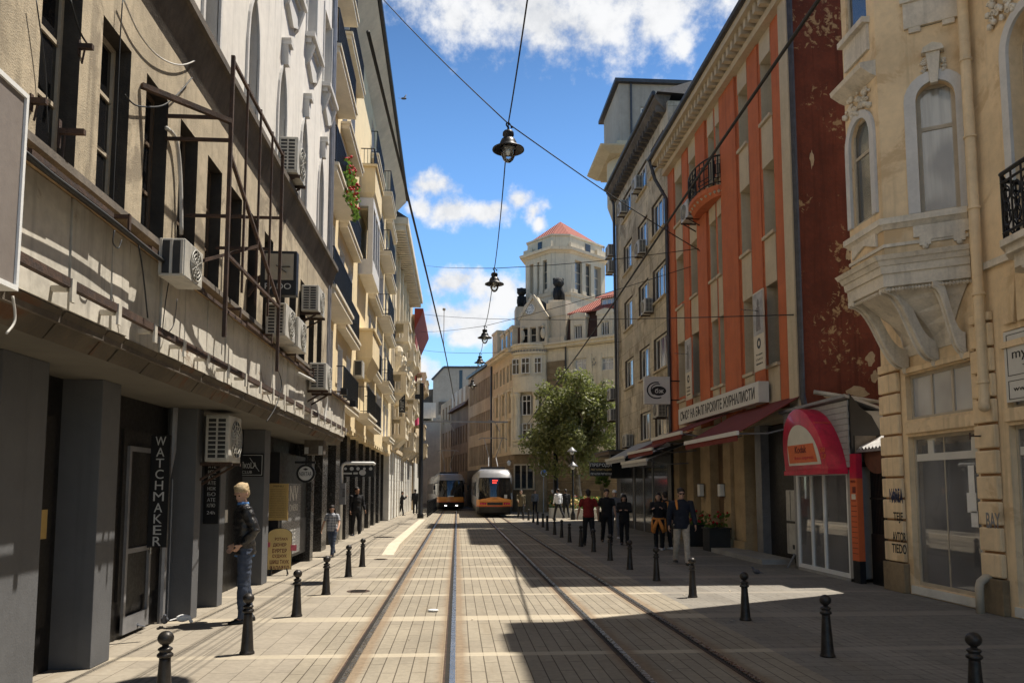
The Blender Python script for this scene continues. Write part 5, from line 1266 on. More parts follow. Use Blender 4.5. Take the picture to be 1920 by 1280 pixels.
console(Vector((7.25, yb0 - .35, bz - .3)), Vector((7.74, yb0 - .35, bz - .95)), .2, 'balcony_console')
b = MB(); h = holes[6]; arch_trim(b, RF, h[0], h[1], 5.35, 7.9, .45, .14, .002, .05); q = carve(RF, h[1] + .02, 8.75, .3, .35, 40, 8, .05); q.build('carved_ornament', M['oriel_trim'], G5, True); b.build('window_surround', M['white_trim'], G5)
b = MB(); b.lathe((7.45, h[1] - .1, 9.2), [(.01, 0), (.25, .06), (.42, .3), (.45, .36)], 16); b.build('urn_base', M['oriel_trim'], G5, True)
MB().box(RF, YN, YFAR, HB, HB + .35, -1, .55).build('roof_cornice', M['oriel_trim'], G5)
MB().box(RF, YN, A.y - .15, 4.98, 5.08, .002, .06).build('string_course', M['oriel_trim'], G5)

# ================================================================ RIGHT: ORANGE BUILDING
OX = 8.0; OF = facing_left(OX)
G6 = thing('orange_building', 'orange-red plastered office building with cream window strips and a peeling brown-red side wall', 'building', (8, 23, 0))
YO0 = gX(1500, 500, OX).y; YO1 = gX(1257, 500, OX).y
HO = 14.15
def oy(px, py=560): return gX(px, py, OX).y
strips = [(1270, 1283), (1297, 1311), (1334, 1346), (1349, 1357), (1394, 1412), (1438, 1459)]
rows = [(4.95, 7.0), (8.33, 10.15), (11.4, 13.05)]
holes = []; ss = []
for a, c in strips:
    ya_, yb_ = sorted((oy(a), oy(c))); ss.append((ya_, yb_))
    for r in rows: holes.append((ya_, yb_, r[0] + (0.1 if a == 1270 else 0), r[1]))
b = MB().wall(OF, YO0, YO1, 3.6, HO, holes, .38, rev_mi=1); b.poly([OF(YO0, HO), OF(YO1, HO), OF(YO1, HO, -8), OF(YO0, HO, -8)]); b.poly([OF(YO1, 0), OF(YO1, HO), OF(YO1, HO, -8), OF(YO1, 0, -8)]); b.poly([OF(YO0, 0, -8), OF(YO1, 0, -8), OF(YO1, HO, -8), OF(YO0, HO, -8)])
b.build('wall', [M['orange'], M['spandrel']], G6)
FCs = facing_cam(YO0)
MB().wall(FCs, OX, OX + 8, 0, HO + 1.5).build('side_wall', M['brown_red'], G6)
M['bare_plaster'] = mat('bare_plaster', (0.42, 0.34, 0.24), 0.95, 0.2, 5, 0.3)
rd = random.Random(21)
for px, py, w, h in ((1632, 672, .30, .42), (1640, 705, .2, .34), (1560, 742, .5, .22), (1610, 735, .6, .3), (1645, 545, .18, .25), (1522, 300, .12, .5), (1590, 480, .2, .3)):
    c = gY(px, py, YO0); n = 13
    MB().prism(FCs, [(c.x + w * .5 * math.cos(2 * math.pi * k / n) * rd.uniform(.5, 1.1), c.z + h * .5 * math.sin(2 * math.pi * k / n) * rd.uniform(.5, 1.1)) for k in range(n)], .002, .007).build('plaster_patch', M['bare_plaster'], G6)
for h in holes: window(OF, h[0], h[1], h[2], h[3], -.30, G6, 1, 2, .045, 'frame_cream', random.choice(['glass_grey', 'glass_grey', 'glass_curtain', 'glass']), .05, vs=[.68])
for i, (ya_, yb_) in enumerate(ss):
    zz = 3.75
    for r in rows:
        MB().box(OF, ya_ + .003, yb_ - .003, zz, r[0] - .11, .003, .02).build('spandrel', M['spandrel'], G6); MB().box(OF, ya_ - .02, yb_ + .02, r[0] - .10, r[0] - .02, .003, .09).build('window_sill', M['spandrel'], G6); zz = r[1]
    MB().box(OF, ya_ + .003, yb_ - .003, rows[-1][1], 13.7, .003, .02).build('spandrel', M['spandrel'], G6)
# pilasters standing proud
for a, c, d in ((1257, 1268, .03), (1285, 1295, .03), (1313, 1331, .07), (1360, 1390, .06), (1414, 1434, .03), (1462, 1481, .03)):
    y0, y1 = sorted((oy(a), oy(c))); MB().box(OF, y0, y1, 3.75, 13.7, .003, d).build('pilaster', M['orange'], G6)
y0, y1 = sorted((oy(1485), YO0)); MB().box(OF, y0 + .02, y1 + .0, 3.6, 13.7, .003, .14).build('corner_strip', M['spandrel'], G6)
yc0, yc1 = sorted((oy(1312), oy(1360)))
b = MB(); b.box(OF, YO0 - .1, YO1 + .1, 13.7, 13.9, -.2, .25); b.box(OF, YO0 - .2, YO1 + .2, 14.15, 14.35, -.2, .62)
y = YO0
while y < YO1: b.box(OF, y, y + .16, 13.9, 14.15, -.2, .5); y += .34
b.build('cornice', M['spandrel'], G6)
b = MB(); b.tube([OF(YO0 - .3, 14.42, .68), OF(YO1 + .3, 14.42, .68)], .09, 8); b.build('gutter', M['gutter'], G6)
b = MB(); b.tube([OF(YO1 + .25, 14.4, .68), OF(YO1 + .15, 13.6, .5), OF(YO1 - .0, 12.8, .12), OF(YO1, 3.7, .12)], .07, 8); b.build('downpipe', M['gutter'], G6)
b = MB(); b.tube([OF(YO0 - .12, 14.4, .1), OF(YO0 - .12, 3.9, .1), OF(YO0 - .25, 3.6, .1)], .07, 8); b.build('downpipe', M['gutter'], G6)
b = MB(); b.box(OF, YO0 + .5, YO1 - .3, 14.42, 16.4, -4, -1.2)
for k in range(6): b.box(OF, YO0 + 1 + k * 1.7, YO0 + 1.3 + k * 1.7, 14.2, 16.0, -1.2, -1.1)
b.build('attic_storey', M['spandrel'], G6); b = MB(); b.box(OF, YO0 + .2, YO1 - .1, 16.4, 16.65, -4.2, -.7); b.build('attic_eave', M['gutter'], G6)
# rounded iron balcony on the central bay
zc_ = gX(1345, 360, OX).z
def arc(r, z, d0=0): return [OF((yc0 + yc1) / 2 + (yc1 - yc0) * .52 * math.cos(math.pi * k / 14), z, .02 + r * math.sin(math.pi * k / 14)) for k in range(15)]
b = MB(); b.loft([arc(.55, zc_ - .10), arc(.55, zc_ + .03)]); b.loft([arc(.34, zc_ - .30), arc(.53, zc_ - .10)])
o = b.build('round_balcony', M['orange'], G6)
b = MB()
pr = arc(.52, 0)
for z, r in ((zc_ + .95, .03), (zc_ + .12, .025)): b.tube([p + Z_ * z for p in pr], r, 5)
for i, p in enumerate(pr): b.tube([p + Z_ * (zc_ + .05), p + Z_ * (zc_ + .95)], .018 if i % 4 else .03, 5)
for i in range(0, 13, 4):
    for q in (.15, .28):
        z0, z1 = zc_ + .12 + q, zc_ + .95 - q * .9
        a, c = pr[i].lerp(pr[min(i + 4, 14)], q * .9), pr[i].lerp(pr[min(i + 4, 14)], 1 - q * .9); b.tube([a + Z_ * z0, c + Z_ * z0, c + Z_ * z1, a + Z_ * z1, a + Z_ * z0], .016, 5)
b.build('iron_railing', M['black_metal'], o)
b = MB()
for i in range(15):
    p = arc(.46, zc_ - .16)[i]; b.ball(p, .06, .06, .06, 5)
b.build('egg_moulding', M['spandrel'], o)
# ledge above the ground floor
b = MB(); b.box(OF, YO0 - .05, YO1, 3.45, 3.7, -.3, .2); b.build('ledge', M['spandrel'], G6)
# ground floor stone
gs = [(1258, 1275, .0), (1289, 1301, .0), (1315, 1333, .0), (1361, 1374, .05), (1374, 1383, -.06), (1383, 1401, .05)]
def gy(px): return gX(px, 960, OX).y
for a, c, d in gs:
    y0, y1 = sorted((gy(a), gy(c)))
    q = MB()
    for k in range(6): q.box(OF, y0, y1, .35 + k * .52, .35 + k * .52 + .505, -.3, d)
    q.box(OF, y0 + .01, y1 - .01, 0, 3.45, -.32, d - .02); q.box(OF, y0 - .03, y1 + .03, 0, .33, -.3, d + .06); q.build('stone_pier', M['tan_stone'], G6)
MB().box(OF, YO0, YO1, 0, 3.45, -1.2, -.34).build('entrance_recess', mat('brown_recess', (0.12, 0.08, 0.05), .8, .2, 2, .1), G6)
y0, y1 = sorted((gy(1333), gy(1361))); MB().box(OF, y0, y1, .1, 3.4, -.335, -.28).build('wooden_door', mat('brown_door', (0.16, 0.10, 0.06), .6, .2, 2, .1), G6)
for a, c in ((1275, 1289), (1301, 1315)):
    y0, y1 = sorted((gy(a), gy(c))); o = MB().box(OF, y0, y1, .05, 2.9, -.33, -.27).build('door', M['frame_brown'], G6); MB().box(OF, y0 + .12, y1 - .12, .9, 2.7, -.268, -.262).build('pane', M['glass_dark'], o)
y0, y1 = sorted((gy(1420), gy(1431))); MB().box(OF, y0, y1, 0, 3.45, -.3, .02).build('steel_post', M['pipe_grey'], G6)
y0, y1 = sorted((gy(1431), YO0 + .5)); MB().box(OF, YO0 + .35, y1, 0, 3.4, -.34, -.2).build('dark_passage', M['black_front'], G6)
MB().box(OF, YO0 + .01, YO0 + .35, 0, 3.45, -.3, .05).build('corner_post', M['tan_stone'], G6)
for px, lab in ((1322, 'left of the two pale box lamps on the stone entrance'), (1361, 'right of the two pale box lamps on the stone entrance')):
    y = gy(px); z0, z1 = gX(px, 930, OX - .1).z, gX(px, 907, OX - .1).z
    t = thing('wall_lamp', lab, 'wall lamp', (OX - .1, y, z0)); MB().box(OF, y - .12, y + .12, z0, z1, .06, .2).build('shade', M['wall_lamp'], t, bevel=.01)
    b = MB(); b.box(OF, y - .14, y + .14, z0 - .02, z0, .05, .22); b.box(OF, y - .14, y + .14, z1, z1 + .02, .05, .22); b.build('frame', M['black_metal'], t)
# name board
f = facing_left(7.62); a = gX(1272, 783, 7.62); c = gX(1422, 735, 7.62)
zlo, zhi = gX(1423, 755, 7.62).z + .02, gX(1423, 712, 7.62).z - .02
t = thing('name_board', 'long pale box sign with dark Cyrillic capitals across the orange building', 'sign', (7.7, c.y, zlo))
MB().box(f, c.y, a.y, zlo, zhi, -.28, 0).build('box', M['sign_white'], t, bevel=.01)
text('СЪЮЗ НА БЪЛГАРСКИТЕ ЖУРНАЛИСТИ', f, (a.y + c.y) / 2, (zlo + zhi) / 2, (a.y - c.y) * .93, (zhi - zlo) * .58, .002, M['letter_black'], t, bold=True)
# square double-sided sign
Y0 = 28.0; FC = facing_cam(Y0); a, c = gY(1208, 757, Y0), gY(1256, 706, Y0)
t = thing('square_sign', 'square white projecting sign with a black oval monogram, between the grey and orange buildings', 'sign', ((a.x + c.x) / 2, Y0, a.z))
MB().box(FC, a.x, c.x, a.z, c.z, -.14, 0).build('box', M['sign_white'], t, bevel=.01)
cx, cz = (a.x + c.x) / 2, (a.z + c.z) / 2
def ell(F, u, v, ru, rv, r2, d0, d1, a0=0, a1=2 * math.pi, n=30):
    q = MB()
    for k in range(n):
        A0, A1 = a0 + (a1 - a0) * k / n, a0 + (a1 - a0) * (k + 1) / n
        q.prism(F, [(u + ru * math.cos(A0), v + rv * math.sin(A0)), (u + ru * math.cos(A1), v + rv * math.sin(A1)), (u + ru * r2 * math.cos(A1), v + rv * r2 * math.sin(A1)), (u + ru * r2 * math.cos(A0), v + rv * r2 * math.sin(A0))], d0, d1)
    return q
MB().prism(FC, [(cx + .06 + .27 * math.cos(k * math.pi / 15), cz - .02 + .17 * math.sin(k * math.pi / 15)) for k in range(30)], .002, .008).build('oval', M['letter_black'], t)
ell(FC, cx - .02, cz, .36, .31, .86, .002, .008, R(75), R(300)).build('arc', M['letter_black'], t); ell(FC, cx + .02, cz + .01, .26, .23, .86, .009, .012, R(70), R(230)).build('arc', M['letter_black'], t)
text('бж', FC, cx + .08, cz - .02, .32, .17, .009, M['sign_white'], t, bold=True)
b = MB(); [b.bar(FC(c.x, z, -.07), FC(8.0, z, -.07), .04) for z in (a.z + .15, c.z - .15)]; b.build('arm', M['black_metal'], t)
# two painted banners
for px0, px1, pyt, pyb, lab in ((1412, 1432, 545, 695, 'larger tall banner with a pale figure above lettering on the orange building'), (1283, 1294, 636, 750, 'smaller tall banner with a pale figure above lettering on the orange building')):
    y0, y1 = sorted((gX(px0, 600, OX - .3).y, gX(px1, 600, OX - .3).y)); zt_, zb_ = gX((px0 + px1) / 2, pyt, OX - .3).z, gX((px0 + px1) / 2, pyb, OX - .3).z
    f = facing_left(OX - .3); t = thing('banner', lab, 'banner', (OX - .3, y0, zb_))
    h = zt_ - zb_
    MB().box(f, y0, y1, zb_, zt_, -.03, 0).build('cloth', M['poster'], t)
    MB().box(f, y0 + .02, y1 - .02, zb_ + h * .45, zt_ - .04, .001, .004).build('picture', mat('pale_painted_picture', (.40, .39, .38), .7, .35, 3, 0), t)
    cy = (y0 + y1) / 2; w = (y1 - y0)
    q = MB(); q.prism(f, [(cy - w * .22, zb_ + h * .5), (cy + w * .22, zb_ + h * .5), (cy + w * .14, zb_ + h * .8), (cy - w * .14, zb_ + h * .8)], .005, .008); q.prism(f, [(cy + w * .1 * math.cos(k * .6), zb_ + h * .85 + w * .16 * math.sin(k * .6)) for k in range(10)], .005, .008); q.build('figure', mat('grey_figure', (.22, .20, .19), .7, .3, 5, 0), t)
    ell(f, cy, zb_ + h * .34, w * .18, w * .2, .5, .001, .005, n=14).build('emblem', M['letter_black'], t)
    for k, s in enumerate(('70 години', 'СЪЮЗ', 'журналисти')): text(s, f, cy, zb_ + h * (.2 - k * .06), w * .6, h * .025, .001, M['letter_black'], t)
    MB().bar(f(cy, zt_ - h * .25, 0), f(cy - .2 * w, zt_ - h * .25, .5), .02).build('rod', M['steel'], t)
ar = gX(1300, 410, 7.75); ac_unit(facing_left(7.9), ar.y - .2, ar.z, .05, .8, .6, .35, 'air conditioner on the orange facade beside the rounded iron balcony', group='air conditioners on the right facades')

# ================================================================ awnings
def awning(label, y0, y1, xb, zb_, xf, zf, m, val=.13, name='awning'):
    t = thing(name, label, 'awning', (xb, (y0 + y1) / 2, zb_))
    b = MB(); b.loft([[(xb, y0, zb_), (xf, y0, zf), (xf, y0, zf - .02), (xb, y0, zb_ - .02)], [(xb, y1, zb_), (xf, y1, zf), (xf, y1, zf - .02), (xb, y1, zb_ - .02)]]); b.build('canvas', M[m], t)
    b = MB(); b.box(WORLD, xf - .06, xf + .0, zf - .07, zf + .03, y0 - .05, y1 + .05); b.build('front_bar', M['sign_white'], t)
    b = MB(); b.box(WORLD, xf - .03, xf - .015, zf - .07 - val, zf - .07, y0, y1); b.build('valance', M['awning_grey'] if m == 'awning_grey' else M[m], t)
    for y in (y0 + .15, y1 - .15): MB().tube([(xb, y, zb_ - .7), ((xb + xf) / 2, y + .1, (zb_ + zf) / 2 - .45), (xf, y, zf - .03)], .022, 6).build('arm', M['pipe_grey'], t)
    return t
awning('large dark red awning with a pale front bar over the stone entrance', 17.75, 21.9, 7.95, 3.95, 6.4, 3.07, 'awning_red')
awning('dark red awning below the long name board, middle of three', 22.3, 25.7, 7.95, 4.0, 6.4, 3.4, 'awning_red')
awning('dark red awning on the grey building, farthest of the red ones', 25.9, 29.6, 7.95, 3.75, 6.45, 3.12, 'awning_red')
awning('low pale grey awning under the farthest red one', 26.5, 30.6, 7.85, 3.35, 6.4, 2.78, 'awning_grey')
awning('small pale awning at the far end of the shopping arcade', 31.0, 35.0, 7.95, 3.75, 6.6, 3.05, 'awning_grey')
t = thing('canopy', 'flat brown canopy over the far shop corner of the grey building', 'canopy', (7.8, 38, 3.4)); MB().box(WORLD, 6.9, 8.2, 3.35, 3.5, 36, 39.6).build('slab', M['frame_brown'], t); MB().box(WORLD, 6.85, 8.25, 3.5, 3.56, 35.95, 39.65).build('roof_sheet', M['gutter'], t)

# ================================================================ RIGHT: GREY BUILDING
G7 = thing('grey_building', 'stained grey stone apartment house with white windows, beyond the orange building', 'building', (8, 34, 0))
GX = 8.02; GFm = facing_left(GX); YG0, YG1 = YO1 + .02, gX(1157, 600, GX).y
cols = [tuple(sorted((gX(a, 600, GX).y, gX(c, 600, GX).y))) for a, c in ((1225, 1250), (1198, 1217), (1171, 1187))]
rws = [(3.85, 5.05), (6.5, 7.85), (9.3, 10.7), (12.05, 13.45), (14.7, 15.9)]
holes = [(a, c, z0, z1) for a, c in cols for z0, z1 in rws if not (z0 < 4 and a == cols[2][0])]
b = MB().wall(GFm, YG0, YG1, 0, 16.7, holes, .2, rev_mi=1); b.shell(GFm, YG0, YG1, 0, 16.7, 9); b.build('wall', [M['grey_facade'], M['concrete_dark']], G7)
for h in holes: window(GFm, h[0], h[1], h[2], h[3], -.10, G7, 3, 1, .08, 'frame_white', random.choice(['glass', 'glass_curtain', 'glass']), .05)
for h in holes: MB().box(GFm, h[0] - .08, h[1] + .08, h[2] - .07, h[2] - .005, .003, .1).build('window_sill', M['spandrel'], G7)
b = MB(); b.loft([[GFm(u, 16.4, .003), GFm(u, 16.9, .45), GFm(u, 17.05, .45), GFm(u, 17.05, -.2)] for u in (YG0 + .2, YG1 + .2)]); 
y = YG0 + .3
while y < YG1: b.box(GFm, y, y + .12, 16.38, 16.65, .003, .38); y += .45
b.build('eave', M['concrete_dark'], G7)
b = MB(); b.tube([GFm(YG0 + .2, 17.1, .5), GFm(YG1 + .2, 17.1, .5)], .09, 8); b.build('gutter', M['gutter'], G7)
b = MB(); b.tube([GFm(YG1 - .1, 17.0, .45), GFm(YG1 - .25, 16.2, .15), GFm(YG1 - .25, 3.2, .12)], .07, 8); b.build('downpipe', M['gutter'], G7)
b = MB(); b.tube([GFm(YG1 - .6, 15, .1), GFm(YG1 - .6, 3.2, .1)], .04, 8); b.build('downpipe', M['pipe_grey'], G7)
b = MB(); b.loft([[GFm(YG0, 17.06, .4), GFm(YG1, 17.06, .4), GFm(YG1, 16.6, -8), GFm(YG0, 16.6, -8)], [GFm(YG0 + .5, 18.6, -3.5), GFm(YG1 - .5, 18.6, -3.5), GFm(YG1 - .5, 18.6, -5), GFm(YG0 + .5, 18.6, -5)]]); b.build('roof', M['gutter'], G7)
GA = 'air conditioners on the right facades'
for px, py, lab in ((1196, 358, 'air conditioner below the eave of the grey building, upper left of two'), (1168, 402, 'air conditioner under the upper left window of the grey building'), (1236, 305, 'air conditioner tucked under the eave where the grey and orange buildings meet'), (1202, 478, 'small air conditioner under a middle window of the grey building'), (1214, 588, 'air conditioner on the grey wall left of the orange building, mid height'), (1238, 782, 'air conditioner on the grey wall behind the square monogram sign'), (1178, 838, 'air conditioner low on the grey building above the awnings')):
    p = gX(px, py, GX - .2); ac_unit(GFm, p.y - .35, p.z, .06, .8, .58, .32, lab, group=GA, angle=False)
for px, py, lab in ((1151, 470, 'topmost air conditioner on the far corner edge of the grey building'), (1152, 500, 'second air conditioner from the top on the far corner edge of the grey building'), (1155, 745, 'upper of two low air conditioners on the far corner edge of the grey building'), (1155, 785, 'lower of two low air conditioners on the far corner edge of the grey building')):
    p = gX(px, py, GX - .25); ac_unit(facing_left(GX), 39.3, p.z, .05, .8, .58, .34, lab, group=GA, angle=False)
# ground-floor shops below the awnings
t = thing('shopfront', 'dark glazed shopfronts in the shade below the awnings of the grey building', 'shopfront', (7.8, 34, 0))
MB().box(GFm, YG0 + .05, YG1 - .05, 0, 3.5, .004, .12).build('frame', M['black_front'], t)
for y0, y1 in ((29.6, 31.6), (32.0, 33.2), (33.5, 34.9), (35.6, 38.2)): MB().box(GFm, y0, y1, .35, 2.7, .122, .13).build('shop_window', M['glass'], t)
for y in (31.8, 33.35, 35.2): MB().box(GFm, y - .05, y + .05, 0, 3.0, .122, .16).build('post', M['pipe_grey'], t)
# house with a rounded corner behind the grey building
t = thing('rounded_house', 'cream house with a curved corner and flat-topped rooftop block, behind the grey building', 'building', (10, 44, 0))
b = MB(); cxx, cyy, rr_ = 9.75, 43.0, 1.4
ring = lambda r, z, n=20: [(cxx + r * math.cos(math.pi * .5 + math.pi * 1.0 * k / n), cyy + r * math.sin(math.pi * .5 + math.pi * k / n), z) for k in range(n + 1)] + [(14, cyy - r, z), (14, cyy + r, z)]
b.loft([ring(.5, 16.2), ring(1.1, 16.7), ring(rr_, 17.6), ring(rr_, 20.2)]); b.build('curved_bay', M['spandrel'], t)
b = MB(); b.loft([[(x0, y0, z) for x0, y0 in ((xa, ya), (13, ya), (13, 45.5), (xa, 45.5))] for xa, ya, z in ((8.2, 41.5, 20.02), (7.65, 41.05, 20.26), (7.6, 41.0, 20.33))]); b.build('cornice', M['spandrel'], t)
b = MB(); b.box(WORLD, 9.4, 15, 0, 20.2, 41.2, 46); b.build('wall', M['grey_facade'], t)
FC = facing_cam(41.5); hs = [(9.95, 10.75, 21.3, 22.7)]
b = MB(); b.wall(FC, 8.75, 14, 20.33, 24.0, hs, .2); b.wall(facing_left(8.75), 41.5, 46, 20.33, 24.0); b.poly([(8.75, 41.5, 24), (14, 41.5, 24), (14, 46, 24), (8.75, 46, 24)]); b.build('rooftop_block', M['far_grey'], t); window(FC, *hs[0], -.1, t, 2, 1, .08, 'frame_white', 'glass', .04)
b = MB(); b.box(FC, 8.5, 14, 24.0, 24.2, -5, .25); b.build('rooftop_cornice', M['gutter'], t); b = MB(); b.box(FC, 8.6, 14, 20.335, 20.7, -5, .12); b.build('rooftop_plinth', M['spandrel'], t)
b = MB(); b.tube([(9.4, 41.42, 20.4), (9.4, 41.42, 24)], .06, 6); b.build('downpipe', M['gutter'], t)

# ================================================================ RIGHT: KIOSK, GATE, GAP
KX = 7.6
KY0, KY1 = 15.0, 17.6
t = thing('kiosk', 'photo kiosk with a red arched sign, glass door and grey clapboard top in the shade', 'kiosk', (KX + .6, 16.5, 0))
K = facing_left(KX)
b = MB(); b.box(K, KY0, KY1, 2.15, 3.3, -1.4, -.02); b.box(K, KY0, KY0 + .12, 0, 2.15, -1.4, 0); b.box(K, KY1 - .1, KY1, 0, 2.15, -1.4, 0); b.box(K, KY0, KY1, 0, .06, -1.4, 0); b.build('booth', M['clapboard'], t)
b = MB(); b.box(K, KY0 + .1, KY1 - .1, .06, 2.15, -1.4, -1.3); b.build('back_wall', M['white_stone'], t)
b = MB()
for y in (KY0 + .12, 16.15, 16.75, KY1 - .17): b.box(K, y, y + .07, .06, 2.15, -.08, -.01)
for z in (.06, 2.06): b.box(K, KY0 + .12, KY1 - .1, z, z + .08, -.078, -.012)
o = b.build('door_frame', M['white_paint'], t); MB().box(K, KY0 + .15, KY1 - .12, .1, 2.1, -.05, -.042).build('door_glass', M['glass_clear'], o)
b = MB()
for k in range(14): b.box(WORLD, KX + .55, KX + .9, .1 + k * .14, .1 + k * .14 + .1, 16.1 + .05 * (k % 3), 16.5)
b.build('display_stock', M['black_sign'], t); MB().box(WORLD, KX + .4, KX + .8, .12, .62, 16.5, 16.85).build('red_bin', M['kiosk_red'], t)
# clapboard top with sloping roof line
b = MB(); zt0, zt1 = 3.45, 3.62
for k in range(11):
    z = 2.2 + k * .12; b.box(K, KY0 - .05, KY1 + .4, z, min(z + .112, 3.5), 0.002 + .01 * (k % 2), .03)
b.build('clapboard_top', M['clapboard'], t)
b = MB(); b.loft([[(KX - .1, KY0 - .1, 3.62), (KX + 1.4, KY0 - .1, 3.1), (KX + 1.4, KY0 - .1, 3.06), (KX - .1, KY0 - .1, 3.56)], [(KX - .1, KY1 + .5, 3.58), (KX + 1.4, KY1 + .5, 3.1), (KX + 1.4, KY1 + .5, 3.06), (KX - .1, KY1 + .5, 3.52)]]); b.build('roof_sheet', M['pipe_grey'], t)
FC = facing_cam(KY0 - .05)
b = MB(); b.prism(FC, [(KX + .0, 2.2), (KX + .62, 2.2), (KX + .58, 2.9), (KX + .42, 3.2), (KX + .2, 3.36), (KX + .0, 3.62)], 0, .06); b.build('end_panel', M['black_sign'], t)
MB().box(FC, KX + .06, KX + .48, 2.3, 2.8, .061, .09).build('meter_box', M['concrete_dark'], t)
# red arched sign
SX = 7.2; f = facing_left(SX)
ya_, yb_ = sorted((gX(1473, 880, SX).y, gX(1554, 875, SX).y)); zb_ = gX(1478, 884, SX).z; zt_ = gX(1506, 764, SX).z; yc = (ya_ + yb_) / 2; hw = (yb_ - ya_) / 2; ht = zt_ - zb_
sk = lambda a: .42 * math.sin(a) ** 1.0
def half(k_, z_, d, n=24): return [f(yc + hw * k_ * (math.cos(math.pi * q / n) + sk(math.pi * q / n)), zb_ + .10 * (z_ < 1) + (ht * z_ - .1 * (z_ < 1)) * math.sin(math.pi * q / n) ** .9, d) for q in range(n + 1)]
b = MB(); b.loft([half(1, 1, -.5), half(1, 1, 0), half(.97, .97, .02)]); o = b.build('arch_sign', M['kiosk_red'], t, autosm=R(40))
ap = lambda k_: [(yc + hw * k_ * (math.cos(math.pi * q / 24) + sk(math.pi * q / 24)), zb_ + .12 + (ht * k_ - .12) * math.sin(math.pi * q / 24) ** .9) for q in range(25)]
MB().prism(f, ap(.74), .021, .03).build('pale_panel', M['kiosk_pale'], o)
b = MB(); b.prism(f, [(yc - hw * .60, zb_ + .17), (yc + hw * .70, zb_ + .17), (yc + hw * .78, zb_ + ht * .42), (yc - hw * .42, zb_ + ht * .42)], .031, .036); b.build('orange_panel', M['kiosk_orange'], o)
text('Kodak', f, yc + .15, zb_ + ht * .34, .55, .15, .037, M['letter_red'], o, bold=True); text('foto express', f, yc, zb_ + ht * .2, .9, .1, .037, M['kiosk_red'], o)
text('DIGI', f, yc - hw * .80, zb_ + ht * .3, .2, .09, .022, M['kiosk_orange'], o); text('CUP', f, yc - hw * .84, zb_ + ht * .2, .2, .09, .022, M['kiosk_orange'], o)
b = MB(); b.box(f, yc - hw * 1.02, yc + hw * 1.02, zb_ - .08, zb_ + .01, -.37, .03); b.build('sign_base', M['kiosk_red'], o)
b = MB()
for q in (.25, .45): pts = half(1, 1, 0)
for q in (6, 12, 18):
    P = half(1.004, 1.004, 0)[q]; Q = half(1.004, 1.004, -.5)[q]; b.bar(P, Q, .012)
b.build('sign_ribs', M['kiosk_orange'], o)
y0, y1 = KY0 - .28, KY0 - .02
b = MB(); b.box(K, y0, y1, .42, 1.98, -.1, .02); PN = b.build('price_panel', M['kiosk_orange'], t)
MB().box(K, y0, y1, 0, .42, -.1, .015).build('panel_foot', M['black_sign'], t); MB().box(K, y0, y1, 1.98, 2.45, -.1, .018).build('panel_head', M['kiosk_red'], t)
text('PHOTO', K, (y0 + y1) / 2, 1.92, .18, .05, .021, M['letter_red'], PN)
b = MB()
for k in range(12): b.box(K, y0 + .03, y1 - .03, .55 + k * .1, .562 + k * .1, .021, .025)
b.box(K, y0 + .04, y1 - .1, 1.7, 1.82, .021, .025); b.build('print_lines', M['letter_red'], PN)
MB().box(K, y0 + .05, y0 + .2, 1.86 - .28, 1.86 - .18, .022, .027).build('sticker', M['kiosk_pale'], PN)
# electric cabinets
t = thing('electric_cabinet', 'two stacked old grey meter cabinets fixed beside the kiosk door', 'cabinet', (7.75, 17.95, .3))
b = MB(); b.box(K, 17.62, 18.12, 1.05, 1.75, -.25, -.02); b.build('upper_cabinet', M['ac_case'], t, bevel=.01); b = MB(); b.box(K, 17.62, 18.12, .3, 1.0, -.25, -.02); b.build('lower_cabinet', M['ac_case'], t, bevel=.01)
b = MB(); b.box(K, 17.86, 17.872, 1.07, 1.73, -.019, -.012); b.box(K, 17.7, 17.8, .42, .52, -.019, -.012); b.box(K, 17.6, 18.14, 1.0, 1.05, -.26, -.01); b.build('seam', M['ac_dark'], t)
b = MB(); b.bar((7.5, 17.85, .0), (7.62, 17.7, .32), .04); b.build('prop', M['pipe_grey'], t)
# iron gate in the gap
t = thing('iron_gate', 'tall dark iron gate with a round brown top panel beside the kiosk', 'gate', (7.8, 14.6, 0))
gf = facing_left(7.82)
b = MB(); b.box(gf, YFAR + .02, KY0 - .3, 0, .9, -.04, 0); b.build('lower_panel', M['black_metal'], t)
b = MB(); n = 12
for k in range(n + 1):
    y = YFAR + .04 + (KY0 - .34 - YFAR - .04) * k / n; b.bar(gf(y, .9, -.02), gf(y, 2.3, -.02), .025)
for z in (.92, 1.6, 2.3): b.bar(gf(YFAR + .03, z, -.02), gf(KY0 - .3, z, -.02), .04)
b.build('bars', M['black_metal'], t); MB().box(gf, YFAR + .02, KY0 - .3, .0, 2.5, -.4, -.36).build('back_sheet', M['black_front'], t)
yc_ = (YFAR + KY0 - .3) / 2; MB().prism(gf, [(yc_ + .5 * math.cos(math.pi + math.pi * k / 14), 2.48 + .42 * math.sin(math.pi + math.pi * k / 14)) for k in range(15)], .0, .03).build('round_panel', mat('faded_round_panel', (.13, .05, .03), .7, .4, 4, 0), t)
t = thing('lean_to_roof', 'rusty corrugated sheet roof sloping behind the iron gate', 'roof', (8.5, 14.6, 2.6))
b = MB(); n = 22; rings = []
for k in range(n + 1):
    y = YFAR - .05 + (KY0 + .3 - YFAR + .05) * k / n; z = .025 * math.cos(k * math.pi); rings.append([(7.7, y, 2.55 + z), (9.6, y, 3.5 + z), (9.6, y, 3.48 + z), (7.7, y, 2.53 + z)])
b.loft(rings); b.build('sheet', M['corrugated'], t); MB().bar((7.7, YFAR - .05, 2.5), (7.7, KY0 + .2, 2.5), .05).build('beam', M['pipe_grey'], t)
t = thing('gas_pipe', 'pair of pale and rusty pipes crossing the gap over the corrugated roof', 'pipe', (8.4, 17, 3.5))
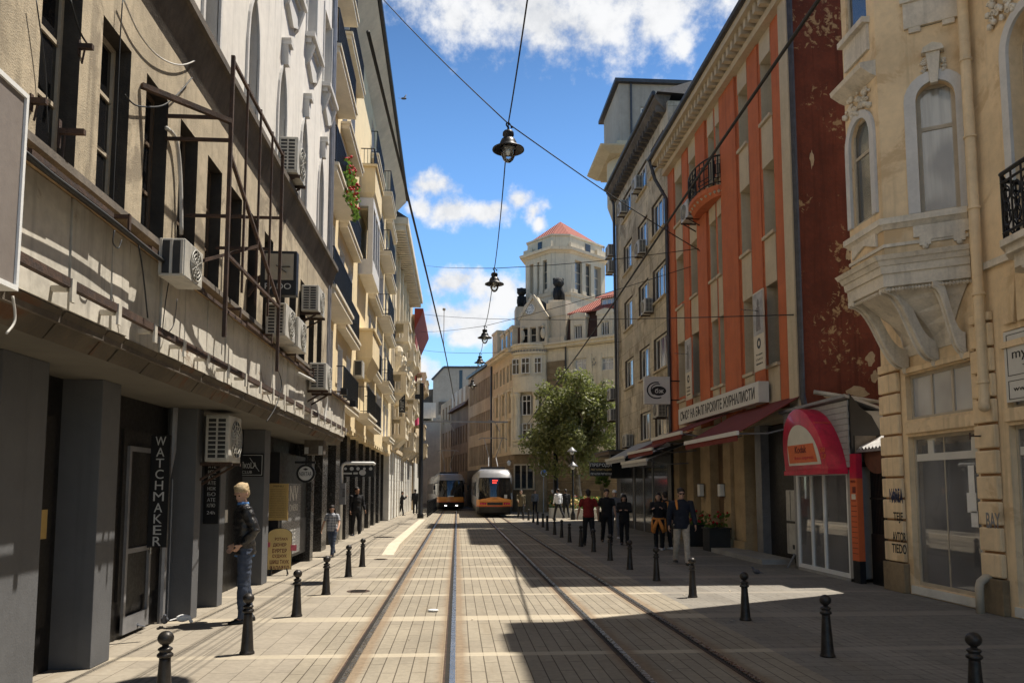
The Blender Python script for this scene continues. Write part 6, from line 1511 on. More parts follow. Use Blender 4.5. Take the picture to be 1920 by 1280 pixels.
MB().tube([(8.0, 17.3, 3.95), (9.7, 16.9, 3.62)], .05, 8).build('pale_pipe', M['ac_case'], t, True); MB().tube([(8.6, 16.6, 3.25), (10.2, 16.5, 3.2)], .06, 8).build('rusty_pipe', mat('terracotta_pipe', (.40, .18, .10), .7, .2, 5, .1), t, True)
MB().box(WORLD, 10.5, 10.7, 0, 4.5, YFAR - .2, 17.5).build('yard_wall', M['concrete_dark'], None); tag(bpy.data.objects['yard_wall'], 'dark yard wall behind the iron gate', 'wall')
# ================================================================ FAR: BANK BUILDING WITH TOWER
def P2(px, Y): v = gY(px, 916, Y); return Vector((v.x, v.y, 0))
P_l, P_r, P_f, P_e = P2(963, 63.0), P2(1027, 61.6), P2(1062, 61.0), P2(1175, 57.0)
G8 = thing('bank_building', 'large cream bank building with rounded corner, clock gable and octagonal tower', 'building', P_l)
dl = Vector((-.176, .985, 0)); LFb = Fr(P_l, dl, Vector((-dl.y, dl.x, 0)))
du = (P_e - P_r).normalized(); FFb = Fr(P_r, du, Vector((du.y, -du.x, 0)))
if FFb.n.y > 0: FFb = Fr(P_r, du, -FFb.n)
LLb = 7.7; LFr = (P_e - P_r).length
zcor = gF(FFb, 1064, 650)[1]; zbase = 4.55
z12, zf3 = 10.1, (10.3, 11.6)
def rect(F, x0, x1, yb, yt, d=0):
    a, c = gF(F, x0, yb, d), gF(F, x1, yt, d); return (min(a[0], c[0]), max(a[0], c[0]), min(a[1], c[1]), max(a[1], c[1]))
lw = [(k, k + .8, z0, z1) for k in (.9, 3.2, 5.5) for z0, z1 in ((5.2, 7.2), (7.9, 9.6))] + [(k, k + .7, 10.5, 11.9) for k in (.5, 1.6, 3.0, 4.1, 5.5, 6.6)] + [(k, k + .9, 1.6, 3.6) for k in (1.2, 4.4)]
b = MB().wall(LFb, 0, LLb, 0, zcor, lw, .25); b.build('side_wall', M['cream_stone'], G8)
for h in lw: window(LFb, *h, -.18, G8, 2, 2, .07, 'frame_cream', 'glass', .04, vs=[.7])
b = MB()
for k in range(8): b.box(LFb, .0, LLb, .05 + k * .56, .05 + k * .56 + .53, .004, .06 if k else .1)
b.build('side_base', M['brown_stone'], G8)
for h in lw[:6]: MB().box(LFb, h[0] - .12, h[1] + .12, h[3] + .05, h[3] + .2, .004, .15).build('window_hood', M['pale_stone'], G8)
for u in (0.1, 2.2, 4.5, 6.9): MB().box(LFb, u, u + .35, 4.8, 9.9, .004, .12).build('pilaster', M['pale_stone'], G8)
ft = [rect(FFb, 1077, 1099, 696, 670), rect(FFb, 1127, 1150, 694, 668)]
ft += [(u, u + 1.0, z0, z1) for u in (2.2, 4.5) for z0, z1 in ((5.2, 7.2), (7.9, 9.6), (1.6, 3.6))]
b = MB().wall(FFb, 0, LFr, 0, zcor, ft, .25); b.build('front_wall', M['pale_stone'], G8)
for i, h in enumerate(ft): window(FFb, *h, -.18, G8, 2, 2, .07, 'frame_white', 'glass_milk' if i < 2 else 'glass', .04, vs=[.65])
s0, s1_ = gF(FFb, 1027, 760)[0], gF(FFb, 1060, 760)[0]
b = MB()
for k in range(14): b.box(FFb, s0, s1_, 4.7 + k * .5, 4.7 + k * .5 + .475, .004, .10)
b.build('brown_pier', M['brown_stone'], G8)
b = MB()
for k in range(8): b.box(FFb, 0, LFr, .05 + k * .56, .05 + k * .56 + .53, .004, .07 if k > 1 else .12)
b.build('front_base', M['brown_stone'], G8); 
b = MB(); b.tube([FFb(s1_ + .12, 4.6, .12), FFb(s1_ + .12, zcor, .12)], .07, 6); b.build('downpipe', M['gutter'], G8)
for u in (gF(FFb, 1069, 680)[0], gF(FFb, 1104, 680)[0], gF(FFb, 1122, 680)[0]): MB().box(FFb, u, u + .3, 9.6, zcor - .8, .004, .12).build('pilaster', M['pale_stone'], G8)
q = carve(FFb, gF(FFb, 1112, 682)[0], gF(FFb, 1112, 682)[1], .3, .5, 16, 9, .05); q.build('relief', M['grey_stone'], G8)
# rounded corner bay
mid = (P_l + P_r) / 2; cd = (P_r - P_l); hw = cd.length / 2; cu_ = cd.normalized(); cn = Vector((cu_.y, -cu_.x, 0))
if cn.y > 0: cn = -cn
BF2 = Fr(mid, cu_, cn)
def bay(z, bulge=1.1, k=1.0, n=14, d=0): return [mid + cu_ * (-hw * k * math.cos(math.pi * q / n)) + cn * (bulge * math.sin(math.pi * q / n) + d) + Z_ * z for q in range(n + 1)]
def baysolid(z0, z1, bulge, k=1.0, name='bay', m='pale_stone', bulge1=None):
    b = MB(); r0 = bay(z0, bulge, k); r1 = bay(z1, bulge if bulge1 is None else bulge1, k); back = lambda z: [mid + cu_ * (hw * k) - cn * 1.5 + Z_ * z, mid - cu_ * (hw * k) - cn * 1.5 + Z_ * z]
    b.loft([r0 + back(z0), r1 + back(z1)]); return b.build(name, M[m], G8)
baysolid(0, 4.5, .9, 1.0, 'bay_base', 'brown_stone'); baysolid(4.45, 4.75, 1.5, 1.04, 'string_course'); baysolid(4.75, 9.3, .45, .9, 'bay_core', 'pale_stone')
baysolid(9.3, 10.5, 1.15, 1.0, 'entablature'); baysolid(10.5, 12.3, .8, .98, 'bay_upper'); baysolid(12.3, zcor, 1.15, 1.02, 'frieze')
for q in (1.5, 4.2, 9.8, 12.5):
    p = mid + cu_ * (-hw * .93 * math.cos(math.pi * q / 14)) + cn * (.88 * math.sin(math.pi * q / 14)); MB().lathe(p + Z_ * 4.75, [(.33, 0), (.33, .25), (.27, .3), (.23, 4.2), (.28, 4.3), (.36, 4.55)], 14).build('column', M['pale_stone'], G8, True)
for z0, z1 in ((5.1, 6.9), (7.5, 9.1)):
    for u in (-.95, -.05, .85): window(BF2, u - .38, u + .38, z0, z1, .62 - abs(u) * .2, G8, 2, 2, .07, 'frame_white', 'glass_dark', .05, vs=[.7])
for u in (-.9, 0, .9): window(BF2, u - .36, u + .36, 10.75, 12.0, .95 - abs(u) * .26, G8, 2, 2, .06, 'frame_white', 'glass_dark', .05, vs=[.65])
window(BF2, -1.0, .75, 1.7, 3.7, 1.0, G8, 3, 1, .12, 'frame_cream', 'glass_dark', .08)
b = MB(); b.loft([bay(4.75, 1.45, 1.0), bay(5.0, 1.45, 1.0), bay(5.0, 1.3, .96), bay(4.75, 1.3, .96)], closed=True); b.loft([bay(5.45, 1.5, 1.02), bay(5.6, 1.5, 1.02), bay(5.6, 1.28, .95), bay(5.45, 1.28, .95)], closed=True)
for q in range(1, 28): p = bay(5.0, 1.38, .98, 28)[q]; b.lathe(p, [(.06, 0), (.04, .1), (.08, .25), (.05, .45)], 6)
b.build('balustrade', M['pale_stone'], G8)
# main cornice
def cor(z0, z1, d, nm='cornice', m='pale_stone'):
    b = MB(); b.box(LFb, -.1, LLb + .2, z0, z1, -.5, d); b.build(nm, M[m], G8); b = MB(); b.box(FFb, .0, LFr, z0, z1, -.5, d); b.build(nm, M[m], G8); baysolid(z0, z1 + .003, .9 + d, 1.04, nm, m)
cor(zcor, zcor + .22, .45); cor(zcor + .223, zcor + .36, .65)
b = MB()
for q in range(1, 18): p = bay(zcor - .16, 1.2, 1.04, 18)[q]; b.ball(p, .1, .1, .1, 5)
b.build('dentils', M['grey_stone'], G8)
# attic: dormers on the left, clock gable, brown mansard and red tiles on the right
za_ = zcor + .36
b = MB(); b.box(LFb, .2, LLb - .2, za_, za_ + 1.7, -2.5, -.5); b.build('attic_wall', M['brown_tile'], G8)
for u in (.6, 2.2, 3.8):
    b = MB(); b.box(LFb, u, u + 1.0, za_, za_ + 1.75, -1.2, -.1); b.box(LFb, u - .1, u + 1.1, za_ + 1.75, za_ + 1.95, -1.3, .0); o = b.build('dormer', M['pale_stone'], G8); MB().box(LFb, u + .25, u + .75, za_ + .35, za_ + 1.45, -.099, -.08).build('pane', M['glass_dark'], o)
b = MB(); b.box(LFb, 5.6, 7.5, za_, za_ + 2.3, -1.5, .05); b.box(LFb, 5.5, 7.6, za_ + 2.3, za_ + 2.5, -1.6, .12); b.build('end_block', M['pale_stone'], G8)
GF = Fr(mid + cn * .75, cu_, cn)
g0, g1 = gF(GF, 975, 640)[0], gF(GF, 1030, 640)[0]; gx, gz = gF(GF, 1000, 556); ge = gF(GF, 975, 600)[1]
g1 = gx + (gx - g0)
hs = [(gx - 1.0 + k * .72, gx - .5 + k * .72, za_ + .15, za_ + 1.35) for k in range(3)]
b = MB(); b.wall(GF, g0, g1, za_, ge, hs, .25); b.prism(GF, [(g0, ge), (g1, ge), (gx + .3, gz - .05), (gx, gz), (gx - .3, gz - .05)], -.5, 0.0); b.shell(GF, g0, g1, za_, ge, 2); b.build('clock_gable', M['tower_stone'], G8)
for h in hs: window(GF, *h, -.15, G8, 1, 2, .06, 'frame_cream', 'glass_dark', .04)
b = MB(); b.bar(GF(g0 - .1, ge, .05), GF(gx, gz + .08, .05), .22); b.bar(GF(g1 + .1, ge, .05), GF(gx, gz + .08, .05), .22); b.build('gable_moulding', M['tower_stone'], G8)
b = MB(); b.loft([[GF(gx, gz + .05, -.1), GF(g1 + .1, ge + .05, -.1), GF(g1 + .1, ge, -.1)], [GF(gx, gz + .05, -2.5), GF(g1 + .1, ge + .05, -2.5), GF(g1 + .1, ge, -2.5)]]); b.build('gable_roof', M['gutter'], G8)
ccx, ccz = gF(GF, 993, 579)
CKo = disc(GF, ccx, ccz, .42, .005, .03, M['white_paint'], 'clock_face', G8)
b = MB()
for k in range(12): a = k * math.pi / 6; b.bar(GF(ccx + .22 * math.cos(a), ccz + .22 * math.sin(a), .038), GF(ccx + .37 * math.cos(a), ccz + .37 * math.sin(a), .038), .11, .012)
b.bar(GF(ccx, ccz, .04), GF(ccx + .2, ccz + .04, .04), .05, .01); b.bar(GF(ccx, ccz, .04), GF(ccx - .12, ccz - .03, .04), .05, .01); b.build('clock_marks', M['letter_black'], CKo)
ell(GF, ccx, ccz, .52, .52, .83, .004, .06).build('clock_rim', M['tower_stone'], CKo)
for px, py in ((981, 625), (1019, 620)): u, v = gF(GF, px, py); q = MB(); q.ball(GF(u, v - .2, .12), .2, .16, .45, 8); q.ball(GF(u, v + .4, .12), .14, .14, .16, 8); q.build('relief_figure', M['tower_stone'], G8, True)
# parapet block to the right of the gable
pb0, pb1 = gF(FFb, 1026, 600)[0], gF(FFb, 1062, 600)[0]; pzt = gF(FFb, 1045, 566)[1]
b = MB(); b.box(FFb, pb0, pb1, za_, pzt, -1.5, .12); b.box(FFb, pb0 - .05, pb1 + .1, gF(FFb, 1045, 592)[1] - .06, gF(FFb, 1045, 592)[1], .12, .18); b.box(FFb, pb0 - .3, pb1 + .05, za_, za_ + .45, .12, .4); b.build('parapet_block', M['tower_stone'], G8)
r0, r1 = gF(FFb, 1063, 600)[0], LFr; zt_m = gF(FFb, 1100, 583)[1]
b = MB(); b.loft([[FFb(r0, za_, .05), FFb(r1, za_, .05), FFb(r1, za_, -4), FFb(r0, za_, -4)], [FFb(r0, zt_m, -.35), FFb(r1, zt_m, -.35), FFb(r1, zt_m, -4), FFb(r0, zt_m, -4)]]); b.build('mansard', M['brown_tile'], G8)
for px0, px1 in ((1073, 1101), (1123, 1152)):
    u0, u1 = gF(FFb, px0, 610)[0], gF(FFb, px1, 610)[0]; hz = [(u0 + .32, u1 - .32, za_ + .12, za_ + 1.15)]
    b = MB(); b.wall(FFb, u0, u1, za_, zt_m - .5, hz, .2, .25); b.shell(FFb, u0, u1, za_, zt_m - .5, 1.5, .25); b.prism(FFb, [(u0 - .1, zt_m - .5), (u1 + .1, zt_m - .5), (u1, zt_m - .2), ((u0 + u1) / 2, zt_m - .05), (u0, zt_m - .2)], -1.2, .3); o = b.build('dormer', M['pale_stone'], G8); window(FFb, *hz[0], .12, G8, 3, 1, .06, 'frame_white', 'glass', .05)
# red roof slopes
ra, rb = gF(FFb, 1066, 581), gF(FFb, 1120, 545)
b = MB(); b.loft([[FFb(r0 + .1, zt_m, .1), FFb(r1, zt_m, .1), FFb(r1, zt_m - .12, .1), FFb(r0 + .1, zt_m - .12, .1)], [FFb(r0 + 3.0, zt_m + 2.3, -3.5), FFb(r1, zt_m + 2.3, -3.5), FFb(r1, zt_m + 2.1, -3.5), FFb(r0 + 3.0, zt_m + 2.1, -3.5)]]); b.build('tile_roof', M['red_tile'], G8)
u0, u1 = gF(FFb, 1121, 560)[0], gF(FFb, 1149, 560)[0]; zd = gF(FFb, 1135, 569)[1]
b = MB(); b.box(FFb, u0 - .1, u1 + .1, zd - .1, zd + .6, -2, -.6); o = b.build('roof_dormer', M['frame_brown'], G8); window(FFb, u0, u1, zd, zd + .5, -.57, G8, 3, 1, .06, 'frame_white', 'glass_milk', .03)
b = MB(); b.loft([[FFb(u0 - .4, zd + .62, -.2), FFb(u1 + 1.5, zd + .62, -.2), FFb(u1 + 1.5, zd + .55, -.2), FFb(u0 - .4, zd + .55, -.2)], [FFb(u0 + .4, zd + 1.7, -2.5), FFb(u1 + 1.5, zd + 1.7, -2.5), FFb(u1 + 1.5, zd + 1.6, -2.5), FFb(u0 + .4, zd + 1.6, -2.5)]]); b.build('tile_roof', M['red_tile'], G8)
# tower
TY = 63.5
tA, tB, tC, tD = P2(986, TY + 2.6), P2(1036, TY), P2(1073, TY), P2(1139, TY + 3.0)
back = [tD + Vector((-1.0, 3.2, 0)), tA + Vector((1.0, 3.2, 0))]
plan = [tA, tB, tC, tD] + back
cen = sum(plan, Vector()) / 6
def tz(py): return gY(1050, py, TY).z
def tlayer(z0, z1, k0, k1, name, m='tower_stone'):
    b = MB(); b.loft([[cen + (p - cen) * k0 + Z_ * z0 for p in plan], [cen + (p - cen) * k1 + Z_ * z1 for p in plan]]); return b.build(name, M[m], G8)
zB, zT = tz(592), tz(474)
tfaces = [(tA, tB), (tB, tC), (tC, tD)]
def tframe(a, c):
    u = (c - a).normalized(); n = Vector((u.y, -u.x, 0)); n = -n if n.y > 0 else n; return Fr(a, u, n), (c - a).length
b = MB()
wlist = []
for i, (a, c) in enumerate(tfaces):
    f, ln = tframe(a, c); hs = []
    if i != 1:
        z0, z1 = (tz(546), tz(484)); w = (ln - .9) / 3
        hs = [(.45 + ln * .02, ln - .55, z0, z1)]
    b.wall(f, 0, ln, zB - 3, zT, hs, .4); wlist += [(f, h, ln) for h in hs]
for a, c in ((tD, back[0]), (back[0], back[1]), (back[1], tA)): b.poly([a + Z_ * (zB - 3), c + Z_ * (zB - 3), c + Z_ * zT, a + Z_ * zT])
b.build('tower', M['tower_stone'], G8)
for f, h, ln in wlist:
    o = window(f, *h, -.30, G8, 3, 3, .1, 'frame_cream', 'glass_grey', .04)
    w = (h[1] - h[0])
    for k in (1, 2): MB().box(f, h[0] + w * k / 3 - .23, h[0] + w * k / 3 + .23, h[2] + .002, h[3] - .002, -.22, .0).build('tower_column', M['tower_stone'], G8)
    for k in range(4): MB().box(f, h[0] + w * k / 3 - .25, h[0] + w * k / 3 + .25, h[2] - .02, h[2] + .28, -.2, .05).build('plinth', M['tower_stone'], G8)
tlayer(tz(548) - .25, tz(548), 1.03, 1.05, 'tower_course'); tlayer(zT, tz(470), 1.02, 1.08, 'tower_cornice'); tlayer(tz(470), tz(465), 1.15, 1.17, 'tower_cornice')
tlayer(tz(464), tz(441), .96, .94, 'tower_attic'); tlayer(tz(441), tz(438), .98, .98, 'attic_cap')
for i in (0, 2):
    f, ln = tframe(cen + (tfaces[i][0] - cen) * .955, cen + (tfaces[i][1] - cen) * .955)
    MB().box(f, ln * .45, ln * .6, tz(460), tz(446), .0, .03).build('attic_window', M['glass_dark'], G8)
    b = MB(); b.box(f, -.2, ln * .28, tz(464) + .003, tz(455), .0, .25); b.box(f, ln * .75, ln + .2, tz(464) + .003, tz(452), 0, .25); b.build('attic_step', M['tower_stone'], G8)
top = Vector((cen.x - .15, cen.y, gY(1067, 416, cen.y).z))
b = MB(); ring0 = [cen + (p - cen) * .9 + Z_ * (tz(438) + .005) for p in plan]; b.loft([ring0, [top + (p - cen) * .01 - Z_ * .02 for p in plan]]); b.build('tower_roof', M['red_tile'], G8)
b = MB(); p = P2(1137, TY + 3); b.tube([p + Z_ * tz(465), p + Z_ * tz(440)], .04, 5); b.ball(p + Z_ * tz(441), .12, n=6); b.build('finial', M['grey_stone'], G8)
def beast(px, py_top, py_bot, Y, label):
    c = P2(px, Y); z0, z1 = gY(px, py_bot, Y).z, gY(px, py_top, Y).z; h = z1 - z0
    q = MB(); q.ball(c + Z_ * (z0 + h * .32), h * .24, h * .26, h * .36, 10); q.ball(c + Z_ * (z0 + h * .78) - Y_ * h * .08, h * .24, h * .22, h * .22, 10); q.ball(c + Z_ * (z0 + h * .74) - Y_ * h * .27, h * .11, h * .12, h * .1, 8)
    for s in (-1, 1): q.tube([c + Vector((s * h * .14, -h * .22, z0 + h * .5)), c + Vector((s * h * .15, -h * .3, z0))], [h * .09, h * .08], 7); q.ball(c + Vector((s * h * .17, -h * .02, z0 + h * .93)), h * .07, n=6)
    o = q.build('lion_statue', M['black_statue'], None, True); tag(o, label, 'statue', 'dark lion statues on the bank')
beast(1049, 521, 566, TY - .9, 'blackened seated lion statue against the front face of the bank tower'); beast(978, 540, 577, TY + 1.6, 'blackened seated lion statue at the left edge of the bank tower')
b = MB(); c = P2(1049, TY - .9); b.box(WORLD, c.x - .9, c.x + .9, pzt - 1, gY(1049, 566, TY - .9).z - .01, c.y - .7, c.y + 1.2); b.build('statue_plinth', M['tower_stone'], G8)
b = MB(); c = P2(978, TY + 1.6); b.box(WORLD, c.x - .5, c.x + .9, zcor, gY(978, 577, TY + 1.6).z - .01, c.y - .5, c.y + 1.2); b.build('statue_plinth', M['tower_stone'], G8)
# solid back of the bank
b = MB(); c1 = P_l + dl * LLb; b.loft([[P_l + Z_ * z + Vector((.3, .3, 0)), P_r + Z_ * z + Vector((.3, .6, 0)), P_e + Z_ * z + Vector((0, .6, 0)), P_e + Vector((4, 14, z)), c1 + Z_ * z + Vector((10, 2, 0)), c1 + Z_ * z + Vector((.4, 0, 0))] for z in (0.0, zcor)]); b.build('core', M['cream_stone'], G8)

# ================================================================ FAR: the right side beyond the bank, bending left
def onL(l): return P_l + dl * l
far = []
t, f, ln = bent_block('office_building', 'taupe office block with long bands of windows beyond the bank', (onL(LLb + .1)[:2], onL(19.0)[:2]), 13.0, 'ribbon', rows=3, wstep=.78, ww=.58, z0=4.0, fh=3.05, glass='glass_dark', frame='frame_brown')
MB().box(f, -.05, .1, 0, 13.2, .005, .15).build('end_pipe', M['gutter'], t); MB().box(f, 0, ln, 13.0, 13.25, -1, .25).build('roof_edge', M['gutter'], t); MB().box(f, .1, ln, .1, 3.6, .004, .08).build('shopfront', M['black_front'], t)
t, f, ln = bent_block('mansard_house', 'dark brown house with small pale dormers on its mansard roof, far down the street', (onL(19.1)[:2], onL(29.5)[:2]), 10.4, 'far_brown', rows=2, wstep=1.5, ww=.8)
b = MB(); b.loft([[f(0, 10.4, .5), f(ln, 10.4, .5), f(ln, 10.4, -5), f(0, 10.4, -5)], [f(0, 12.4, -1.2), f(ln, 12.4, -1.2), f(ln, 12.4, -5), f(0, 12.4, -5)]]); b.build('roof', M['brown_tile'], t)
for k in range(4): MB().box(f, .8 + k * 2.4, 2.0 + k * 2.4, 10.9, 12.5, -2, .15).build('dormer', M['far_white'], t)
MB().box(f, -.2, .9, 11, 14.2, -3, -1.5).build('chimney', M['red_wall'], t)
t, f, ln = bent_block('tan_house', 'narrow tan house with small windows far down the street', (onL(29.6)[:2], onL(37.0)[:2]), 12.2, 'far_tan', rows=3, wstep=2.2, ww=.9)
t, f, ln = bent_block('white_house', 'far white house with tall pale pilasters, last on the right before the gable wall', (onL(37.1)[:2], onL(55.0)[:2]), 10.2, 'far_white', rows=3, wstep=2.0, ww=.7, z0=1.2)
MB().box(f, 0, ln, 10.2, 10.6, -1, .5).build('cornice', M['far_white'], t)
b = MB(); b.box(f, 1, ln - 2, 10.6, 12.6, -4, -.5); b.build('attic', M['far_white'], t)
for k in range(9): MB().box(f, .15 + k * 2.0, .45 + k * 2.0, 0, 10.1, .004, .15).build('pilaster', M['far_white'], t)
# big blank gable closing the street
FCg = facing_cam(126); a = gY(793, 750, 126); c = gY(905, 690, 126); rf_ = gY(832, 690, 126)
t = thing('gable_building', 'big grey blank-walled apartment block closing the far end of the street', 'building', (a.x, 126, 0))
xl = gY(812, 720, 126).x; zl = gY(812, 712, 126).z
b = MB(); b.prism(FCg, [(xl, 0), (c.x, 0), (c.x, c.z), (rf_.x, c.z), (xl, zl)], -14, 0); b.build('wall', M['far_grey'], t)
q1, q2 = gY(861, 740, 126), gY(867, 694, 126); MB().box(FCg, q1.x, q2.x, q1.z, q2.z, .01, .05).build('stairwell_window', M['glass_dark'], t)
b = MB(); b.bar((xl - .2, 125.9, zl), (rf_.x, 125.9, c.z + .1), .3); b.bar((rf_.x, 125.9, c.z + .1), (c.x, 125.9, c.z + .1), .3); b.build('roof_edge', M['gutter'], t)
b = MB()
for px in (876, 889): v = gY(px, 686, 128); b.box(FCg, v.x - .5, v.x + .5, c.z - .2, v.z, -3, -2)
b.build('chimney', M['far_grey'], t)
b = MB(); xa = gY(792, 800, 126).x; b.prism(FCg, [(xa, 0), (xl, 0), (xl, zl - 1.2), (xa, gY(792, 728, 126).z)], -14, -2.0); b.build('side_wing', M['concrete_dark'], t)
for z in (4.5, 8.0, 11.5, 14.5): 
    b = MB(); b.box(FCg, xa - .2, xl + .4, z, z + 1.0, -2.0, -.9); b.box(FCg, xa - .3, xl + .4, z - .2, z, -2.0, -.8); b.build('balcony', M['far_brown'], t)
b = MB(); v0, v1 = gY(822, 775, 125), gY(842, 752, 125); b.box(FCg, v0.x, v1.x, v0.z, v1.z, .01, .3); b.build('dark_annex', M['concrete_dark'], t)
t, f, ln = bent_block('brown_house', 'brown house on the far left where the street bends away', ((-8.2, 106), (-11, 126)), 8.0, 'far_tan', rows=2)

# ================================================================ TRAMS
def make_tram(label, loc, rz, rear):
    t = thing('tram', label, 'tram', (0, 0, 0))
    def plan_(s, inset, L=19.0, w=1.15):
        half = [(w, L), (w, .95 + inset), (w * .97, .5 + inset), (w * .86, .16 + inset), (w * .6, .03 + inset), (w * .25, -.02 + inset)]
        pts = half + [(-x, y) for x, y in reversed(half)]
        return [(x * s, y) for x, y in pts]
    def layer(zs, name, m, parent=t, w=1.15, L=19.0):
        b = MB(); b.loft([[(x, y, z) for x, y in plan_(s, i, L, w)] for z, s, i in zs]); return b.build(name, M[m], parent, autosm=R(35))
    layer([(.16, .9, .35), (.3, .96, .12), (.68, 1.0, .0)], 'skirt', 'tram_dark')
    band = layer([(.681, 1.008, -.015), (1.12, 1.008, -.012)], 'bumper_band', 'tram_orange')
    layer([(1.121, 1.0, .0), (1.9, .99, .05), (2.48, .96, .20)], 'window_band', 'glass_dark')
    layer([(2.481, .985, .14), (2.72, .95, .28), (2.95, .86, .5), (3.02, .75, .75)], 'roof', 'tram_grey')
    b = MB()
    for s in (-1, 1):
        b.loft([[(s * 1.165, y, z) for y, z in ((.75, .69), (19, .69), (19, 1.3), (.75, 1.3))], [(s * 1.12, y, z) for y, z in ((.75, .69), (19, .69), (19, 1.3), (.75, 1.3))]])
        b.loft([[(s * 1.15, y, z) for y, z in ((.85, 2.25), (19, 2.25), (19, 2.5), (.85, 2.5))], [(s * 1.08, y, z) for y, z in ((.85, 2.25), (19, 2.25), (19, 2.5), (.85, 2.5))]])
        for y in (.9, 2.6, 4.2, 5.8, 7.4, 9.0, 10.6, 12.2, 13.8, 15.4, 17, 18.7): b.loft([[(s * 1.16, y, 1.3), (s * 1.16, y + .18, 1.3), (s * 1.13, y + .18, 2.26), (s * 1.13, y, 2.26)], [(s * 1.1, y, 1.3), (s * 1.1, y + .18, 1.3), (s * 1.08, y + .18, 2.26), (s * 1.08, y, 2.26)]])
    b.build('side_panels', M['tram_grey'], t)
    F0 = Fr((0, -.03, 0), X_, -Y_)
    b = MB()
    for s in (-1, 1): b.loft([[(s * 1.03, .22, 1.12), (s * 1.13, .5, 1.12), (s * 1.16, .75, 1.12), (s * 1.06, .5, 1.12)], [(s * .95, .38, 2.5), (s * 1.06, .6, 2.5), (s * 1.12, .9, 2.5), (s * .98, .66, 2.5)]])
    b.build('front_pillars', M['tram_grey'], t)
    if rear:
        b = MB(); b.prism(F0, [(-.95, 1.0), (.95, 1.0), (.9, 1.14), (.5, 1.2), (.25, 1.27), (-.25, 1.27), (-.5, 1.2), (-.9, 1.14)], -.12, .03); b.build('hump', M['tram_orange'], band)
        MB().box(F0, -.48, .48, .78, .94, .0, .05).build('grille', M['tram_dark'], t)
        for s in (-1, 1):
            b = MB(); [b.ball((s * (.6 + .14 * k), -.03, .87), .07, .05, .07, 8) for k in range(3)]; b.build('tail_lamp', M['tail_lamp'], t)
        b = MB()
        for r in range(2):
            for k in range(5):
                if random.random() < .85: b.box(F0, -.16 + k * .07, -.11 + k * .07, 2.26 - r * .14, 2.34 - r * .14, -.12, -.10)
        b.build('destination_display', M['red_led'], t)
        text('1079', F0, 0, 1.17, .3, .07, .032, M['letter_black'], t)
        b = MB(); b.box(F0, .58, .76, 1.2, 1.42, -.015, .0); b.build('notice', M['grey_letter'], t)
    else:
        for s in (-1, 1): MB().box(F0, s * .45 - .09, s * .45 + .09, .38, .46, -.18, -.07).build('headlight', M['head_lamp'], t)
        text('2303', F0, 0, .98, .35, .09, .012, M['tram_red'], t); MB().box(F0, -.28, .2, 1.14, 1.22, -.02, .0).build('number_plate', M['white_paint'], t)
        b = MB(); b.bar((-.7, -.0, 1.2), (-.25, .06, 1.95), .03); b.build('wiper', M['black_metal'], t)
        b = MB()
        for s in (-1, 1): b.tube([(s * 1.05, .5, 2.3), (s * 1.35, .2, 2.2), (s * 1.38, .18, 1.95)], .035, 6); b.box(F0, s * 1.38 - .08, s * 1.38 + .08, 1.7, 2.05, -.25, -.15)
        b.build('mirrors', M['black_metal'], t)
    b = MB(); b.loft([[(x, y, .70) for x, y in plan_(1.012, -.02)], [(x, y, .75) for x, y in plan_(1.012, -.02)]]); b.build('red_line', M['tram_red'], t)
    b = MB(); b.box(WORLD, -.8, .8, 3.0, 3.22, 3.0, 6.0); b.box(WORLD, -.7, .7, 3.0, 3.18, 8.0, 13.0); b.build('roof_boxes', M['gutter'], t)
    py = 4.0 if not rear else 2.6
    b = MB(); 
    for s in (-.3, .3): b.bar((s, py, 3.25), (s * .8, py + 1.3, 3.9), .05); b.bar((s * .8, py + 1.3, 3.9), (s * 2, py + .1, 5.1), .04)
    b.bar((-.75, py + .1, 5.12), (.75, py + .1, 5.12), .05); b.bar((-.75, py + .1, 5.12), (-.95, py + .1, 5.0), .05); b.bar((.75, py + .1, 5.12), (.95, py + .1, 5.0), .05); b.build('pantograph', M['pipe_grey'], t)
    t.location = loc; t.rotation_euler = (0, 0, rz)
    return t
p = gZ(928, 970); make_tram('nearer tram on the right track seen from behind, with red tail lamps', (p.x, p.y, 0), R(0), True)
p = gZ(846, 957); make_tram('farther tram on the left track coming towards us with two white headlamps lit', (p.x, p.y, 0), R(4.5), False)

# ================================================================ HANGING LAMPS AND WIRES
def make_lamp(label):
    t = thing('hanging_lamp', label, 'street lamp', (0, 0, 0), 'lamps hung on wires over the street')
    b = MB(); b.lathe((0, 0, 0), [(.02, .02), (.10, .0), (.125, -.03), (.13, -.10), (.11, -.12), (.11, -.17), (.15, -.19), (.19, -.27), (.205, -.33), (.22, -.35), (.36, -.42), (.365, -.445), (.34, -.44), (.17, -.38), (.10, -.34)], 28); b.build('shade', M['black_metal'], t, True)
    MB().lathe((0, 0, 0), [(.165, -.385), (.17, -.48), (.155, -.58), (.11, -.68), (.05, -.73), (.005, -.74)], 24).build('globe', M['lamp_glass'], t, True)
    MB().ball((0, 0, -.48), .06, .06, .10, 10).build('bulb', M['wall_lamp'], t, True); MB().lathe((0, 0, 0), [(.005, -.37), (.155, -.385), (.155, -.40), (.005, -.39)], 20).build('brightening_disc', M['white_paint'], t, True)  # white disc added under the shade to brighten the globe
    b = MB(); b.tube([(0, 0, .0), (0, 0, .10)], .025, 6); pts = [(.05 * math.cos(a), 0, .15 + .05 * math.sin(a)) for a in [k * .62 for k in range(9)]]; b.tube(pts, .018, 5); b.ball((.09, 0, .12), .035, n=6); b.build('hook', M['black_metal'], t)
    return t
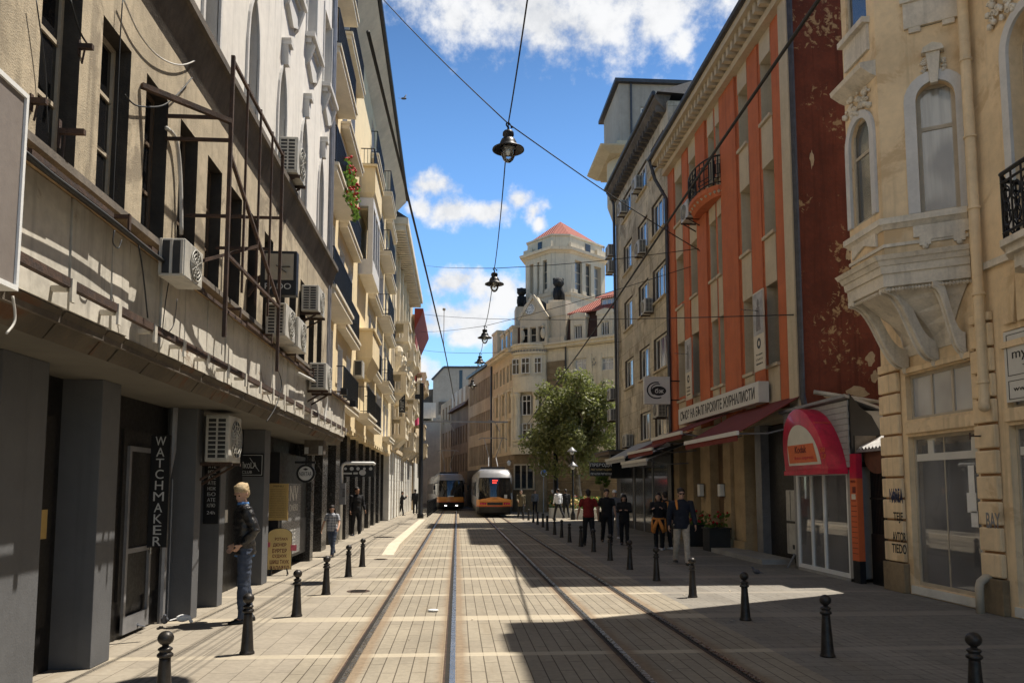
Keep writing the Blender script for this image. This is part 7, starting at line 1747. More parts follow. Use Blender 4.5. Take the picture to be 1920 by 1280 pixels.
LP = [((953, 232), 17.4, 'nearest hanging street lamp, large against the blue sky'), ((927, 503), 29.6, 'second hanging street lamp from the camera, left of the bank tower'), ((909, 611), 40.0, 'third hanging street lamp from the camera, above the bank roof edge'), ((900, 662), 50.0, 'fourth hanging street lamp from the camera, at the edge of the bank cornice'), ((886, 708), 60.0, 'farthest hanging street lamp, in front of the office block')]
lamps = []; l0 = None
for (px, py), Y, lab in LP:
    p = gY(px, py, Y) - Z_ * .18
    if l0 is None: l0 = o = make_lamp(lab)
    else: o = dup(l0, label=lab)
    o.location = p; o.rotation_euler = (0, 0, random.uniform(-.6, .6)); lamps.append(p + Z_ * .18)
p = Vector((1.15, 9.6, lamps[0].z)); o = dup(l0, loc=p, label='hanging street lamp above the top edge of the picture, over the near street'); lamps.insert(0, p + Z_ * .18)
WG = 'wires over the street'
names = ['lamp cable running from the top of the picture to the nearest lamp', 'lamp cable between the nearest and second hanging lamps', 'lamp cable between the second and third hanging lamps', 'lamp cable between the third and fourth hanging lamps', 'lamp cable between the fourth and farthest hanging lamps']
for i in range(5):
    a, c = lamps[i], lamps[i + 1]
    cable('lamp_cable', names[i], [a, c], .016, 'cable' if i < 2 else 'cable', 'wire', .35 if i else .15, WG)
sp = [((690, -32), -2.95, (1312, 470), 7.8, 'long black span wire crossing the sky at the nearest lamp'), ((793, 497), -3.6, (1310, 466), 7.8, 'span wire carrying the second hanging lamp'), ((786, 622), -3.6, (1295, 500), 7.8, 'span wire carrying the third hanging lamp'), ((784, 655), -3.5, (1165, 640), 7.8, 'span wire carrying the fourth hanging lamp')]
for i, (l, lX, r, rX, lab) in enumerate(sp):
    A_, B_ = gX(*l, lX), gX(*r, rX); c = lamps[i + 1]
    pts = [A_.lerp(c, k / 6) - Z_ * .1 * math.sin(math.pi * k / 6) for k in range(7)] + [c.lerp(B_, k / 6) - Z_ * .1 * math.sin(math.pi * k / 6) for k in range(1, 7)]
    cable('span_wire', lab, pts, .013 if i else .015, 'cable', 'wire', 0, WG)
A_, B_ = gX(786, 588, -3.6), gX(1488, 590, 7.85); cable('span_wire', 'low span wire from the left houses to a bolt beside the larger banner', [A_, B_], .014, 'cable', 'wire', .3, WG)
mk = lambda pts, z: [Vector((0, 0, CH)) + ray(px, py) * ((z - CH) / ray(px, py).z) for px, py in pts]
cw = mk([(690, 60), (730, 225), (765, 370), (798, 505), (832, 648), (845, 712), (852, 752)], 6.5)
tag(MB().tube(cw, .02, 6).build('contact_wire', M['cable'], None, True), 'thick dark contact wire on the left, sloping down past the yellow house', 'wire', WG)
cw2 = mk([(1640, -150), (1535, 0), (1350, 270), (1160, 555), (1090, 655), (1020, 750), (985, 800)], 6.5)
tag(MB().tube(cw2, .022, 6).build('contact_wire', M['cable'], None, True), 'thick dark contact wire crossing in front of the orange building', 'wire', WG)
b = MB(); p = cw[4]; q_ = gX(832, 592, p.x); b.tube([p, Vector((p.x, p.y + .1, p.z + 1.2))], .012, 5); b.ball((p.x, p.y + .1, p.z + 1.25), .06, n=6); tag(b.build('wire_hanger', M['cable_pale'], None), 'insulated hanger between the low span wire and the left contact wire', 'wire hanger')
# catenary pole on the left
p = gZ(788, 971); t = thing('catenary_pole', 'tall black tramway pole with a horizontal bracket arm over the tracks', 'pole', (p.x, p.y, 0))
zt_ = gY(788, 718, p.y).z
b = MB(); b.lathe((p.x, p.y, 0), [(.2, 0), (.2, .25), (.15, .3), (.13, zt_ - .1), (.15, zt_)], 12); b.build('pole', M['black_metal'], t, True)
za = gY(800, 790, p.y).z; xe = gY(952, 790, p.y).x
b = MB(); b.bar((p.x, p.y, za), (xe, p.y, za), .09); b.build('bracket_arm', M['pipe_grey'], t)
b = MB(); 
for xx in (-.5, 2.3): b.bar((xx, p.y, za), (xx + .3, p.y - .05, za - .6), .04); b.bar((xx - .4, p.y, za + .12), (xx + .05, p.y, za + .02), .05)
b.build('steady_arm', M['pipe_grey'], t)
b = MB(); b.box(WORLD, p.x - .4, p.x - .1, zt_ - 1.0, zt_ - .7, p.y - .1, p.y + .1); b.build('switch_box', M['black_metal'], t)
c2 = gY(787, 985, p.y - 2.0)
# barrier beyond the pole
t = thing('street_railing', 'dark pedestrian railing along the left track beyond the pole', 'railing', (-1.9, 54, 0))
f = Fr((-1.85, 51, 0), (0.01, 1, 0), X_)
b = MB(); b.bar(f(0, 1.0), f(16, 1.0), .06); b.bar(f(0, .15), f(16, .15), .05); b.build('rails', M['black_metal'], t)
for k in range(9): MB().bar(f(k * 2, 0), f(k * 2, 1.05), .09).build('post', M['black_metal'], t)
b = MB()
for k in range(80): b.bar(f(.1 + k * .2, .15), f(.1 + k * .2, 1.0), .025)
b.build('infill_bars', M['black_metal'], t)
# dark posts near the tree
t = thing('tram_pole', 'thick black pole standing inside the tree crown before the bank', 'pole', P2(1042, 53)); c = P2(1042, 53); MB().lathe(c, [(.22, 0), (.22, .3), (.17, .35), (.15, 5.6)], 12).build('pole', M['letter_black'], t, True); MB().ball(c + Z_ * 5.65, .2, n=10).build('cap', M['letter_black'], t, True)
c = P2(1074, 46); t = thing('street_lamp', 'old-fashioned lamp post with two pale lantern heads below the tree', 'street lamp', c)
MB().lathe(c, [(.14, 0), (.14, .3), (.06, .5), (.045, 3.6), (.06, 3.7)], 10).build('post', M['black_metal'], t, True)
for dx, z in ((-.05, 3.9), (.0, 3.05)):
    hd = MB().lathe(c + Vector((dx, -.1, z)), [(.02, .3), (.1, .22), (.28, .06), (.29, .02), (.2, .03)], 14).build('lamp_shade', M['pipe_grey'], t, True); MB().ball(c + Vector((dx, -.1, z - .02)), .13, n=10).build('globe', M['wall_lamp'], hd, True)
for px in (962, 1002):
    c = BF2(-1.35 if px == 962 else 1.25, 3.7, 1.1); t = thing('wall_lantern', 'wall lantern %s of the barred window on the bank corner' % ('left' if px == 962 else 'right'), 'lantern', c); MB().lathe(c, [(.02, .3), (.16, .18), (.17, .14), (.1, -.1), (.03, -.14)], 8).build('lantern', M['wall_lamp'], t); MB().bar(c + Z_ * .2, c + Z_ * .3 - cn * .6, .04).build('arm', M['black_metal'], t)
c = P2(1019, 58); t = thing('traffic_sign', 'small round blue traffic sign on a thin post before the bank', 'traffic sign', c); MB().tube([c, c + Z_ * 3.3], .035, 8).build('post', M['pipe_grey'], t); fs = Fr(c, Vector((1, .5, 0)), Vector((.5, -1, 0)))
disc(fs, 0, 2.95, .26, .04, .06, mat('sign_blue', (.03, .10, .32), .5, .1, 5, 0), 'blue_disc', t); ell(fs, 0, 2.95, .27, .27, .86, .061, .066).build('rim', M['white_paint'], t); MB().box(fs, -.06, .06, 3.45, 3.7, .04, .06).build('upper_plate', M['sign_white'], t)

# ================================================================ TREE AND PLANTERS
def leaf_tree(name, label, cat, base, h, crown_c, rx, ry, rz, nleaf, size, lm, seed, trunk_r=.2, limbs=9, tm='trunk'):
    rd = random.Random(seed); t = thing(name, label, cat, base)
    b = MB(); base = Vector(base); cc = Vector(crown_c)
    fork = base + (cc - base) * .45 + Vector((rd.uniform(-.1, .1), rd.uniform(-.1, .1), 0))
    b.tube([base, base.lerp(fork, .3) + X_ * .04, base.lerp(fork, .7) - X_ * .05, fork], [trunk_r * 1.25, trunk_r, trunk_r * .85, trunk_r * .75], 9)
    clumps = []
    for k in range(limbs):
        a = 2 * math.pi * k / limbs + rd.uniform(-.4, .4); e = rd.uniform(-.35, 1.0); rr2 = rd.uniform(.6, .95)
        tip = cc + Vector((rx * math.cos(a) * rr2 * math.cos(e), ry * math.sin(a) * rr2 * math.cos(e), rz * math.sin(e) * rr2))
        m_ = fork.lerp(tip, .5) + Z_ * .25
        b.tube([fork, m_, tip], [trunk_r * .5, trunk_r * .28, .02], 6)
        for q in range(3):
            s2 = m_.lerp(tip, rd.uniform(.1, .7)); e2 = s2 + Vector((rd.gauss(0, 1), rd.gauss(0, 1), rd.gauss(.2, .8))).normalized() * rx * .38; b.tube([s2, e2], [.035, .012], 5); clumps.append((e2, rx * rd.uniform(.18, .32)))
        clumps.append((tip, rx * rd.uniform(.22, .36)))
    for k in range(int(limbs * 4)):
        v = Vector((rd.gauss(0, 1), rd.gauss(0, 1), rd.gauss(0, 1))).normalized() * rd.uniform(.15, .98)
        clumps.append((cc + Vector((v.x * rx, v.y * ry, v.z * rz)), rx * rd.uniform(.15, .33)))
    b.build('trunk', M[tm], t, True)
    g = MB(); tot = sum(r ** 2 for _, r in clumps)
    for c, r in clumps:
        for k in range(int(nleaf * r * r / tot)):
            d = Vector((rd.gauss(0, 1), rd.gauss(0, 1), rd.gauss(0, .8))); d = d.normalized() * r * rd.random() ** .45
            p = c + d; n_ = (d.normalized() * .6 + Vector((rd.gauss(0, .6), rd.gauss(0, .6), rd.gauss(.5, .6)))).normalized(); u = n_.orthogonal().normalized(); u = Quaternion(n_, rd.uniform(0, 6.28)) @ u; w = n_.cross(u); s = size * rd.uniform(.6, 1.3)
            g.poly([p - u * s, p - w * s * .55 - u * s * .1, p + u * s * .9 - n_ * s * .25, p + w * s * .55 - u * s * .1])
    g.build('crown', M[lm], t)
    return t
c = P2(1089, 52.5)
leaf_tree('plane_tree', 'leafy plane tree with a pale mottled trunk in front of the bank', 'tree', c, 9.5, (c.x - .45, c.y, 5.95), 3.2, 2.9, 3.7, 24000, .14, 'leaf', 9, .22, 15)
c = P2(1131, 43); t = leaf_tree('shrub', 'small round green shrub on a stem below the black translation sign', 'shrub', (c.x, c.y, .5), 2, (c.x, c.y, 2.35), .48, .45, .5, 900, .08, 'leaf2', 8, .04, 5)
t = thing('planter', 'dark square planter holding the small round green shrub', 'planter', (c.x, c.y, 0)); b = MB(); b.loft([[(c.x + s * i, c.y + s * j, z) for i, j in ((-1, -1), (1, -1), (1, 1), (-1, 1))] for s, z in ((.25, 0), (.32, .5), (.35, .55), (.30, .55), (.28, .48))]); b.build('pot', M['pot'], t)
def planter(label, x, y, w, d, h, m, seed, fl='flower_yellow', hh=.7, n=260):
    rd = random.Random(seed); t = thing('planter', label, 'planter', (x, y, 0)); b = MB(); b.box(WORLD, x - w / 2, x + w / 2, 0, h, y - d / 2, y + d / 2); b.box(WORLD, x - w / 2 - .03, x + w / 2 + .03, h, h + .05, y - d / 2 - .03, y + d / 2 + .03); b.build('pot', M[m], t, bevel=.01)
    g = MB(); f_ = MB()
    for k in range(n):
        p = Vector((x + rd.uniform(-.5, .5) * w, y + rd.uniform(-.5, .5) * d, h + .05 + hh * rd.random() ** 1.4)); n_ = Vector((rd.gauss(0, 1), rd.gauss(0, 1), rd.gauss(.6, .8))).normalized(); u = n_.orthogonal().normalized(); s = rd.uniform(.05, .11); w_2 = n_.cross(u)
        g.poly([p - u * s, p - w_2 * s * .5, p + u * s, p + w_2 * s * .5])
        if k % 6 == 0: f_.ball(p + Z_ * .05, rd.uniform(.03, .055), n=5)
    g.build('foliage', M['leaf2'], t); f_.build('flowers', M[fl], t)['kind'] = 'stuff'
c = P2(1072, 50); planter('long stone planter with yellow flowers beside the seated person, before the tree', c.x + .2, c.y, 3.2, .9, .55, 'white_stone', 1, n=520)
c = P2(1098, 47); planter('stone planter with reddish flowers right below the tree trunk', c.x, c.y, 1.6, .9, .55, 'white_stone', 2, 'flower_red')
for px, py, lab, sd in ((1308, 1012, 'black planter with red flowers left of the brown entrance door', 3), (1347, 1020, 'black planter with red flowers right of the brown entrance door, nearest the camera', 4)):
    p = gX(px, py, 7.55); planter(lab, 7.5, p.y, .62, .62, .62, 'pot', sd, 'flower_red', .4, 70)
b = MB(); b.box(WORLD, 7.2, 8.0, 0, .12, 18.6, 22.4); tag(b.build('entrance_step', M['grey_stone']), 'low dark step before the stone entrance of the orange building', 'step')
# black translation sign
Y0 = 36.0; FC = facing_cam(Y0); a, c = gY(1106, 892, Y0), gY(1148, 866, Y0)
t = thing('shop_sign', 'black projecting sign with three lines of Cyrillic lettering above the far shoppers', 'sign', (a.x, Y0, a.z))
MB().box(FC, a.x, c.x, a.z, c.z, -.12, 0).build('board', M['black_sign'], t)
h = c.z - a.z; cx = (a.x + c.x) / 2; w = c.x - a.x
text('ПРЕВОДИ', FC, cx, a.z + h * .78, w * .94, h * .28, .002, M['white_paint'], t, bold=True); text('ЛЕГАЛИЗАЦИЯ', FC, cx, a.z + h * .45, w * .92, h * .17, .002, M['aboard'], t, bold=True); text('ПЕЧАТИ ВИЗИТКИ', FC, cx, a.z + h * .16, w * .92, h * .16, .002, M['white_paint'], t, bold=True)
b = MB(); b.bar((c.x, Y0 + .06, c.z - .1), (8.0, Y0 + .06, c.z - .1), .05); b.build('arm', M['black_metal'], t)
MB().box(FC, c.x - .05, c.x + 1.2, a.z - .1, c.z + .4, -.4, -.14).build('side_box', M['black_sign'], t)
# pipe-frame sign on the left pavement
Y0 = 28.5; FC = facing_cam(Y0); a = gY(638, 1015, Y0); zt_ = gY(640, 868, Y0).z; xr = gY(703, 868, Y0).x
t = thing('frame_sign', 'white bent-pipe frame with a black board of round badges hanging over the left pavement', 'sign', (a.x, Y0, 0))
MB().tube([(a.x, Y0, 0), (a.x, Y0, zt_ - .15), (a.x + .05, Y0, zt_ - .04), (a.x + .15, Y0, zt_), (xr - .05, Y0, zt_), (xr, Y0, zt_ - .05)], .06, 10).build('pipe_frame', M['white_paint'], t, True)
q1, q2 = gY(641, 893, Y0), gY(701, 873, Y0); MB().box(FC, q1.x, q2.x, q1.z, q2.z, -.06, 0).build('board', M['black_sign'], t)
b = MB()
for k, r in enumerate((.05, .07, .06, .05, .06)): b.prism(FC, [(q1.x + .12 + k * .22 + r * math.cos(j * .52), q2.z - .1 + r * math.sin(j * .52)) for j in range(12)], .002, .008)
b.prism(FC, [(q1.x + .72 + .12 * math.cos(j * .52), q1.z + .14 + .1 * math.sin(j * .52)) for j in range(12)], .002, .009); b.box(FC, q1.x + .05, q1.x + .35, q1.z + .08, q1.z + .14, .002, .008); b.box(FC, q1.x + .4, q1.x + .55, q1.z + .08, q1.z + .15, .002, .008); b.build('badges', M['grey_letter'], t)
MB().box(FC, a.x - .22, a.x + .18, gY(640, 945, Y0).z, gY(640, 905, Y0).z, .07, .3).build('notice_box', M['pipe_grey'], t); text('ϕ8B', FC, a.x + .1, gY(640, 925, Y0).z, .13, .4, .302, M['letter_black'], t)
# bird high in the sky
p = gY(757, 185, 40); q = MB(); q.ball(p, .16, .07, .06, 8); q.loft([[p + Vector((-.04, 0, 0)), p + Vector((.06, 0, 0)), p + Vector((.05, 0, .02))], [p + Vector((.08, .1, .25)), p + Vector((.14, .1, .25)), p + Vector((.13, .1, .27))]]); q.loft([[p + Vector((-.04, 0, 0)), p + Vector((.06, 0, 0)), p + Vector((.05, 0, .02))], [p + Vector((-.3, -.1, -.05)), p + Vector((-.24, -.1, -.05)), p + Vector((-.25, -.1, -.03))]])
tag(q.build('bird', M['pigeon_grey'], None, True), 'dark bird gliding in the blue sky beside the yellow eave', 'bird')

# drain covers and scraps on the paving
for px, py, lab, w in ((714, 1048, 'small dark drain grate in the sunny pavement by the platform ramp', .35), (672, 1108, 'round iron cover near the third sunny bollard', .4)):
    p = gZ(px, py); t = thing('drain_cover', lab, 'drain cover', (p.x, p.y, 0)); MB().lathe((p.x, p.y, 0), [(.001, .004), (w * .5, .004), (w * .5, .008), (.001, .008)], 20).build('plate', M['rust'], t); b = MB()
    for k in range(5): b.box(WORLD, p.x - w * .32, p.x + w * .32, .008, .012, p.y + (k - 2) * w * .14 - .012, p.y + (k - 2) * w * .14 + .012)
    b.build('slots', M['groove'], t)
rd = random.Random(77); b = MB()
for k in range(70):
    x, y = rd.uniform(-3.4, 6.8), rd.uniform(5, 32); a = rd.uniform(0, 6.3); s = rd.uniform(.012, .035); u = Vector((math.cos(a), math.sin(a), 0)); v = Vector((-u.y, u.x, 0)); c = Vector((x, y, .012))
    b.loft([[c - u * s, c + v * s * .6, c + u * s + Z_ * .01, c - v * s * .6], [c - u * s - Z_ * .004, c + v * s * .6 - Z_ * .004, c + u * s + Z_ * .006, c - v * s * .6 - Z_ * .004]])
tag(b.build('litter', M['frame_cream']), kind='stuff')
p = gZ(812, 1146); b = MB(); b.ball((p.x, p.y, .02), .09, .06, .02, 8); tag(b.build('crumpled_paper', M['white_paint'], None, True), 'crumpled white paper lying between the left rails', 'paper')
# ================================================================ PEOPLE
from mathutils import noise as mnoise
def remesh(mb, name, m, parent, vox, smooth=2, label=None, folds=0.0):
    o = mb.build('tmp', m)
    r = o.modifiers.new('r', 'REMESH'); r.mode = 'VOXEL'; r.voxel_size = vox; r.use_smooth_shade = True
    if smooth: s = o.modifiers.new('s', 'SMOOTH'); s.iterations = smooth; s.factor = .5
    dg = bpy.context.evaluated_depsgraph_get(); dg.update()
    me = bpy.data.meshes.new_from_object(o.evaluated_get(dg)); me.name = name
    old = o.data; bpy.data.objects.remove(o); bpy.data.meshes.remove(old)
    if folds:                                                  # creases of the cloth
        nv = [v.normal.copy() for v in me.vertices]
        for v, n_ in zip(me.vertices, nv):
            q = v.co; a = mnoise.noise(Vector((q.x * 5, q.y * 5, q.z * 13))); c = mnoise.noise(Vector((q.x * 14 + 3, q.y * 14, q.z * 22)))
            v.co = q + n_ * folds * ((1 - abs(a) * 2.2) * .8 + c * .6)
    for p in me.polygons: p.use_smooth = True
    if not me.materials: me.materials.append(m)
    n = bpy.data.objects.new(name, me); COL.objects.link(n); n.parent = parent
    if label: n['label'] = label
    return n
def limb(b, pts, rad, n=10, flat=1.0): b.tube(pts, rad, n)
def rings(b, L, n=16, M4=None):
    """L: (centre, rx, ry)"""
    rr2 = []
    for c, rx, ry in L:
        rr2.append([Vector(c) + Vector((rx * math.cos(2 * math.pi * k / n), ry * math.sin(2 * math.pi * k / n), 0)) for k in range(n)])
    b.loft(rr2)
def person(label, x, y, yaw, h, top='black_cloth', bottom='black_cloth', hair='dark_hair', legs=((6, 4), (-6, 8)), arms=((8, 8, 12), (-8, 8, 12)), head=(0, 0), shoe='shoe_black', sleeve=2, longhair=0, skin='skin', fine=False, lean=3, coat=0.0, bulk=1.0, topname='jacket', botname='trousers', sit=None, z0=0.0, inner=None):
    k = h / 1.75; vox = (.0075 if fine else .015) * k
    t = thing('person', label, 'person', (0, 0, 0), 'people in the street')
    ln = R(lean); hipz = .93
    P = lambda z, f=0: Vector((0, math.sin(ln) * max(0, z - hipz) + f, z))
    J = {}
    for s, (sw, kn) in zip((-1, 1), legs):
        a = R(sw); hip = Vector((s * .092, 0, hipz - .02)); th = Vector((s * .012, math.sin(a), -math.cos(a))); knee = hip + th * .43; a2 = R(sw - kn); shn = Vector((0, math.sin(a2), -math.cos(a2))); ank = knee + shn * .42
        J[s] = (hip, knee, ank)
    low = min(J[s][2].z for s in (-1, 1)) - .075
    off = Vector((0, 0, -low if sit is None else sit - hipz))
    for s in J: J[s] = tuple(p + off for p in J[s])
    T = lambda z, f=0: P(z, f) + off
    A_ = {}
    for s, (sw, out, el) in zip((-1, 1), arms):
        a = R(sw); o_ = R(out); sh = T(1.41) + Vector((s * .185 * bulk, -.01, 0)); ud = Vector((s * math.sin(o_), math.sin(a) * math.cos(o_), -math.cos(a) * math.cos(o_))).normalized(); elb = sh + ud * .285; a2 = R(sw + el); fd = Vector((s * math.sin(o_) * .35 - (s * .45 if el > 60 else 0), math.sin(a2), -math.cos(a2))).normalized(); wr = elb + fd * .25
        A_[s] = (sh, elb, wr, fd)
    hd = T(1.615, .015); nk = T(1.46)
    Q = Quaternion(Z_, R(head[0])) @ Quaternion(X_, R(-head[1]))
    rot = lambda v: hd + Q @ Vector(v)
    # body
    b = MB()
    rings(b, [(T(.86), .13, .09), (T(.95), .155, .105), (T(1.08), .14, .09), (T(1.25), .155, .10), (T(1.38), .165 * bulk, .09), (T(1.44), .12, .075), (T(1.475), .06, .06)])
    b.tube([T(1.43), T(1.50), hd - Z_ * .06], [.062, .056, .056], 10)
    b.ball(rot((0, -.01, .03)), .078, .098, .098, 16, Q.to_matrix()); b.ball(rot((0, .018, -.045)), .058, .072, .075, 14, Q.to_matrix())
    b.ball(rot((0, .098, -.02)), .013, .02, .018, 8, Q.to_matrix()); b.tube([rot((0, .082, .02)), rot((0, .105, -.02))], [.008, .013], 6); b.ball(rot((0, .075, -.095)), .025, .022, .02, 8, Q.to_matrix())
    b.tube([rot((-.045, .078, .03)), rot((0, .09, .032)), rot((.045, .078, .03))], .012, 6); b.tube([rot((-.022, .083, -.062)), rot((0, .09, -.06)), rot((.022, .083, -.062))], .009, 6)
    for s in (-1, 1): b.ball(rot((s * .078, -.01, -.01)), .012, .022, .032, 8, Q.to_matrix())
    for s in (-1, 1):
        sh, el, wr, fd = A_[s]; b.tube([sh, sh.lerp(el, .5), el, el.lerp(wr, .35), wr], [.05, .045, .038, .038, .026], 10)
        sd = fd.cross(Y_ if abs(fd.y) < .8 else Z_).normalized(); nrm = fd.cross(sd).normalized()
        if s * sd.x < 0: sd = -sd
        across = Vector((0, 1, 0)) - fd * fd.y
        across = across.normalized() if across.length > .3 else sd
        thick = fd.cross(across).normalized()
        pc = wr + fd * .05
        b.ball(pc, .02, .02, .02, 8)
        rg_ = []
        for tt, w_, th_ in ((0, .024, .018), (.04, .038, .017), (.085, .040, .014)):
            c_ = wr + fd * tt; rg_.append([c_ + across * (w_ * math.cos(q * math.pi / 5)) + thick * (th_ * math.sin(q * math.pi / 5)) for q in range(10)])
        b.loft(rg_)
        inw = thick if thick.dot(Vector((-s, 0, 0))) > 0 else -thick
        for i, (o2, l2) in enumerate(((.028, .065), (.010, .075), (-.009, .07), (-.027, .055))):
            st = wr + fd * .08 + across * o2; m1 = st + fd * l2 * .5 + inw * l2 * .12; m2 = m1 + fd * l2 * .38 + inw * l2 * .42; b.tube([st, m1, m2], [.0092, .0088, .007], 6)
        st = wr + fd * .03 + across * .03; b.tube([st, st + fd * .03 + across * .022 + inw * .012, st + fd * .062 + across * .026 + inw * .025], [.012, .0105, .008], 6)
        hip, kn_, an = J[s]; b.tube([hip, hip.lerp(kn_, .5), kn_, kn_.lerp(an, .35), an], [.078, .068, .052, .052, .035], 10); b.tube([an, an + Vector((0, .06, -.045)), an + Vector((0, .14, -.055))], [.034, .032, .022], 8)
    body = b
    # garments
    c = MB(); e = .018 * bulk
    lo = .88 - coat
    rings(c, [(T(lo), .165 + e, .115 + e), (T(.98), .165 + e, .11 + e), (T(1.10), .15 + e, .10 + e), (T(1.25), .165 + e, .11 + e), (T(1.37), .18 * bulk + e * .5, .105 + e * .5), (T(1.44), .135, .085), (T(1.475), .075, .072), (T(1.49), .07, .07)], 18)
    for s in (-1, 1):
        sh, el, wr, fd = A_[s]
        if sleeve == 2: c.tube([sh + (T(1.41) - sh) * .25, sh, sh.lerp(el, .5), el, el.lerp(wr, .4), el.lerp(wr, .97)], [.06, .066 + e * .4, .06 + e * .3, .052 + e * .3, .05 + e * .2, .04], 12)
        else: c.tube([sh + (T(1.41) - sh) * .25, sh, sh.lerp(el, .45), sh.lerp(el, .72)], [.06, .066, .06, .058], 12)
    d = MB()
    rings(d, [(T(.82), .155, .11), (T(.90), .172, .12), (T(1.0), .158, .108)], 18)
    for s in (-1, 1):
        hip, kn_, an = J[s]; d.tube([hip + Z_ * .02, hip.lerp(kn_, .5), kn_, kn_.lerp(an, .4), an + (an - kn_).normalized() * .02], [.098, .084, .066, .066, .056], 12)
    Mx = Matrix.Translation((x, y, z0)) @ Matrix.Rotation(yaw, 4, 'Z') @ Matrix.Scale(k, 4)
    def fin(mb): mb.v = [Mx @ p - Vector((x, y, 0)) for p in mb.v]; return mb
    t.location = (0, 0, 0)
    fin(body); fin(c); fin(d)
    remesh(body, 'body', M[skin], t, vox, 1); remesh(c, topname, M[top], t, vox * 1.2, 2, folds=.011); remesh(d, botname, M[bottom], t, vox * 1.2, 2, folds=.009)
    # hair
    g = MB(); rd = random.Random(hash(label) % 999 if False else len(label) * 7)
    g.ball(rot((0, -.02, .055)), .086, .104, .092, 16, Q.to_matrix())
    g.ball(rot((0, -.055, -.0)), .078, .07, .09, 12, Q.to_matrix())
    for q in range(40): a = rd.uniform(0, 6.28); g.ball(rot((.07 * math.cos(a), -.03 + .075 * math.sin(a), .08 + rd.uniform(-.05, .02))), rd.uniform(.018, .03), n=6)
    if longhair:
        for q in range(16): a = rd.uniform(-2.8, -.35); p0 = rot((.08 * math.cos(a), .08 * math.sin(a), .02)); g.tube([p0, p0 + Vector((.02 * math.cos(a), .02 * math.sin(a) - .02, -longhair * .5)), p0 + Vector((.03 * math.cos(a), -.04, -longhair * rd.uniform(.8, 1.1)))], [.032, .034, .014], 6)
    remesh(fin(g), 'hair', M[hair], t, vox * 1.1, 1)
    for s in (-1, 1):
        q = MB(); q.ball(rot((s * .031, .083, .008)), .011, .009, .008, 8, Q.to_matrix()); fin(q).build('eye', M['eye'], t, True)
        hip, kn_, an = J[s]; q = MB(); zf = an.z - .075
        fr = []
        for yy, w_, hh in ((-.085, .03, .04), (-.06, .042, .075), (0, .045, .085), (.06, .046, .062), (.13, .046, .045), (.175, .032, .03)):
            fr.append([Vector((an.x, an.y + yy, zf)) + Vector((w_ * math.cos(math.pi * i / 6), 0, hh * math.sin(math.pi * i / 6) if 0 < i < 6 else 0)) for i in range(7)])
        q.loft(fr); fin(q).build('shoe', M[shoe], t, True)
    t.location = (x, y, 0)
    return t, (lambda v: Mx @ (Q @ Vector(v) + hd)), (lambda z, f=0, sx=0: Mx @ (T(z, f) + Vector((sx, 0, 0)))), k, Mx
def at(px, py): p = gZ(px, py); return p.x, p.y
# blond person in leather jacket
x, y = at(455, 1166)
t, hp, tp, k, Mx = person('blond person in a black leather jacket and jeans standing on the left pavement', x, y, R(112), 1.84, 'leather', 'denim', 'blond_hair', ((4, 6), (-4, 3)), ((-24, 10, 64), (-20, 12, 60)), (44, 24), fine=True, lean=4, skin='skin', coat=.03, bulk=1.08)
b = MB(); rings(b, [((0, 0, 0), .178, .125), ((0, 0, -.03), .18, .127)]); base = tp(.85); b.v = [base + Mx.to_3x3() @ p for p in b.v]; b.build('shirt_hem', M['blue_cloth'], t, True)
b = MB(); c0 = tp(1.475); b.v = []; rings(b, [((0, 0, 0), .078, .078), ((0, 0, .035), .07, .07)]); b.v = [c0 + Mx.to_3x3() @ p for p in b.v]; b.build('shirt_collar', M['blue_cloth'], t, True)
x, y = at(622, 1043); person('child with long dark hair in a plaid shirt and jeans, stepping along the left pavement', x, y, R(165), 1.36, 'plaid', 'denim', 'dark_hair', ((16, 4), (-16, 24)), ((14, 24, 30), (-6, 30, 20)), (20, 14), sleeve=1, longhair=.3, topname='shirt', bulk=.92, fine=True)
x, y = at(667, 1004); t, hp, tp, k, Mx = person('person in a black hooded jacket and pale trainers leaning near the marble pillars', x, y, R(215), 1.84, 'black_cloth', 'black_cloth', 'dark_hair', ((8, 4), (-5, 8)), ((5, 12, 20), (0, 12, 15)), (10, 0), shoe='shoe_white', bulk=1.12, skin='skin_shade')
b = MB(); c0 = tp(1.2, -.17); b.ball((0, 0, 0), .16, .11, .24, 12); b.v = [c0 + Mx.to_3x3() @ p for p in b.v]; tag(b.build('backpack', M['black_cloth'], None, True), 'black backpack on the person in the black hooded jacket', 'backpack')
x, y = at(753, 966); person('person in dark clothes raising both hands to the face by the white stone piers', x, y, R(-80), 1.62, 'black_cloth', 'black_cloth', legs=((10, 3), (-12, 10)), arms=((35, 10, 105), (35, 10, 105)))
x, y = at(783, 964); person('person in dark coat half hidden behind the black tramway pole', x - .25, y + 1.5, R(10), 1.75, 'black_cloth', 'black_cloth', coat=.2, topname='coat')
x, y = at(972, 974); person('person in dark skirt and light jacket walking right beside the nearer tram', x + .15, y, R(185), 1.75, 'olive_cloth', 'black_cloth', legs=((18, 4), (-18, 22)), arms=((-25, 8, 30), (30, 8, 40)), botname='trousers', coat=.08)
x, y = at(1003, 962); person('person in grey top standing by the bank wall right of the nearer tram', x, y, R(180), 1.68, 'grey_cloth', 'black_cloth')
x, y = at(1036, 966); person('white-haired person in an olive jacket, left of the group of three', x, y, R(10), 1.72, 'olive_cloth', 'black_cloth', 'white_cloth', legs=((14, 4), (-14, 18)))
x, y = at(1047, 972); person('person in a white shirt striding, middle of the group of three', x, y, R(30), 1.82, 'white_cloth', 'black_cloth', legs=((20, 4), (-20, 20)), topname='shirt')
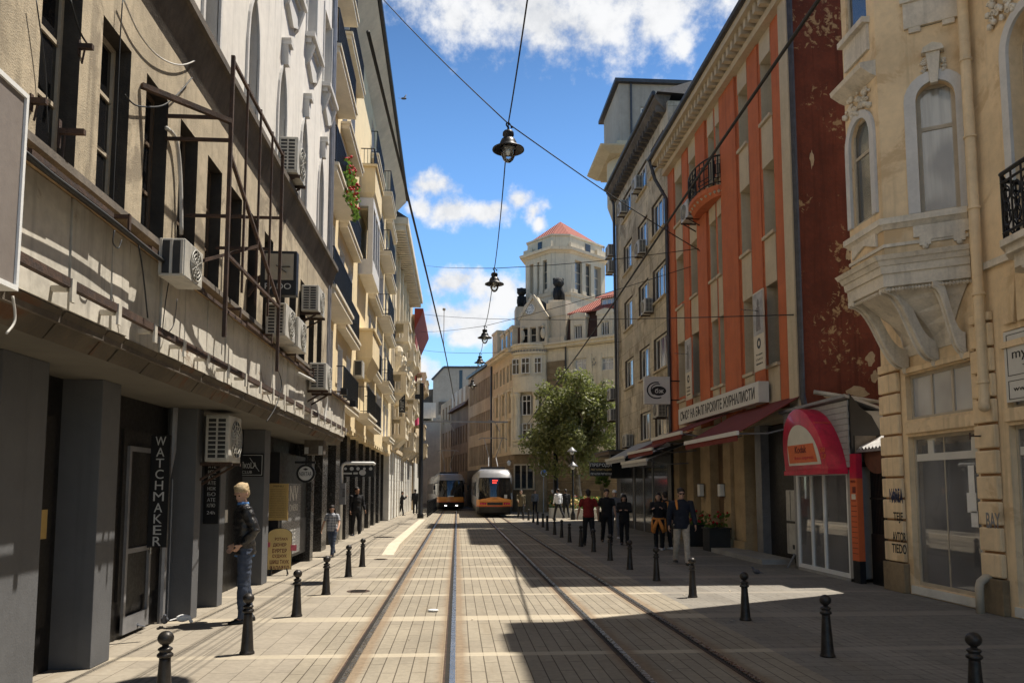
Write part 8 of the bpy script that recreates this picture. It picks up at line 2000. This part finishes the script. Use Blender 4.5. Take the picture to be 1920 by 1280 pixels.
x, y = at(1061, 971); person('person in a black jacket, right of the group of three', x, y, R(15), 1.76, 'black_cloth', 'black_cloth', legs=((10, 4), (-12, 14)), bulk=1.1)
p = P2(1077, 49.2); person('person in yellow top sitting on the edge of the long stone planter', p.x, p.y, R(180), 1.65, 'aboard', 'black_cloth', legs=((82, 84), (78, 96)), arms=((30, 8, 50), (30, 8, 50)), shoe='shoe_white', sit=.68, topname='shirt')
x, y = at(1104, 1022); person('person in a dark red T-shirt walking away in the shade on the right', x, y, R(8), 1.76, 'red_cloth', 'black_cloth', legs=((12, 4), (-10, 14)), arms=((10, 16, 12), (-10, 16, 12)), sleeve=1, topname='shirt', bulk=1.12, skin='skin_shade')
x, y = at(1138, 1020); person('person in a black T-shirt walking towards us in the shade on the right', x, y, R(178), 1.78, 'black_cloth', 'black_cloth', legs=((14, 4), (-14, 18)), arms=((10, 12, 14), (-14, 12, 14)), sleeve=1, topname='shirt')
x, y = at(1153, 1008); t, hp, tp, k, Mx = person('person in a white cap and grey top between the two shaded walkers', x, y, R(175), 1.74, 'grey_cloth', 'grey_cloth', shoe='shoe_white', legs=((14, 4), (-10, 14)))
b = MB(); b.ball((0, 0, .075), .092, .11, .075, 14); b.ball((0, .1, .06), .07, .07, .012, 10); b.v = [hp(p) for p in b.v]; b.build('cap', M['white_cloth'], t, True)
x, y = at(1171, 1021); t, hp, tp, k, Mx = person('person in a dark dress looking at a phone held in both hands', x, y, R(165), 1.60, 'black_cloth', 'black_cloth', legs=((5, 4), (-5, 8)), arms=((22, 6, 80), (22, 6, 80)), head=(0, 24), coat=.12, longhair=.18, topname='dress')
x, y = at(1236, 1030); t, hp, tp, k, Mx = person('person with crossed arms and an orange jacket tied round the waist', x, y, R(160), 1.66, 'black_cloth', 'black_cloth', legs=((6, 4), (-4, 6)), arms=((28, 10, 88), (28, 10, 84)), longhair=.15, shoe='shoe_white', topname='shirt', sleeve=2)
b = MB(); b.tube([(-.17, .06, .02), (0, .15, .0), (.17, .06, .02)], .035, 8); b.tube([(-.02, .15, .0), (-.10, .17, -.2), (-.17, .15, -.4)], [.04, .06, .05], 8); b.tube([(.02, .15, .0), (.10, .17, -.2), (.15, .15, -.42)], [.04, .06, .05], 8)
for a in range(9): an = math.pi * (1 + a / 8); b.tube([(.185 * math.cos(an), .13 * math.sin(an), .02), (.21 * math.cos(an), .16 * math.sin(an), -.38)], .04, 6)
c0 = tp(.93); b.v = [c0 + Mx.to_3x3() @ p for p in b.v]; b.build('tied_jacket', M['orange_cloth'], t, True)
x, y = at(1256, 1031); t, hp, tp, k, Mx = person('person in dark clothes carrying an orange bag on the shoulder', x, y + .4, R(20), 1.70, 'black_cloth', 'black_cloth', legs=((6, 4), (-4, 6)), shoe='shoe_white')
b = MB(); b.ball((-.05, -.17, 0), .15, .09, .17, 12); b.tube([(-.16, -.1, .14), (-.15, .03, .24), (-.14, .1, .05)], .025, 6); c0 = tp(1.28); b.v = [c0 + Mx.to_3x3() @ p for p in b.v]; tag(b.build('shoulder_bag', M['orange_cloth'], None, True), 'orange bag on the shoulder of the person behind the man in beige trousers', 'bag')
x, y = at(1279, 1058); t, hp, tp, k, Mx = person('person in a navy jacket, beige trousers and sunglasses walking towards us', x, y, R(176), 1.80, 'navy_cloth', 'beige_cloth', 'dark_hair', ((13, 4), (-12, 16)), ((8, 12, 14), (-8, 12, 14)), (0, 0), bulk=1.14, fine=True, coat=.06)
b = MB(); b.tube([(-.08, .04, .012), (-.055, .098, .012), (0, .105, .014), (.055, .098, .012), (.08, .04, .012)], .008, 6)
for s in (-1, 1): b.ball((s * .034, .1, .004), .026, .01, .019, 10)
b.v = [hp(p) for p in b.v]; b.build('sunglasses', M['black_sign'], t, True)
b = MB(); b.tube([(.12, .02, .05), (.13, .11, -.03), (.12, .145, -.16)], [.028, .03, .02], 6); c0 = tp(1.42); b.v = [c0 + Mx.to_3x3() @ p for p in b.v]; b.build('orange_strap', M['orange_cloth'], t, True)

# ================================================================ PIGEONS
def pigeon(label, x, y, yaw, m, peck=False):
    t = thing('pigeon', label, 'pigeon', (x, y, 0), 'pigeons on the pavements'); b = MB()
    hd = Vector((0, .13, .06 if peck else .21))
    b.ball((0, 0, .12), .06, .11, .062, 12); b.tube([(0, .06, .13), (0, .10, .13 if peck else .17), hd], [.045, .032, .026], 8); b.ball(hd, .026, .032, .027, 10); b.tube([hd + Vector((0, .025, 0)), hd + Vector((0, .055, -.012))], [.008, .003], 6); b.loft([[(-.03, -.08, .13), (.03, -.08, .13), (.03, -.08, .11), (-.03, -.08, .11)], [(-.035, -.2, .10), (.035, -.2, .10), (.035, -.2, .09), (-.035, -.2, .09)]])
    Mx = Matrix.Rotation(yaw, 4, 'Z') @ Matrix.Scale(.8, 4); b.v = [Mx @ p for p in b.v]; remesh(b, 'body', m, t, .007, 2)
    for s in (-1, 1):
        q = MB(); q.tube([(s * .025, .0, .07), (s * .025, .01, .005)], .006, 6); q.tube([(s * .025, .01, .006), (s * .025, .05, .004)], .005, 5); q.v = [Mx @ p for p in q.v]; q.build('leg', M['frame_brown'], t)
x, y = at(342, 1172); pigeon('white pigeon pecking on the sunny pavement near the shop doorway', x, y, R(-70), M['pigeon_white'], True)
x, y = at(308, 1176); pigeon('dark pigeon on the sunny pavement left of the white one', x, y, R(200), M['pigeon_grey'])
x, y = at(246, 1186); pigeon('grey pigeon in the shade of the shop recess, left of the dark one', x, y, R(100), M['pigeon_grey'])
x, y = at(1419, 1080); pigeon('dark pigeon on the shaded right pavement near the kiosk', x, y, R(30), M['pigeon_grey'])
